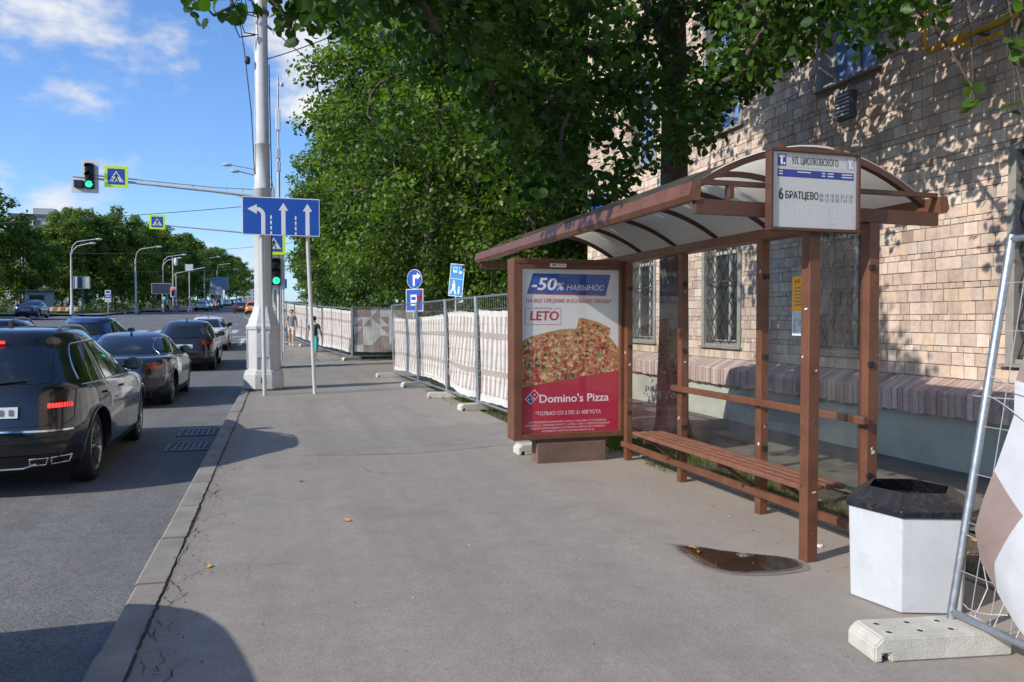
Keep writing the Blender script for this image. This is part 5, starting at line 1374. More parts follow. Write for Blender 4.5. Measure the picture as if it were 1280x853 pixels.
    for s in (-1, 1):
        mb = MB(); sidestrip(mb, s, yR0 - .02, yA0 - .02, lambda q: belt(q) - .012, lambda q: roofl(q) + .014, m_trim, .002, 40, 5); mb.build('window_surround', th)
        for (a, b) in segs:
            mb = MB(); sidestrip(mb, s, a, b, belt, roofl, gl, .006, 18, 6); mb.build('side_window', th)
        if detail > 1:
            mb = MB(); n = 44
            pts = [side(s, yR0 - .02 + (yA0 - yR0) * i / n, roofl(yR0 - .02 + (yA0 - yR0) * i / n) + .018, .005) for i in range(n + 1)]
            mb.tube(pts, .009, m_chrome, 5); pts = [side(s, yR0 - .02 + (yA0 - yR0) * i / n, belt(yR0 - .02 + (yA0 - yR0) * i / n) - .012, .005) for i in range(n + 1)]; mb.tube(pts, .008, m_chrome, 5)
            mb.build('chrome_strip', th)
            mb = MB()
            for yy in (pb, pc, yA0 + .02):
                lo = S['r'] - .02 if yy != pc else .75
                for k in range(12):
                    a = lo + (belt(yy) - lo) * k / 12; b = lo + (belt(yy) - lo) * (k + 1) / 12
                    mb.add([side(s, yy - .004, a, .0025), side(s, yy + .004, a, .0025), side(s, yy + .004, b, .0025), side(s, yy - .004, b, .0025)], [(0, 1, 2, 3)], m_signk)
            sidestrip(mb, s, -S['back'] + .46, S['wb'] - .46, .24, .31, m_trim, .008, 20, 2)
            mb.build('door_gap', th)
            for yy in (pb - .14, pc - .12):
                mb = MB(); p = side(s, yy, .93, .02); mb.bbox((p.x - .012, yy - .11, .915), (p.x + .012, yy + .09, .945), mpaint, .008); mb.build('door_handle', th)
            for yy in (S['wb'], -S['back']):
                mb = MB(); pts = []
                for k in range(25):
                    a = math.pi * (k / 24) * 1.12 - .19; q = (yy + math.cos(a) * (R_ + .012), S['r'] + .01 + math.sin(a) * (R_ + .012))
                    pts.append(side(s, q[0], max(q[1], .24), .0))
                mb.tube(pts, .018, mpaint, 6); mb.build('wheel_arch', th)
        if detail > 0:
            mb = MB(); p = side(s, yA0 - .22, S['belt'] + .07, 0)
            bmm = bmesh.new(); bmesh.ops.create_uvsphere(bmm, u_segments=14, v_segments=9, radius=1)
            for v in bmm.verts: v.co = Vector((v.co.x * .12, v.co.y * (.09 if v.co.y > 0 else .05), v.co.z * .085)) + Vector((p.x + s * .16, yA0 - .2, S['belt'] + .09))
            mb.bm(bmm, m_trim if mpaint.name.endswith('white') else mpaint, True)
            mb.bar((p.x - s * .02, yA0 - .2, S['belt'] + .04), (p.x + s * .1, yA0 - .19, S['belt'] + .06), .05, .03, m_trim)
            mb.bbox((p.x + s * .16 - .095, yA0 - .262, S['belt'] + .03), (p.x + s * .16 + .095, yA0 - .25, S['belt'] + .15), m_tint, .004)
            mb.build('door_mirror', th)
    z0, z1, wl, wh = S['rw']
    hw = lambda q: wl + (wh - wl) * q
    def wscreen(mb, o, gmat, k, sgn, z0, z1, wl, wh):
        nu, nv = 20, 8; vs = []; fs = []
        for j in range(nv + 1):
            q = j / nv; zz = z0 + (z1 - z0) * q; ww = wl + (wh - wl) * q + k
            for i in range(nu + 1): vs.append(rear(-ww + 2 * ww * i / nu, zz, o, sgn))
        for j in range(nv):
            for i in range(nu): q = j * (nu + 1) + i; fs.append((q, q + 1, q + nu + 2, q + nu + 1) if sgn < 0 else (q + nu + 1, q + nu + 2, q + 1, q))
        mb.add(vs, fs, gmat, True)
    mb = MB(); wscreen(mb, .002, m_trim, .035, -1, z0 - .03, z1 + .015, wl, wh); wscreen(mb, .006, gl, 0, -1, z0, z1, wl, wh)
    if detail > 1: mb.tube([rear(0, z0 - .01, .02), rear(.22, z0 + .015, .02), rear(.42, z0 + .03, .02)], .01, m_signk, 5) if S is not SEDAN else None
    mb.build('rear_window', th)
    mb = MB(); wscreen(mb, .006, gl, 0, 1, S['belt'] + .09, S['roofz'] - .05, wl + .02, wh - .06); mb.build('windscreen', th)
    # lights wrap from the tail round the flank
    a, b = S['tl']; W4 = S['levels'][4][3]; yr = S['levels'][4][1]
    for s in (-1, 1):
        mb = MB(); rm_ = m_redl if not brake else m_reddk
        C0 = Vector((s * (W4 - .42), yr + .42, 0))
        def wrap(th_, zz, o):
            dv = Vector((s * math.sin(th_), -math.cos(th_), 0)); q = C0 + Vector((0, 0, zz))
            h = bvh.ray_cast(q + dv * 2, -dv)
            return (h[0] if h[0] is not None else q + dv * .4) + dv * o
        def wlamp(t0, t1, zl, zh, mat, o, nu=22, nv=4):
            vs = []; fs = []
            for i in range(nu + 1):
                q = t0 + (t1 - t0) * i / nu; lo_ = zl(i / nu) if callable(zl) else zl; hi = zh(i / nu) if callable(zh) else zh
                for j in range(nv + 1): vs.append(wrap(q, lo_ + (hi - lo_) * j / nv, o))
            for i in range(nu):
                for j in range(nv): q = i * (nv + 1) + j; fs.append((q, q + nv + 1, q + nv + 2, q + 1) if s > 0 else (q + 1, q + nv + 2, q + nv + 1, q))
            mb.add(vs, fs, mat, True)
        wlamp(R(4), R(66), lambda f: a + .03 * max(0, .5 - f) + .02 * f, lambda f: b - .035 * f * f, rm_, .006)
        if not brake: wlamp(R(8), R(58), lambda f: a + .05, lambda f: a + .075, m_redlens2, .009, 16, 1)
        if brake:
            wlamp(R(14), R(60), a + .03, a + .074, m_redlit, .011, 24, 1)
            for k in range(1, 9):
                q = R(14 + 46 * k / 9); mb.bar(wrap(q, a + .028, .014), wrap(q, a + .076, .014), .007, .006, m_reddk)
        mb.build('tail_light', th)
        mb = MB(); rearstrip(mb, *sorted((s * .5, s * (W4 - .1))), S['tl'][0] - .08, S['tl'][0] + .04, m_chrome, .006, 10, 3, 1); mb.build('headlight', th)
    mb = MB()
    zb = .42 if S is not SEDAN else .36
    rearstrip(mb, -.7, .7, .235, zb, m_trim, .01, 20, 4); rearstrip(mb, -.84, .84, .58, .592, m_signk, .004, 20, 1)
    if S is SUV and detail > 1:
        rearstrip(mb, -.80, .80, lambda q: .655 - .02 * (q / .8) ** 2, lambda q: .672 - .02 * (q / .8) ** 2, m_chrome, .012, 24, 1)
        rearstrip(mb, -.82, .82, .50, .535, m_trim, .012, 20, 2)
        mb.tube([rear(s_, z_, .02) for s_, z_ in ((-.84, .34), (-.5, .33), (-.4, .29), (0, .285), (.4, .29), (.5, .33), (.84, .34))], .012, m_chrome, 6)
    mb.build('rear_bumper', th)
    if detail > 1:
        mb = MB()
        for k in range(10):
            for s in (-1, 1): pass
        zt = (.70, 1.03) if S is not SEDAN else (.62, .93)
        pts = [(-.80, zt[1]), (-.80, zt[0] + .05), (-.74, zt[0]), (.74, zt[0]), (.80, zt[0] + .05), (.80, zt[1])]
        for i in range(len(pts) - 1):
            n = 14
            for k in range(n):
                p = [pts[i][c] + (pts[i + 1][c] - pts[i][c]) * k / n for c in (0, 1)]; q = [pts[i][c] + (pts[i + 1][c] - pts[i][c]) * (k + 1) / n for c in (0, 1)]
                mb.bar(rear(p[0], p[1], .001), rear(q[0], q[1], .001), .007, .007, m_signk)
        mb.build('tailgate_gap', th)
        for s in ((1, -1)):
            mb = MB()
            if S is SUV:
                for (a_, b_) in ((.46, .60), (.625, .765)):
                    cs_ = [(a_, .315), (b_ - .015, .315), (b_ + .01, .385), (a_ + .012, .385)]
                    mb = MB(); loop = [rear(s * cx__, cz__, .012) for cx__, cz__ in cs_]
                    mb.add([rear(s * cx__, cz__, .008) for cx__, cz__ in cs_], [(0, 1, 2, 3) if s > 0 else (3, 2, 1, 0)], m_signk); mb.tube(loop + [loop[0], loop[1]], .009, m_chrome, 6); mb.build('exhaust_pipe', th)
                continue
            else:
                p = rear(s * .55, .30, 0); mb.lathe([(.04, -.06), (.045, 0), (.036, .0), (.034, .05), (.0, .05)], m_dgrey, 14, (s * .55, p.y, .28), 'Y', caps=False)
            mb.build('exhaust_pipe', th, fix=True)
    if plate:
        pz = .84 if S is not SEDAN else .78
        if S is HATCH: pz = .80
        px0 = .13 if S is SUV and brake else 0
        mb = MB(); p = rear(0, pz, .012); q = rear(0, pz + .1, .012); dy = (q.y - p.y)
        mb.add([(px0 - .27, p.y - .004, pz - .06), (px0 + .27, p.y - .004, pz - .06), (px0 + .27, p.y + dy * .6 - .004, pz + .06), (px0 - .27, p.y + dy * .6 - .004, pz + .06)], [(0, 1, 2, 3)], m_signk)
        mb.add([(px0 - .255, p.y - .009, pz - .052), (px0 + .255, p.y - .009, pz - .052), (px0 + .255, p.y + dy * .6 - .009, pz + .052), (px0 - .255, p.y + dy * .6 - .009, pz + .052)], [(0, 1, 2, 3)], m_signw)
        if detail > 1:
            for k, xx in enumerate((-.2, -.13, -.07, -.01, .06, .12, .2)): mb.add([(px0 + xx - .018, p.y - .011, pz - .03), (px0 + xx + .018, p.y - .011, pz - .03), (px0 + xx + .018, p.y + dy * .3 - .011, pz + .028), (px0 + xx - .018, p.y + dy * .3 - .011, pz + .028)], [(0, 1, 2, 3)], m_inkg) if k % 3 != 9 else None
        mb.build('licence_plate', th)
    if third:
        mb = MB(); zt = S['rw'][1] + .035; p = rear(0, zt, .03); mb.bbox((-.16, p.y - .02, zt - .014), (.16, p.y + .03, zt + .014), m_redlit, .005); mb.build('brake_light', th)
    if rails:
        for s in (-1, 1):
            mb = MB(); pts = []
            for i in range(17):
                q = i / 16; yy = -1.42 + 1.62 * q
                h = bvh.ray_cast(Vector((s * .50, yy, 3)), Vector((0, 0, -1))); zz = h[0].z if h[0] is not None else 1.6
                pts.append((s * .53, yy, zz + .03 * min(1, 6 * q, 6 * (1 - q)) ** .6 + .0))
            mb.tube(pts, .017, m_alloy, 8); mb.build('roof_rail', th)
    if detail > 0:
        h = bvh.ray_cast(Vector((0, -1.0 if S is not SEDAN else -.7, 3)), Vector((0, 0, -1)))
        if h[0] is not None:
            mb = MB(); zz = h[0].z; mb.prism([(-.02, h[0].y - .12, zz - .01), (.02, h[0].y - .12, zz - .01), (.012, h[0].y - .09, zz + .07), (-.012, h[0].y - .09, zz + .07)], (0, .06, -.01), m_signk); mb.build('antenna', th, fix=True)
    ty, ri = wheel_meshes(S['r'], spokes)
    for s in (-1, 1):
        for yy in (S['wb'], -S['back']):
            if (S['r'], spokes) not in _wm:
                w0 = ty.build('wheel', th); r0 = ri.build('rim', w0); _wm[(S['r'], spokes)] = (w0.data, r0.data)
            else:
                w0 = link('wheel', _wm[(S['r'], spokes)][0], th); link('rim', _wm[(S['r'], spokes)][1], w0)
            w0.location = (side(s, yy, S['r'] * 2 + .11).x - s * .155, yy, S['r']); w0.rotation_euler = (RNG.uniform(0, 6), 0, 0 if s > 0 else math.pi)
            if s < 0: w0.rotation_euler = Euler((RNG.uniform(0, 6), 0, math.pi))
    return th
p_black = paint('paint_graphite', (.028, .030, .036), .2, .55)
p_blk2 = paint('paint_charcoal', (.030, .033, .042), .22, .4)
p_navy = paint('paint_navy', (.022, .033, .075), .25, .4)
p_blue = paint('paint_blue', (.05, .10, .26), .25, .4)
p_brown = paint('paint_dark_brown', (.03, .028, .032), .25, .4)
p_white = paint('paint_white', (.72, .72, .72), .3, 0)
p_silver = paint('paint_silver', (.36, .37, .38), .3, .7)
p_maroon = paint('paint_maroon', (.10, .014, .016), .3, .3)
p_orange = paint('paint_orange', (.65, .22, .03), .3, 0)
p_grey = paint('paint_grey', (.16, .165, .17), .3, .5)
build_car('glossy black SUV with lit red tail light, nearest car at the left edge', SUV, p_black, -2.80, 10.53, R(.8), brake=True, third=True, rails=True)
build_car('dark graphite sedan with red lamps directly ahead of the black SUV', SEDAN, p_blk2, -2.97, 18.3, 0, rails=False, spokes=10)
build_car('dark brown hatchback SUV, third in the kerb lane before the white sedan', HATCH, p_brown, -3.02, 29.0, R(.5), scale=1.06)
build_car('white sedan at the head of the kerb lane', SEDAN, p_white, -3.15, 38.2, R(.5), detail=2)
build_car('black SUV in the second lane, mostly hidden behind the nearest SUV', SUV, p_blk2, -5.85, 19.6, 0, rails=True, zoff=.1)
build_car('blue crossover in the second lane beyond the sedan', SUV, p_blue, -5.95, 29.0, 0, rails=True, zoff=.14)
build_car('dark car whose shadow falls across the kerb at the bottom left, outside the frame', SUV, p_grey, -2.82, 1.6, 0, detail=0, scale=1.18)
build_car('bluish car driving towards the camera at far left behind the queue', HATCH, p_navy, -20.2, 74., R(180), group=None, detail=1, zoff=.16)
gp = 'parked and distant cars on the far avenue'
build_car('dark red car crossing far away just left of the lamp post', SEDAN, p_maroon, -4.9, 105, R(4), group=gp, detail=0)
build_car('orange taxi far away, half hidden by the lamp post', HATCH, p_orange, -3.1, 97, 0, group=gp, detail=0)
far = [('silver car in the far row nearest the crossing', HATCH, p_silver, -10.8, 118), ('dark car in the far row, second from the crossing', SEDAN, p_blk2, -11., 126), ('small orange car in the far row, third along', HATCH, p_orange, -11.0, 134), ('white car in the far row, fourth along', SEDAN, p_white, -11.2, 143),
       ('grey car in the far row, fifth along', SUV, p_grey, -11.2, 153), ('white hatchback in the far row, sixth along', HATCH, p_white, -11.0, 176), ('dark car in the far row, seventh along', SEDAN, p_black, -11.0, 190), ('silver sedan in the far row, eighth along', SEDAN, p_silver, -10.8, 205),
       ('blue car in the far row, ninth along', HATCH, p_blue, -10.6, 222), ('white car farthest up the avenue on the left', SUV, p_white, -7., 250), ('dark car farthest up the avenue in the middle', SEDAN, p_blk2, -4.5, 270)]
for lab, k, p, x, y in far: build_car(lab, k, p, x, y, R(RNG.uniform(175, 185)) if RNG.random() < .6 else 0, group=gp, detail=0)
# a white delivery lorry among them
lo = thing('delivery_truck', 'white box lorry standing among the distant parked cars', 'truck', (-12.0, 164, g(164) - .12))
mb = MB(); mb.bbox((-1.2, -2.5, .9), (1.2, 2.8, 3.5), p_white, .05); mb.build('cargo_box', lo)
mb = MB(); mb.bbox((-1.1, -4.2, .5), (1.1, -2.55, 2.5), p_white, .12); mb.add([(-.95, -4.206, 1.5), (.95, -4.206, 1.5), (.9, -4.206, 2.3), (-.9, -4.206, 2.3)], [(0, 1, 2, 3)], m_tint); mb.box((-1., -4.25, .45), (1., -4.15, .8), m_trim); mb.build('cab', lo)
for s in (-1, 1):
    for yy in (-3.4, 1.6): mb = MB(); mb.lathe([(.3, -.13), (.45, -.13), (.45, .13), (.3, .13)], m_black, 20, (s * .95, yy, .45), 'X'); mb.build('wheel', lo)
# ---------------------------------------------------------------- trees
LEAF_H = ([(0, 0, 0), (.30, .10, .05), (.47, .40, .09), (.32, .78, .05), (0, 1.05, -.08), (-.32, .78, .05), (-.47, .40, .09), (-.30, .10, .05)], [(0, 1, 2, 3, 4), (0, 4, 5, 6, 7)])
LEAF_M = ([(0, 0, 0), (.42, .28, .08), (.26, .74, .03), (0, 1.0, -.06), (-.26, .74, .03), (-.42, .28, .08)], [(0, 1, 2, 3), (0, 3, 4, 5)])
LEAF_F = ([(0, 0, 0), (.42, .5, .12), (0, 1.0, -.05), (-.42, .5, .12)], [(0, 1, 2), (0, 2, 3)])
def leaves(name, pos, nrm, size, tint, mats, tmpl, parent, rng):
    """one crown mesh: a folded leaf at every position, blade facing nrm, tip drooping"""
    V0 = np.array(tmpl[0], float); nv = len(V0); fl = [np.array(f) for f in tmpl[1]]; fn = len(fl[0]); n = len(pos)
    nrm = nrm / np.linalg.norm(nrm, axis=1, keepdims=True)
    dr = rng.normal(size=(n, 3)); dr[:, 2] -= .7
    dr -= nrm * np.sum(dr * nrm, axis=1, keepdims=True); dr /= np.linalg.norm(dr, axis=1, keepdims=True)
    sx = np.cross(dr, nrm)
    sz = size[:, None, None]
    P = pos[:, None, :] + sz * (V0[None, :, 0:1] * sx[:, None, :] + V0[None, :, 1:2] * dr[:, None, :] + V0[None, :, 2:3] * nrm[:, None, :])
    P = P.reshape(-1, 3)
    F = np.concatenate([(np.arange(n)[:, None] * nv + f[None, :]) for f in fl], axis=0)
    me = bpy.data.meshes.new(name)
    me.vertices.add(len(P)); me.vertices.foreach_set('co', P.astype(np.float32).ravel())
    me.loops.add(F.size); me.loops.foreach_set('vertex_index', F.astype(np.int32).ravel())
    me.polygons.add(len(F)); me.polygons.foreach_set('loop_start', np.arange(0, F.size, fn, dtype=np.int32))
    try: me.polygons.foreach_set('loop_total', np.full(len(F), fn, dtype=np.int32))
    except Exception: pass
    me.materials.append(mats)
    me.update(calc_edges=True)
    a = me.attributes.new('tint', 'FLOAT', 'POINT'); a.data.foreach_set('value', np.repeat(tint, nv).astype(np.float32))
    return link(name, me, parent)
def clump_points(clumps, dens, rng, shell=.45, up=.6):
    ps, ns, ts = [], [], []
    for (cx, cy, cz, r) in clumps:
        n = max(4, int(dens * r * r))
        d_ = rng.normal(size=(n, 3)); d_ /= np.linalg.norm(d_, axis=1, keepdims=True)
        rad = r * (shell + (1 - shell) * rng.random(n)) ** .8
        p = d_ * rad[:, None] * np.array([1, 1, .72]); ps.append(p + (cx, cy, cz))
        nn = d_ * .7 + rng.normal(size=(n, 3)) * .55; nn[:, 2] += up; ns.append(nn)
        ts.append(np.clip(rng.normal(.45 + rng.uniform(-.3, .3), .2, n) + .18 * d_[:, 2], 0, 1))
    return np.concatenate(ps), np.concatenate(ns), np.concatenate(ts)
def branches(mb, roots, clumps, mat, r0=.012, rmax=.12, rng=None):
    """joins every clump to the nearest earlier node so the wood forks outwards from the trunk"""
    nodes = [(Vector(p), -1) for p in roots]; base = len(nodes); T = Vector(roots[0])
    for c in sorted(clumps, key=lambda q: (Vector(q[:3]) - Vector(roots[len(roots) // 2])).length):
        p = Vector(c[:3]); best = min(range(len(nodes)), key=lambda i: (nodes[i][0] - p).length + (.0 if i >= base else .25)); nodes.append((p, best))
    kids = [0] * len(nodes)
    for i in range(len(nodes) - 1, base - 1, -1): kids[i] += 1; kids[nodes[i][1]] += kids[i]
    for i in range(base, len(nodes)):
        p, j = nodes[i]; q = nodes[j][0]; ra = min(rmax, r0 * math.sqrt(kids[i])); rb_ = min(rmax, max(ra, r0 * math.sqrt(kids[j]) * .8)) if j >= base else min(rmax, ra * 1.25)
        mid = (p + q) / 2 + Vector((rng.normal() * .06, rng.normal() * .06, .05)) * (p - q).length
        mb.tube([q, mid, p], [rb_, (ra + rb_) / 2, ra], mat, 6, caps=False)
def trunk_tube(mb, pts, rs, mat):
    mb.tube(pts, rs, mat, 14)

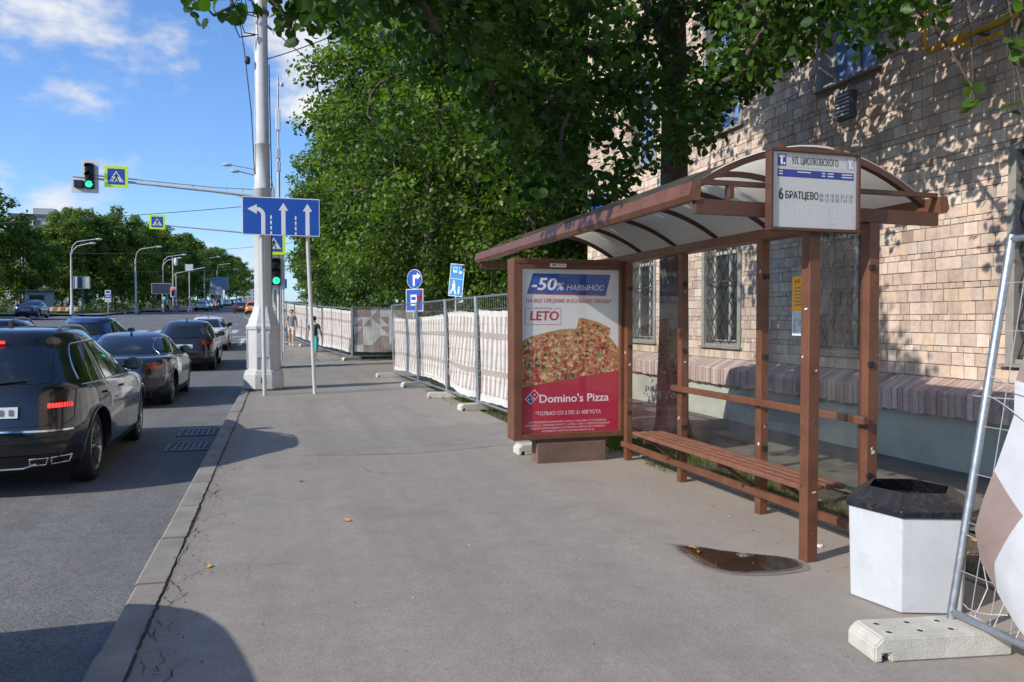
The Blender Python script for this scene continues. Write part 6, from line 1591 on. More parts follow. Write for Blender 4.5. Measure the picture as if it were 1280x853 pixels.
# the linden that overhangs the shelter
CL = [(0.33,6.53,5.58,0.42), (0.19,5.04,4.95,0.44), (0.19,6.79,5.59,0.49), (0.24,6.03,4.43,0.38), (0.27,5.49,4.07,0.28), (0.18,6.56,4.6,0.45), (0.23,4.94,3.81,0.42), (0.33,6.88,4.74,0.33), (0.26,6.05,5.62,0.34), (0.5,6.41,5.83,0.33), (0.32,5.77,4.39,0.48), (0.37,5.62,3.89,0.31), (0.34,5.73,4.85,0.28), (0.36,5.67,4.62,0.46), (0.35,6.98,4.53,0.44), (0.37,5.08,4.87,0.44), (0.26,5.08,4.38,0.36), (0.39,5.44,5.21,0.32), (0.51,5.83,5.58,0.48), (0.53,5.34,4.89,0.4), (0.54,5.2,5.0,0.46), (0.65,6.29,4.57,0.3), (0.54,6.23,5.7,0.35), (0.43,5.28,3.88,0.35), (0.44,5.49,5.4,0.43), (0.5,5.94,4.87,0.5), (0.54,6.04,5.43,0.41), (0.63,5.29,5.05,0.29), (0.86,6.59,4.49,0.46), (0.64,5.43,5.0,0.42), (0.68,5.8,5.26,0.31), (0.84,7.14,6.29,0.5), (0.7,6.16,5.31,0.39), (0.78,5.9,4.14,0.37), (0.71,6.2,5.21,0.49), (0.86,6.7,4.64,0.3), (1.06,6.96,5.92,0.36), (0.94,6.16,5.42,0.43), (1.05,6.93,5.22,0.34), (1.0,6.73,6.13,0.34), (0.9,5.93,4.76,0.28), (1.04,6.71,5.86,0.38), (1.07,6.87,5.55,0.36), (1.09,7.14,6.18,0.36), (0.96,6.48,6.11,0.49), (1.31,7.54,6.39,0.32), (1.18,7.16,5.95,0.43), (1.21,7.01,5.57,0.45), (1.26,6.95,5.96,0.42), (1.17,6.54,4.38,0.29), (1.12,6.97,5.67,0.33), (0.95,5.83,4.23,0.38), (0.98,6.1,4.26,0.35), (1.22,6.88,5.02,0.38), (1.2,6.01,5.56,0.33), (1.31,6.18,4.56,0.34), (1.36,7.14,4.23,0.36), (1.53,7.05,4.86,0.4), (1.56,7.51,5.32,0.46), (1.45,7.09,4.4,0.36), (1.43,7.18,6.65,0.49), (1.26,6.16,3.92,0.48), (1.53,7.13,4.47,0.42), (1.26,6.42,4.72,0.36), (1.67,7.77,5.38,0.49), (1.87,8.06,4.86,0.41), (1.87,8.07,5.01,0.37), (1.52,6.46,4.7,0.34), (1.85,7.67,4.78,0.38), (1.65,6.73,4.94,0.28), (1.49,6.75,4.32,0.45), (1.7,7.37,4.74,0.5), (1.69,7.67,5.73,0.42), (1.64,7.24,4.66,0.45), (1.62,7.12,5.16,0.35), (1.42,6.33,4.99,0.44), (1.86,7.94,6.93,0.38), (1.93,7.3,5.92,0.28), (2.02,7.37,5.58,0.44), (2.04,8.08,5.0,0.36), (1.8,6.62,5.74,0.35), (1.89,7.0,4.73,0.43), (1.93,7.35,4.06,0.48), (1.78,6.75,4.29,0.39), (1.86,6.86,3.72,0.46), (1.75,6.53,5.23,0.45), (1.95,7.88,7.28,0.5), (2.1,7.64,4.37,0.47), (1.91,6.98,3.89,0.44), (1.83,7.29,5.34,0.31), (1.97,6.84,3.36,0.42), (2.3,7.68,3.52,0.3), (2.13,7.45,3.8,0.47), (2.42,8.41,5.37,0.41), (2.06,6.96,5.38,0.29), (2.29,7.73,6.77,0.39), (2.14,7.13,4.97,0.34), (2.04,7.08,3.63,0.39), (2.36,7.95,4.07,0.44), (1.93,6.88,5.22,0.3), (2.41,8.27,4.34,0.41), (2.01,6.74,5.66,0.35), (2.49,8.38,3.97,0.29), (2.81,8.58,3.69,0.33), (2.53,7.97,3.72,0.46), (2.53,7.97,4.33,0.33), (2.72,8.32,3.73,0.36), (2.71,8.41,5.02,0.46), (2.62,8.23,5.52,0.41), (2.22,7.21,3.11,0.3), (2.54,8.28,5.18,0.48), (2.57,8.04,6.87,0.38), (2.22,7.12,3.32,0.38), (2.64,8.48,4.75,0.36), (2.25,7.14,3.85,0.34), (2.31,6.88,4.5,0.33), (2.67,8.16,7.17,0.36), (2.62,7.29,6.65,0.38), (2.88,8.4,5.94,0.34), (2.53,7.43,2.92,0.32), (2.7,7.77,7.1,0.37), (3.0,8.32,4.1,0.38), (3.02,8.19,3.83,0.32), (2.98,8.83,4.97,0.42), (2.66,7.84,6.11,0.29), (2.81,8.05,7.41,0.4), (3.05,8.61,3.26,0.3), (2.53,7.46,3.12,0.49), (2.62,7.46,3.05,0.37), (2.6,7.03,2.94,0.35), (2.75,7.76,4.84,0.32), (2.56,7.21,3.81,0.3), (3.3,8.79,5.86,0.48), (3.14,8.08,5.08,0.28), (3.39,8.5,5.78,0.36), (3.28,8.71,4.93,0.35), (2.89,7.33,3.82,0.31), (2.77,7.45,3.97,0.46), (3.08,7.93,3.14,0.33), (3.14,8.45,3.16,0.33), (2.94,7.89,3.89,0.32), (3.31,8.53,4.25,0.37), (3.33,8.59,6.07,0.48), (3.36,8.4,6.76,0.38), (3.05,7.7,5.81,0.44), (2.74,7.31,3.19,0.36), (2.88,7.78,5.62,0.34), (3.01,7.47,5.0,0.45), (3.84,8.86,4.49,0.31), (3.36,8.13,3.76,0.41), (3.59,8.34,2.96,0.35), (3.38,8.31,3.28,0.44), (3.86,9.03,5.11,0.44), (3.75,8.99,4.31,0.31), (3.77,8.71,4.92,0.38), (3.45,8.55,7.72,0.4), (3.23,7.44,4.4,0.46), (3.54,8.22,5.34,0.29), (3.21,7.87,3.59,0.37), (3.57,8.72,4.5,0.4), (3.9,9.07,4.05,0.36), (3.3,8.14,5.62,0.47), (3.36,7.64,4.86,0.46), (4.05,9.19,6.66,0.3), (4.04,8.7,4.5,0.46), (3.59,8.29,6.68,0.42), (3.53,7.89,5.38,0.39), (3.61,8.06,3.07,0.35), (3.85,8.24,6.16,0.38), (4.02,8.82,7.78,0.46), (3.73,8.22,6.64,0.4), (3.53,8.09,5.17,0.43), (3.93,8.53,4.47,0.3), (4.07,9.18,4.55,0.44), (4.03,8.81,3.43,0.44), (4.06,8.8,7.65,0.49), (3.58,7.93,5.56,0.44), (4.53,9.32,4.46,0.48), (3.94,8.3,3.22,0.37), (4.53,9.29,8.0,0.42), (4.29,8.8,3.67,0.37), (4.37,9.21,5.03,0.44), (4.33,8.67,4.29,0.35), (4.28,9.03,6.21,0.32), (4.52,9.08,5.88,0.29), (4.07,8.38,4.93,0.44), (3.96,8.11,4.35,0.48), (3.63,7.7,3.77,0.49), (3.79,8.01,5.61,0.4), (4.36,8.86,6.29,0.41), (4.54,9.07,5.45,0.29), (4.73,8.88,7.48,0.35), (4.77,9.23,6.81,0.33), (4.05,8.01,3.91,0.3), (4.18,7.92,5.69,0.31), (4.81,9.17,7.54,0.44), (4.73,8.86,8.16,0.48), (3.99,7.84,3.55,0.3), (4.69,8.9,5.45,0.36), (4.47,8.69,5.03,0.3), (4.4,8.39,5.84,0.31), (4.76,9.5,8.53,0.39), (4.19,8.32,6.49,0.45), (4.79,8.97,5.0,0.39), (4.51,8.57,4.54,0.36), (4.58,8.37,5.95,0.45), (4.37,7.94,5.49,0.47), (4.36,8.0,6.07,0.33), (5.29,9.53,5.92,0.3), (4.41,8.06,7.4,0.36), (5.01,9.12,3.92,0.46), (4.73,8.61,4.49,0.28), (4.65,8.13,3.75,0.39), (4.36,8.0,5.25,0.38), (4.71,8.78,6.72,0.49), (4.79,8.62,7.01,0.37), (4.82,9.0,6.63,0.48), (4.84,8.56,6.88,0.29), (4.99,8.24,7.63,0.46), (4.69,7.86,7.22,0.45), (5.4,9.37,8.63,0.37), (4.87,8.38,4.81,0.37), (4.61,7.84,4.16,0.43), (5.47,9.06,5.5,0.3), (5.41,8.9,4.11,0.32), (4.79,7.92,4.23,0.41), (4.62,7.86,3.96,0.49), (4.92,8.23,6.77,0.34), (5.5,9.23,6.21,0.31), (5.06,8.65,4.28,0.3), (5.17,8.53,5.74,0.36), (4.8,7.68,5.81,0.33), (5.06,7.99,4.53,0.44), (4.97,7.96,6.74,0.28), (4.58,7.35,6.53,0.41), (4.76,7.84,5.16,0.29), (5.32,8.3,5.7,0.35), (5.38,8.4,6.09,0.36), (4.77,7.82,7.69,0.49), (5.04,7.93,4.39,0.49), (5.43,8.8,5.72,0.4), (4.63,7.51,6.76,0.4), (4.72,7.59,5.79,0.39), (4.83,7.44,4.29,0.29), (4.91,7.3,4.88,0.49), (5.49,8.24,5.25,0.44), (4.77,7.32,5.97,0.37), (5.45,8.4,5.97,0.47), (5.37,8.07,4.45,0.31), (5.44,8.22,4.45,0.28), (5.09,7.86,4.46,0.47), (5.16,7.94,6.33,0.44), (4.65,6.95,4.31,0.49), (5.12,7.26,4.39,0.3), (4.68,6.66,6.07,0.48), (5.37,7.78,4.85,0.47), (5.43,7.75,4.49,0.35), (4.68,6.81,5.37,0.48), (4.72,6.94,6.88,0.34), (5.07,7.2,4.44,0.36), (4.72,6.74,4.52,0.42), (5.33,7.45,5.66,0.43), (5.14,7.33,4.94,0.31), (5.37,7.33,6.07,0.48), (4.86,6.76,6.55,0.45), (5.6,7.7,5.54,0.34), (5.65,7.84,6.61,0.42), (4.73,6.38,4.9,0.45), (4.74,6.29,5.52,0.47), (5.41,7.45,6.31,0.36), (4.61,6.4,4.82,0.37), (5.53,7.68,5.77,0.44), (5.79,7.73,5.07,0.35), (4.7,6.1,5.3,0.48), (5.24,6.83,4.46,0.33), (5.88,7.41,5.98,0.3), (5.46,7.17,4.8,0.38), (5.84,7.5,4.93,0.4), (5.38,6.77,5.03,0.38), (5.32,6.71,4.84,0.37), (5.71,7.44,6.41,0.36), (4.68,6.18,5.38,0.46), (5.24,6.62,5.53,0.49), (5.0,6.07,5.32,0.41), (5.6,6.84,5.65,0.34), (5.54,6.71,4.89,0.31), (4.7,5.89,6.37,0.3), (5.47,6.59,5.42,0.3), (4.73,5.8,5.56,0.32), (4.68,5.68,4.72,0.34), (5.04,6.18,5.99,0.31), (5.82,7.0,5.89,0.42), (5.66,6.74,5.31,0.34), (5.8,6.91,5.64,0.37), (5.44,6.54,6.37,0.42), (5.75,6.67,5.37,0.49), (5.45,6.44,6.49,0.37), (5.55,6.46,5.68,0.44), (5.12,6.13,4.69,0.46), (5.6,6.72,6.56,0.45), (4.66,5.53,4.99,0.4), (4.91,5.42,5.9,0.49), (5.36,6.06,5.14,0.42), (5.45,6.04,4.33,0.34), (5.09,5.73,5.24,0.44), (5.4,5.95,5.08,0.44), (4.56,5.15,5.21,0.38), (4.5,5.13,4.19,0.46), (5.14,5.74,4.42,0.45), (5.15,5.89,5.27,0.46), (5.48,5.77,6.01,0.45), (5.77,6.13,6.11,0.42), (5.89,6.39,6.62,0.28), (4.61,4.94,4.41,0.29), (4.48,4.78,4.12,0.3), (5.0,5.43,5.55,0.35), (5.46,5.92,6.45,0.49), (5.0,5.45,4.97,0.37), (5.59,5.87,6.03,0.38), (5.92,5.94,6.22,0.43), (5.53,5.61,5.25,0.45), (5.12,5.31,5.64,0.47), (5.59,5.62,4.87,0.35), (5.75,5.91,5.57,0.32), (4.99,5.18,5.19,0.3), (4.71,4.81,4.06,0.34), (5.42,5.4,4.35,0.3), (5.82,6.05,5.34,0.46), (4.6,4.47,4.05,0.31), (5.76,5.64,5.54,0.45), (5.29,5.25,5.51,0.48), (5.74,5.68,5.42,0.37), (4.62,4.52,5.22,0.34), (5.36,5.34,5.56,0.33), (5.07,4.87,4.9,0.44), (5.49,5.46,5.11,0.45), (5.6,5.15,4.77,0.39), (5.32,4.98,4.63,0.42), (4.93,4.62,4.49,0.38), (4.86,4.6,5.1,0.3), (5.96,5.63,5.26,0.3), (5.94,5.66,5.35,0.3), (5.59,5.24,4.93,0.36), (5.06,4.71,5.5,0.3), (4.53,4.13,5.13,0.38), (5.85,5.25,5.17,0.34), (5.9,5.29,5.55,0.36), (5.49,4.96,5.52,0.38), (5.27,4.65,4.65,0.37), (5.5,4.92,5.07,0.35), (5.62,5.15,5.3,0.32), (5.91,5.42,5.96,0.3), (4.96,4.25,4.96,0.3), (4.7,4.08,4.62,0.29), (5.98,5.09,5.59,0.43), (4.75,4.11,5.17,0.42), (4.69,3.99,4.79,0.35), (6.16,5.23,6.02,0.36), (6.1,5.36,6.21,0.37), (5.18,4.35,5.32,0.44), (6.04,5.03,5.4,0.32), (5.2,4.3,5.08,0.34), (4.51,3.69,4.33,0.38), (5.3,4.38,4.83,0.42), (5.76,4.83,5.9,0.39), (4.75,3.88,4.76,0.35)]
rng = np.random.default_rng(3)
lin = thing('linden_tree', 'linden with dark trunk behind the shelter and heart-shaped leaves hanging over the view', 'tree', (5.2, 9.4, 0))
tp_ = [(5.2, 9.4, -.1), (5.19, 9.4, .25), (5.2, 9.38, 1.5), (5.17, 9.35, 3.), (5.12, 9.25, 4.6), (5.0, 9.1, 6.2), (4.9, 9.0, 8.0), (4.85, 8.9, 9.6)]
mb = MB(); mb.tube(tp_, [.30, .225, .20, .19, .175, .15, .11, .06], m_bark, 16)
up_ = []
for k in range(120):
    a = rng.uniform(0, 6.28); q = rng.uniform(.25, 1) ** .5; zz = rng.uniform(5.2, 11.2); rr = 3.6 * math.sqrt(max(.05, 1 - ((zz - 7.4) / 4.2) ** 2))
    x = 4.7 + rr * q * math.cos(a); y = 8.6 + rr * 1.15 * q * math.sin(a)
    if x > 6.75: x = 6.75 - rng.uniform(0, .8)
    if y < 7.3 and zz < 6.6: continue
    up_.append((x, y, zz, rng.uniform(.35, .6)))
EX = [(-.6, 6.0, 3.92, .14), (-.44, 5.95, 3.8, .15), (-.3, 5.9, 3.86, .16), (-.05, 5.95, 3.98, .2), (.08, 5.98, 3.84, .17), (.1, 5.88, 3.72, .12), (.3, 6.05, 3.98, .24), (.5, 6.0, 3.97, .24), (.1, 5.9, 4.15, .3), (-.35, 5.95, 4.1, .2),
      (5.08, 4.57, 3.36, .10), (5.06, 4.58, 3.25, .09), (5.21, 4.32, 3.45, .1), (5.26, 4.3, 3.16, .1), (5.16, 4.34, 3.62, .1), (5.2, 4.28, 3.85, .12), (5.25, 4.4, 4.2, .2)]
alls = CL + EX + up_
p1, n1_, t1_ = clump_points(CL, 430, rng, .3, .5); p2, n2_, t2_ = clump_points(EX, 420, rng, .2, .4); p3, n3_, t3_ = clump_points(up_, 150, rng, .3, .6)
P = np.concatenate([p1, p2, p3]); keep = P[:, 0] < 6.98
sz = np.concatenate([rng.uniform(.055, .112, len(p1)), rng.uniform(.075, .115, len(p2)), rng.uniform(.085, .14, len(p3))])
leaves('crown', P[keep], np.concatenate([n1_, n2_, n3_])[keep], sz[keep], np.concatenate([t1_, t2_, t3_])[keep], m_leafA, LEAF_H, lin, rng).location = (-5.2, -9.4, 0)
branches(mb, tp_[3:], alls, m_bark, .0075, .1, rng)
for (a, b) in (((5.02, 4.7, 4.6), (5.08, 4.57, 3.3)), ((5.2, 4.5, 4.5), (5.22, 4.34, 3.2))): mb.tube([a, ((a[0] + b[0]) / 2 + .06, (a[1] + b[1]) / 2, (a[2] + b[2]) / 2), b], [.01, .007, .004], m_bark, 5)
mb.build('trunk', lin, world=True)

# tall maples beyond the building, then the row along the avenue
def tree_meshes(seed, H, Rx, zlow, nclump, dens, lsize, tmpl, lmat, trunk_r, crmin=.55, crmax=.95, drop=.0):
    rng = np.random.default_rng(seed); cl = []
    zc = (H + zlow) / 2; hz = (H - zlow) / 2
    while len(cl) < nclump:
        v = rng.normal(size=3); v /= np.linalg.norm(v); q = rng.uniform(.3, 1) ** .45
        lump = 1 + .22 * math.sin(3 * math.atan2(v[1], v[0]) + seed) + .15 * math.sin(5 * v[2] + seed * 2)
        r_ = rng.uniform(crmin, crmax)
        wz = 1 - .25 * max(0, v[2]) 
        cl.append((v[0] * q * (Rx - r_ * .6) * lump * wz, v[1] * q * (Rx - r_ * .6) * lump * wz, zc + v[2] * q * (hz - r_ * .5), r_))
    tp2 = [(0, 0, -.2), (.02, 0, .4), (.05, .03, H * .25), (.0, .08, H * .45), (-.08, .02, H * .65), (0, 0, H * .85)]
    mb = MB(); mb.tube(tp2, [trunk_r * 1.4, trunk_r, trunk_r * .9, trunk_r * .75, trunk_r * .5, trunk_r * .2], m_bark, 12)
    branches(mb, tp2[2:], cl, m_bark, trunk_r * .07, trunk_r * .6, rng)
    P, N, T = clump_points(cl, dens, rng, .35, .65)
    return mb, (P, N, lsize * rng.uniform(.55, 1.35, len(P)), T, tmpl, lmat)
def make_tree(name, label, loc, parts, group, cache={}, rz=0., sc=1.):
    th = thing(name, label, 'tree', loc, rz, group); th.scale = (sc, sc, sc)
    mb, L = parts; k = id(mb)
    if k not in cache:
        t_ = mb.build('trunk', th); c_ = leaves('crown', L[0], L[1], L[2], L[3], L[5], L[4], th, np.random.default_rng(1)); cache[k] = (t_.data, c_.data)
    else: link('trunk', cache[k][0], th); link('crown', cache[k][1], th)
    return th
big = [tree_meshes(5, 15., 4.5, 1.3, 250, 400, .125, LEAF_M, m_leafB, .24), tree_meshes(9, 16., 4.6, 1.4, 250, 400, .125, LEAF_M, m_leafB, .25)]
mid = [tree_meshes(15, 15., 4.3, 1.0, 200, 210, .165, LEAF_M, m_leafB, .24, .6, 1.0), tree_meshes(19, 14., 4.0, 1.0, 190, 210, .165, LEAF_M, m_leafB, .22, .6, 1.0)]
gB = 'maples behind the fence along the sidewalk'
R_T = [(6.6, 19.8, big[0], .3, 1., 'large maple just past the building corner, above the shelter roof'), (4.9, 25.2, big[1], 1.9, 1.0, 'tall bright maple at the edge of the sky, above the two blue signs'),
       (9.8, 23.5, big[1], 4., 1.02, 'maple deep behind the large corner maple'), (5.3, 31.6, mid[0], .5, 1., 'maple behind the triangle pattern fence'), (10.2, 30, mid[1], 2.2, 1.1, 'maple deep in the park behind the triangle pattern fence'),
       (4.9, 38.6, mid[1], 3.9, 1.05, 'maple behind the far striped fence, right of the lane sign post'), (4.4, 46, mid[0], 5., .95, 'maple behind the end of the far striped fence'), (9, 42, mid[0], 1., 1.05, 'maple deep in the park behind the far fence'),
       (4.6, 55, mid[1], .8, .95, 'farthest maple on the right, seen just right of the lamp post'), (14, 21, mid[0], 2.8, 1.05, 'maple behind the apartment building end wall'),
       (16, 31, mid[1], .4, 1.0, 'maple farthest back in the park behind the triangle fence'), (14.5, 38, mid[0], 1.7, .95, 'maple far back in the park, middle of the deep row'), (3.7, 59, mid[1], .2, .72, 'small maple at the end of the park, beside the crossing'), (14, 48, mid[1], 2.9, 1., 'maple far back in the park toward the avenue'), (10, 56, mid[0], 4.2, .95, 'maple closing the park beside the crossing')]
for (x, y, m_, rz, sc, lab) in R_T: make_tree('maple_tree', lab, (x, y, g(y) - .02), m_, gB, rz=rz, sc=sc)
# low bushes under them, behind the fence
def bush(label, x, y, rx, h, seed, dens=260, ls=.10, grp='bushes behind the fence'):
    rng = np.random.default_rng(seed); cl = []
    for k in range(26):
        a = rng.uniform(0, 6.28); q = rng.uniform(0, 1) ** .5; zz = rng.uniform(.15, 1) * h * (1 - .35 * q); cl.append((rx * q * math.cos(a), rx * q * math.sin(a), zz, rng.uniform(.25, .45) * (1 if h < 3.3 else 1.6)))
    th = thing('bush', label, 'bush', (x, y, g(y) - .03), 0, grp)
    mb = MB(); branches(mb, [(0, 0, -.05), (0, 0, .15), (0, 0, .3)], cl, m_bark, .006, .03, rng); mb.build('stem', th)
    P, N, T = clump_points(cl, dens, rng, .3, .6); k = P[:, 2] > .0
    leaves('foliage', P[k], N[k], rng.uniform(ls * .7, ls * 1.2, len(P))[k], T[k], m_leafD, LEAF_F, th, rng)
for i, (x, y, rx, h, lab) in enumerate(((4.9, 12.8, .7, 1.5, 'bush behind the striped fence nearest the building'), (5.2, 16.2, .9, 2.2, 'bush behind the striped fence by the building corner'), (4.6, 19.8, .9, 2.4, 'bush behind the corner of the striped fence'), (6.2, 22.6, 1.1, 2.8, 'bush right of the tall blue sign'),
     (3.9, 31.5, 1., 2.4, 'bush behind the triangle pattern fence, left part'), (6.6, 31.2, 1.2, 3., 'bush behind the triangle pattern fence, right part'), (3.3, 35.5, 1., 2.6, 'bush behind the walker in teal'), (2.7, 40, 1., 2.4, 'bush behind the far striped fence'), (2.4, 46., 1.1, 2.6, 'bush at the far end of the striped fence'), (8.4, 26.5, 1.6, 3.6, 'bush in the shade under the park maples'), (10.5, 20.5, 1.8, 3.6, 'tall bush behind the building end wall'), (7.2, 25., 1.5, 3.4, 'tall bush behind the round blue arrow sign'), (12.5, 27, 2., 3.8, 'tall bush deepest in the park shade'), (8.5, 33.5, 1.9, 3.8, 'tall bush far right behind the triangle fence'), (6.0, 36.5, 1.8, 3.6, 'tall bush between the park maples'), (5.2, 42.5, 1.8, 3.6, 'tall bush behind the last far fence panels'), (4.6, 50, 1.8, 3.4, 'tall bush beyond the end of the far fence'))): bush(lab, x, y, rx, h, 60 + i, 260 if h < 3.3 else 150, .10 if h < 3.3 else .16)
# trees across the street
gl_ = 'trees lining the far side of the avenue'
fart = [tree_meshes(31, 17, 5.4, 1.4, 110, 90, .4, LEAF_F, m_leafC, .2, .8, 1.3), tree_meshes(37, 18.5, 5.0, 1.5, 110, 90, .4, LEAF_F, m_leafE, .2, .8, 1.3), tree_meshes(41, 16.2, 5.8, 1.2, 110, 90, .4, LEAF_F, m_leafC, .2, .8, 1.3)]
FT = [(-29.5, 92, 0, .93, 'tallest tree at the left edge of the picture'), (-27.5, 98, 2, .76, 'dark tree second from the left edge'), (-25.2, 104, 1, .78, 'pale green tree just left of the white street lamp'), (-23.4, 108, 0, .86, 'tree with a pointed top right behind the white street lamp'), (-21.2, 113, 2, .98, 'broad tree above the blue bus stop sign'), (-19.6, 119, 1, .84, 'tree just right of the bus stop sign'), (-18.6, 128, 0, .88, 'tree behind the second street lamp'),
      (-17.8, 137, 1, .86, 'tree left of the twin lamp by the crossing'), (-17.4, 148, 2, .9, 'tree right behind the red signal'), (-17.2, 160, 0, .95, 'tall tree with a bright crown right of the red signal'), (-16.6, 173, 1, .85, 'tree above the first far parked cars'), (-16.2, 188, 2, .95, 'tree above the middle of the far parked row'), (-15.8, 205, 0, .95, 'tree near the white lorry'), (-15.4, 226, 1, .98, 'light green tree where the avenue narrows'), (-15., 250, 2, 1.0, 'tree far up the avenue'), (-14.6, 285, 0, 1.05, 'bright rounded tree near the vanishing point'), (-14, 330, 1, 1.0, 'last tree of the avenue on the left'),
      (-36, 104, 1, .75, 'second row tree at the left edge'), (-33, 116, 2, .8, 'second row tree left of the white lamp'), (-30, 128, 0, 1., 'second row tree behind the pale tree'), (-27, 142, 1, 1., 'second row tree behind the bus stop'), (-25, 158, 2, 1.05, 'second row tree behind the red signal'), (-23.5, 180, 0, 1.05, 'second row tree behind the bright crown'), (-22, 210, 1, 1.1, 'second row tree far up the avenue'),
      (5.2, 88, 2, .62, 'low tree just beyond the crossing on the right, nearest the kerb'), (5.4, 97, 0, .66, 'low tree beyond the crossing on the right, second from the kerb corner'), (5.0, 110, 1, .66, 'low pale tree far beyond the crossing on the right'), (9, 100, 0, 1., 'tree beyond the crossing on the right'), (9, 125, 1, 1., 'second tree beyond the crossing on the right'), (8.5, 155, 2, 1., 'third tree beyond the crossing on the right')]
for i, (x, y, k, sc, lab) in enumerate(FT): make_tree('avenue_tree', lab, (x, y, g(y) - .05), fart[k], gl_, rz=i * 1.3, sc=sc * (.9 if x < -12 else 1))
for i, (x, y, s, lab) in enumerate(((-27, 88.5, 1.3, 'low bush at the far left edge across the street'), (-18.5, 90, 1.1, 'low bush left of the bus stop sign'), (-15.8, 92.5, 1.2, 'low bush right of the bus stop sign'), (-22, 90.5, 1.1, 'low bush by the white street lamp'), (-31, 96, 2.6, 'broad dark bush at the far left edge, deep under the trees'), (-27.5, 101, 2.6, 'broad dark bush behind the kiosk'), (-24.5, 107, 2.6, 'broad dark bush behind the white street lamp'), (-22.4, 112, 2.6, 'broad dark bush behind the bus stop sign'),
     (-20.8, 118, 2.6, 'broad dark bush right of the bus stop sign, under the trees'), (-19.6, 127, 2.6, 'broad dark bush behind the dark billboard'), (-19, 137, 2.6, 'broad dark bush behind the red signal'), (-18.6, 150, 2.8, 'broad dark bush left of the far parked cars'), (-18, 170, 3., 'broad dark bush behind the far parked cars'), (-17.5, 195, 3.2, 'broad dark bush far up the avenue'))): bush(lab, x, y, s, 1.8 if s < 2 else 4.2, 90 + i, 60 if s < 2 else 45, .25 if s < 2 else .36, 'low bushes across the street')
# hedge bank right of the crossing is park ground; grass by the shelter and the fence
rng = np.random.default_rng(17); ps = []
def gpatch(x0, x1, y0, y1, n):
    for _ in range(n): ps.append((rng.uniform(x0, x1), rng.uniform(y0, y1)))
gpatch(3.86, 4.9, 7.0, 9.6, 1500); gpatch(4.15, 4.7, 4.3, 7.0, 500); gpatch(3.4, 4.2, 9.6, 17, 1800); gpatch(4.1, 5.0, 1.2, 4.2, 420); gpatch(3.9, 6.8, 30, 30.9, 700); gpatch(3.1, 3.6, 14, 21.4, 500); gpatch(3.3, 6.5, 29.3, 29.9, 700); gpatch(3.72, 4.1, 8.2, 8.9, 260)
vs = []; fs = []; tn = []
for (x, y) in ps:
    k = math.sin(x * 5.1) * math.sin(y * 3.7) + rng.normal() * .5
    if k < -.25: continue
    for b in range(3):
        h = rng.uniform(.04, .13); a = rng.uniform(0, 6.28); l = rng.uniform(.01, .07); w = rng.uniform(.002, .004); z = g(y) - .03; bx, by_ = x + rng.normal() * .02, y + rng.normal() * .02; i = len(vs)
        c, s = math.cos(a), math.sin(a)
        vs += [(bx - s * w, by_ + c * w, z), (bx + s * w, by_ - c * w, z), (bx + c * l * .4 + s * w * .7, by_ + s * l * .4 - c * w * .7, z + h * .7), (bx + c * l * .4 - s * w * .7, by_ + s * l * .4 + c * w * .7, z + h * .7), (bx + c * l, by_ + s * l, z + h)]
        fs += [(i, i + 1, i + 2, i + 3), (i + 3, i + 2, i + 4)]; q = rng.uniform(0, 1); tn += [q] * 5
mb = MB(); mb.add(vs, fs, m_grassb, True); o = mb.build('grass'); a = o.data.attributes.new('tint', 'FLOAT', 'POINT'); a.data.foreach_set('value', np.array(tn, dtype=np.float32)); tag(o, kind='stuff')
# leaf litter and twigs on the soil by the leaning fence
mb = MB()
for k in range(420):
    x = rng.uniform(3.7, 5.0); y = rng.uniform(1.4, 4.4) if k % 3 else rng.uniform(9.6, 20); x = x if y < 5 else rng.uniform(3.4, 4.1); a = rng.uniform(0, 6.28); s = rng.uniform(.012, .035); z = g(y) - .022; t1 = rng.uniform(-.01, .012)
    c, q = math.cos(a) * s, math.sin(a) * s; mb.add([(x - c, y - q, z + .006), (x + q * .6, y - c * .6, z + .006 + t1), (x + c, y + q, z + .008), (x - q * .6, y + c * .6, z + .006 - t1 * .4)], [(0, 1, 2, 3)], (m_yl, m_soil, m_paper, m_bark)[0 if k % 5 == 0 else 1 if k % 3 else 2 if k % 17 == 0 else 3])
tag(mb.build('litter'), kind='stuff')
# weeds on the shelter roof edge
rng = np.random.default_rng(5); cl = [(2.53, 8.0 + k * .09, 2.5, .045) for k in range(8)] + [(2.53, 9.0 + k * .1, 2.49, .035) for k in range(3)]
P, N, T = clump_points(cl, 6000, rng, .2, .8); rm_ = leaves('moss_tuft', P, N, rng.uniform(.02, .04, len(P)), T, m_leafD, LEAF_F, None, rng); tag(rm_, 'small green weeds growing along the shelter roof edge', 'weeds')
# ---------------------------------------------------------------- people
def skin_mesh(verts, edges, radii, mat, sub=2, root=0):
    me = bpy.data.meshes.new('b'); me.from_pydata([Vector(v) for v in verts], edges, [])
    o = bpy.data.objects.new('b', me); COL.objects.link(o)
    md = o.modifiers.new('s', 'SKIN'); md.use_smooth_shade = True
    for i, r_ in enumerate(radii):
        sv = me.skin_vertices[0].data[i]; sv.radius = (r_, r_) if not isinstance(r_, tuple) else r_; sv.use_root = (i == root)
    s = o.modifiers.new('u', 'SUBSURF'); s.levels = sub; s.render_levels = sub
    dg = bpy.context.evaluated_depsgraph_get(); r2 = bpy.data.meshes.new_from_object(o.evaluated_get(dg))
    bpy.data.objects.remove(o); r2.materials.clear(); r2.materials.append(mat)
    for p in r2.polygons: p.use_smooth = True; p.material_index = 0
    return r2
def chain(mb_v, mb_e, mb_r, pts, rs, start=None):
    prev = start
    for p, r_ in zip(pts, rs):
        mb_v.append(p); mb_r.append(r_); k = len(mb_v) - 1
        if prev is not None: mb_e.append((prev, k))
        prev = k
    return prev
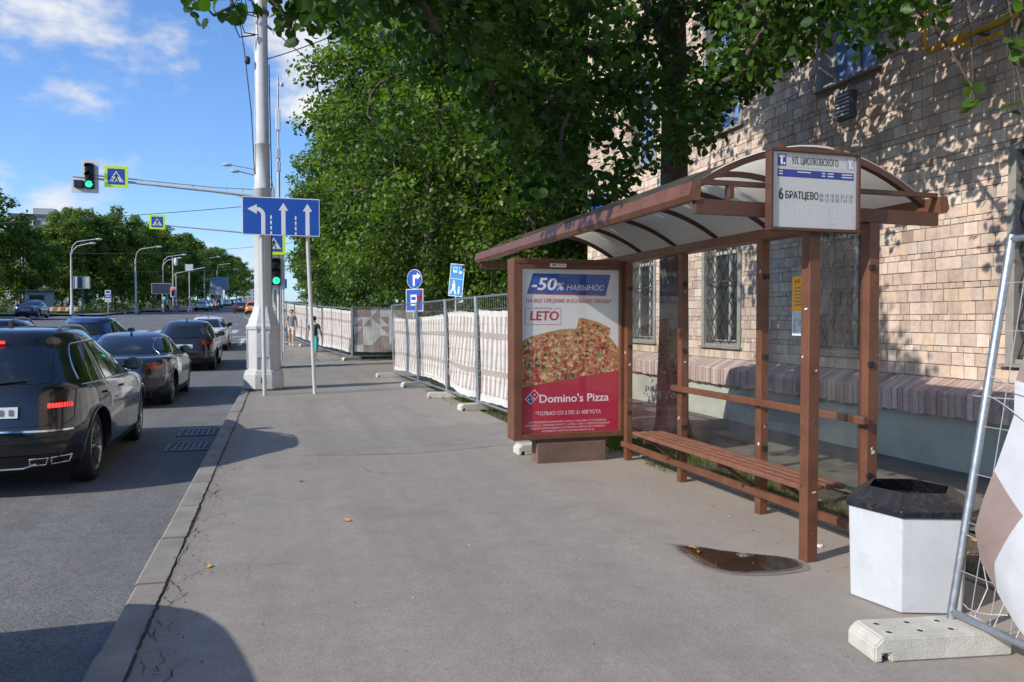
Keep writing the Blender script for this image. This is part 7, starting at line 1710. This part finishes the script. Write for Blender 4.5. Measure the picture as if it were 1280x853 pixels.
def person(label, x, y, rz, h, top, bottom, hair, legs='long', stride=.28, sleeves='short', hands=True, group=None, z=None, bag=None):
    """walking figure, facing -Y when rz = 0; body one skinned surface, clothes as children"""
    th = thing('person', label, 'person', (x, y, g(y) if z is None else z), rz, group); k = h / 1.7; th.scale = (k, k, k)
    st = stride
    hip = {1: (.09, 0, .92), -1: (-.09, 0, .92)}
    knee = {1: (.095, -st * .55, .50), -1: (-.095, st * .25 , .50)}; ank = {1: (.095, -st * .75, .085), -1: (-.095, st * 1.0, .12)}; toe = {1: (.11, -st * .75 - .17, .035), -1: (-.105, st * 1.0 - .15, .04)}
    shd = {s: (s * .165, .0, 1.40) for s in (1, -1)}; elb = {1: (.235, .07, 1.13), -1: (-.235, -.03, 1.13)}; wri = {1: (.245, .04, .89), -1: (-.245, -.17, .93)}
    V, E_, Rr = [], [], []
    pel = chain(V, E_, Rr, [(0, 0, .95)], [(.13, .10)])
    ch = chain(V, E_, Rr, [(0, .0, 1.10), (0, .01, 1.28)], [(.115, .09), (.14, .10)], pel)
    nk = chain(V, E_, Rr, [(0, .01, 1.42), (0, -.0, 1.50)], [(.085, .07), .05], ch)
    hd = chain(V, E_, Rr, [(0, -.015, 1.56), (0, -.01, 1.63), (0, .0, 1.69)], [(.062, .075), (.075, .09), (.05, .06)], nk)
    for s in (1, -1):
        chain(V, E_, Rr, [(hip[s][0], 0, .84), tuple((a + b) / 2 for a, b in zip(hip[s], knee[s])), knee[s], tuple(a * .6 + b * .4 for a, b in zip(knee[s], ank[s])), ank[s], toe[s]], [.085, .078, .056, .054, .036, .03], pel)
        w_ = chain(V, E_, Rr, [shd[s], elb[s], wri[s]], [.05, .038, .027], nk - 1)
        hv = Vector(wri[s]); dn = (hv - Vector(elb[s])).normalized()
        pm = chain(V, E_, Rr, [hv + dn * .05], [(.022, .034)], w_)
        if hands:
            for f, (o_, L) in enumerate(((-.028, .065), (-.010, .078), (.009, .074), (.026, .056))):
                b_ = hv + dn * .075 + Vector((0, o_, 0)); chain(V, E_, Rr, [b_, b_ + dn * L * .55 + Vector((-s * .008, 0, 0)), b_ + dn * L + Vector((-s * .022, 0, 0))], [.0095, .0085, .007], pm)
            b_ = hv + dn * .03 + Vector((0, -.03, 0)); chain(V, E_, Rr, [b_ + Vector((0, -.012, 0)), b_ + dn * .045 + Vector((-s * .01, -.03, 0))], [.011, .008], pm)
    me = skin_mesh(V, E_, Rr, m_skin); bd = link('body', me, th)
    mb = MB()
    for s in (1, -1): mb.lathe([(.002, -.012), (.011, -.006), (.011, .0), (.004, .01)], m_signk, 8, (s * .03, -.083, 1.615), 'Y')
    mb.prism([(-.014, -.082, 1.575), (.014, -.082, 1.575), (.004, -.086, 1.62), (-.004, -.086, 1.62)], (0, -.018, 0), m_skin); mb.box((-.025, -.086, 1.548), (.025, -.08, 1.556), m_redl)
    for s in (1, -1): mb.lathe([(.004, -.012), (.028, -.006), (.028, .006), (.004, .012)], m_skin, 8, (s * .078, .01, 1.605), 'X')
    mb.build('face', th)
    bm = bmesh.new(); bmesh.ops.create_uvsphere(bm, u_segments=18, v_segments=12, radius=1)
    for v in bm.verts:
        q = v.co.copy(); v.co = Vector((q.x * .092, .018 + q.y * .105, 1.645 + q.z * .095))
        if v.co.y < -.045 and v.co.z < 1.67: v.co.y = -.02; v.co.x *= .9
        if v.co.z < 1.60: v.co.z = 1.60 + (v.co.z - 1.60) * .5
    mb = MB(); mb.bm(bm, hair, True); mb.build('hair', th)
    V, E_, Rr = [], [], []   # top
    a = chain(V, E_, Rr, [(0, 0, .90), (0, 0, 1.05), (0, .01, 1.26)], [(.152, .125), (.14, .115), (.158, .122)]); b = chain(V, E_, Rr, [(0, .01, 1.405), (0, .005, 1.455)], [(.10, .085), .062], a)
    for s in (1, -1):
        e = elb[s]; m_ = tuple(a_ * .35 + b_ * .65 for a_, b_ in zip(shd[s], e))
        chain(V, E_, Rr, [shd[s], m_] + ([e, tuple(q * .1 + p * .9 for q, p in zip(e, wri[s]))] if sleeves == 'long' else []), [.066, .06, .05, .04][:4 if sleeves == 'long' else 2], b - 1)
    link('shirt', skin_mesh(V, E_, Rr, top), th)
    V, E_, Rr = [], [], []
    a = chain(V, E_, Rr, [(0, 0, .98), (0, 0, .93)], [(.128, .108), (.138, .112)])
    for s in (1, -1):
        mid_ = tuple((p + q) / 2 for p, q in zip(hip[s], knee[s]))
        if legs == 'short': chain(V, E_, Rr, [(hip[s][0], 0, .835), mid_], [.096, .096], a)
        elif legs == 'crop': chain(V, E_, Rr, [(hip[s][0], 0, .835), mid_, knee[s], tuple(p * .5 + q * .5 for p, q in zip(knee[s], ank[s]))], [.096, .09, .076, .07], a)
        else: chain(V, E_, Rr, [(hip[s][0], 0, .835), mid_, knee[s], tuple(p * .1 + q * .9 for p, q in zip(knee[s], ank[s]))], [.096, .088, .072, .06], a)
    link('trousers' if legs != 'short' else 'shorts', skin_mesh(V, E_, Rr, bottom), th)
    for s in (1, -1):
        A_ = Vector(ank[s]); mb = MB(); mb.bbox((A_.x - .045, A_.y - .20, A_.z - .085), (A_.x + .045, A_.y + .07, A_.z - .01), m_whitep if legs != 'long' else m_dgrey, .025); mb.build('shoe', th)
    if bag:
        mb = MB(); bmm = bmesh.new(); bmesh.ops.create_uvsphere(bmm, u_segments=12, v_segments=8, radius=1)
        for v in bmm.verts: v.co = Vector((-.26 + v.co.x * .06, .0 + v.co.y * .13, .92 + v.co.z * .13))
        mb.bm(bmm, bag, True); mb.tube([(-.26, 0, 1.03), (-.2, .03, 1.42), (-.1, .06, 1.46)], .01, bag, 6); o = mb.build('shoulder_bag', None); o.parent = None
        o.matrix_world = Matrix.LocRotScale(Vector(th.location), Euler((0, 0, rz)), Vector((k, k, k))); tag(o, 'white shoulder bag carried by the woman in the pale top', 'bag')
    return th
c_gr = cloth('grey', (.22, .22, .23)); c_wh = cloth('white', (.68, .67, .65)); c_je = cloth('jeans', (.14, .2, .32)); c_te = cloth('teal', (.03, .40, .40)); c_dk = cloth('dark_green', (.015, .055, .06)); c_bk = cloth('black', (.02, .02, .024)); c_rd = cloth('red', (.45, .05, .04)); c_bl = cloth('blue', (.05, .12, .3))
person('woman in grey t-shirt and white shorts walking towards the camera', .52, 37, R(-8), 1.68, c_gr, c_wh, m_hair, 'short')
person('woman in pale top and blue jeans behind her companion in white shorts', .18, 38.2, R(5), 1.68, c_wh, c_je, m_hairl, 'long', bag=c_wh)
person('person in dark top and teal cropped trousers seen behind the sign post', 1.22, 29.2, R(160), 1.62, c_dk, c_te, m_hair, 'crop', sleeves='short')
gp_ = 'tiny pedestrians across the crossing'
for i, (x, y, tp_c, bt, lab, rz) in enumerate(((-12.6, 97, c_wh, c_bk, 'tiny pedestrian in white left of the red signal', 90), (-11.6, 98, c_rd, c_je, 'tiny pedestrian in red right beside the red signal', 80), (-12.0, 99, c_bl, c_je, 'tiny pedestrian in blue under the red signal', -90), (-10.2, 97.5, c_wh, c_wh, 'tiny pedestrian all in white right of the red signal', 100), (-7.4, 100, c_bk, c_bk, 'tiny dark pedestrian on the far crossing', 90), (-7.8, 101, c_gr, c_bk, 'tiny grey pedestrian on the far crossing, behind the dark one', 90), (-27.2, 90, c_rd, c_bk, 'tiny pedestrian in red at far left under the trees', 90), (-25.9, 90.5, c_gr, c_bk, 'tiny pedestrian in grey at far left by the kiosk', 90))):
    person(lab, x, y, R(rz), 1.72, tp_c, bt, m_hair, 'long', hands=False, group=gp_)

# ---------------------------------------------------------------- things across the street
def flatbox(name, label, cat, x, y, w, z0, z1, front, postmat=m_dgrey, nposts=2, stripes=None):
    th = thing(name, label, cat, (x, y, g(y))); mb = MB()
    for k in range(nposts):
        xx = -w * .3 + k * w * .6 if nposts > 1 else 0; mb.tube([(xx, .05, 0), (xx, .05, z0 + .05)], .06, postmat, 8)
    mb.build('post', th); mb = MB(); mb.bbox((-w / 2, -.06, z0), (w / 2, .06, z1), m_grey, .02); mb.add([(-w / 2 + .05, -.064, z0 + .05), (w / 2 - .05, -.064, z0 + .05), (w / 2 - .05, -.064, z1 - .05), (-w / 2 + .05, -.064, z1 - .05)], [(0, 1, 2, 3)], front)
    if stripes:
        for a, b, m_ in stripes: mb.add([(-w / 2 + w * a, -.068, z0 + .05), (-w / 2 + w * b, -.068, z0 + .05), (-w / 2 + w * b, -.068, z1 - .05), (-w / 2 + w * a, -.068, z1 - .05)], [(0, 1, 2, 3)], m_)
    mb.build('board', th); return th
m_bd = M('billboard_blue', (.25, .33, .48), .5, var=.3, vs=1.); m_bdk = M('billboard_dark', (.05, .055, .09), .4, var=.3); m_cream = M('cream_stripes', (.6, .62, .5), .5)
flatbox('billboard', 'striped pale board on the white street lamp', 'billboard', -18.9, 85.3, 1.5, 2.6, 3.8, m_bdk, stripes=((.1, .25, m_signw), (.55, .68, m_cream), (.72, .95, m_cream)), nposts=1)
flatbox('billboard', 'dark billboard under the trees beyond the bus stop', 'billboard', -13.6, 100, 2.2, 2.2, 3.5, m_bdk)
flatbox('billboard', 'pale blue billboard high beside the far avenue', 'billboard', -10.75, 152, 3.2, 3.2, 5.6, m_bd)
flatbox('notice_board', 'white sign board on an arm above the crossing', 'sign', -10.6, 101, .9, 5.1, 5.9, m_signw, m_grey, 1)
bs = thing('bus_stop_sign', 'blue and white bus stop sign on a thin pole across the street', 'bus stop sign', (-17.1, 88, g(88)))
mb = MB(); mb.tube([(0, .03, 0), (0, .03, 2.4)], .035, m_grey, 8); mb.build('pole', bs)
mb = MB(); mb.bbox((-.28, -.01, 1.25), (.28, .02, 2.5), m_signw, .004); pn = Panel(mb, (-.28, -.011, 1.25), (1, 0, 0), (0, 0, 1)); pn.rect(.03, .42, .53, .8, m_blue); pn.rect(.1, .95, .46, 1.15, m_navy); pn.rect(.1, .1, .46, .3, m_ghost); pn.rect(.12, .55, .44, .68, m_signw, .004); mb.build('sign_plate', bs)
signal('traffic_light', 'red traffic light across the crossing under the dark trees', -12.3, 99.5, g(99.5) + 2.0, False, 'red')
mb = MB(); mb.tube([(0, 0, 0), (0, 0, 6.6)], .07, m_grey, 8); mb.tube([(0, 0, 4.2), (.3, 0, 4.7), (3.6, 0, 5.5)], .05, m_grey, 8); mb.tube([(.35, 0, 0), (.35, 0, 4.6)], .06, m_grey, 8); mb.lathe([(.05, 6.2), (.22, 6.4), (.22, 6.9), (.1, 7.2)], m_whitep, 10, (.35, 0, -.6)); o = mb.build('signal_pole'); o.location = (-12.3, 99.8, g(99.8)); tag(o, 'grey pole with a boom arm holding the red traffic light', 'pole')
signal('traffic_light', 'small green signal on a dark pole left of the red one', -13.45, 101, g(101) + 1.6, False, 'green')
mb = MB(); mb.tube([(0, 0, 0), (0, 0, 3.4)], .07, m_dgrey, 8); o = mb.build('signal_pole'); o.location = (-13.4, 101.2, g(101.2)); tag(o, 'dark pole holding the small green signal', 'pole')
kk = thing('kiosk', 'small pale kiosk under the trees at far left', 'kiosk', (-24.4, 92, g(92)))
mb = MB(); mb.bbox((-1.1, -1, 0), (1.1, 1, 2.3), M('kiosk_wall', (.3, .33, .36), .6), .03); mb.build('wall', kk); mb = MB(); mb.bbox((-1.6, -1.6, 2.31), (1.6, 1.3, 2.45), m_dgrey, .02); mb.build('roof', kk)
mb = MB(); mb.add([(-.7, -1.006, 1.), (.7, -1.006, 1.), (.7, -1.006, 1.9), (-.7, -1.006, 1.9)], [(0, 1, 2, 3)], m_wglass); mb.build('window', kk)
ob_ = thing('barrier', 'orange and white roadwork barrier left of the white street lamp', 'barrier', (-21.4, 87, g(87)))
mb = MB(); mb.bbox((-1.8, -.05, .3), (1.8, .05, .75), M('barrier_orange', (.6, .2, .04), .5), .01); pn = Panel(mb, (-1.8, -.052, .3), (1, 0, 0), (0, 0, 1))
for k in range(5): pn.poly([(.25 + k * .7, .02), (.5 + k * .7, .02), (.65 + k * .7, .43), (.4 + k * .7, .43)], m_signw, .003)
mb.build('board', ob_); mb = MB()
for s in (-1.5, 1.5): mb.bar((s, 0, 0), (s, 0, .3), .06, .06, m_dgrey); mb.box((s - .05, -.3, 0), (s + .05, .3, .05), m_dgrey)
mb.build('leg', ob_)
# buildings in the distance
def block(label, x, y, w, dpt_, h, floors, cols_, wall, rz=0., roofc=m_dgrey):
    th = thing('apartment_block', label, 'building', (x, y, g(min(y, 900)) - 1), rz)
    mb = MB(); mb.box((-w / 2, 0, 0), (w / 2, dpt_, h), wall); mb.build('wall', th)
    mb = MB(); mb.box((-w / 2 - .3, -.3, h + .001), (w / 2 + .3, dpt_ + .3, h + .5), roofc); mb.box((-w * .2, 1, h + .501), (w * .1, 4, h + 1.8), wall); mb.build('roof', th)
    for f in range(floors):
        zz = h * (f + .35) / floors
        for c in range(cols_):
            mb = MB(); xx = -w / 2 + w * (c + .5) / cols_; mb.box((xx - .75, -.04, zz), (xx + .75, -.003, zz + h / floors * .5), m_whitep); mb.box((xx - .65, -.06, zz + .1), (xx + .65, -.041, zz + h / floors * .5 - .1), m_wglass); mb.build('window', th)
m_pale = M('pale_facade', (.42, .43, .44), .9, var=.12, vs=.2); m_yel = M('cream_facade', (.46, .42, .36), .9, var=.12, vs=.2)
block('pale apartment block showing above the trees at far left', -42.5, 165, 12, 12, 17.8, 6, 4, m_pale)
block('pale tower block between the tree tops behind the second street lamp', -36, 230, 13, 12, 15.5, 5, 4, m_yel)
block('hazy pale block closing the end of the avenue', -19, 620, 22, 14, 17, 6, 7, m_pale)
block('long cream block at the far left beyond the trees', -100, 190, 50, 14, 12, 4, 15, m_yel)
block('pale block across the street behind the camera', -48, 20, 14, 60, 15, 5, 5, m_yel)
# overhead cables
def cable(label, a, b, sag, r_=.012, n=18):
    a = Vector(a); b = Vector(b); mb = MB(); mb.tube([a.lerp(b, i / n) - Vector((0, 0, sag * 4 * (i / n) * (1 - i / n))) for i in range(n + 1)], r_, m_cable, 5); o = mb.build('overhead_cable'); tag(o, label, 'cable', 'cables strung over the street')
cable('cable running from the lamp post top down into the maples', (-.3, 18.3, 8.35), (5.6, 24, 6.6), .25)
cable('short cable loop rising right from the lamp post', (-.28, 18.3, 7.5), (3.4, 17.2, 9.2), .15)
cable('cable crossing behind the far crosswalk sign', (-30, 66, 8.2), (-.1, 44, 8.0), .3, .02)
cable('thin cable across the avenue above the far trees', (-22, 92, 8.8), (2.4, 70, 8.6), .5, .02)
cable('lower thin cable across the avenue', (-20, 104, 7.6), (3, 84, 7.6), .4, .02)
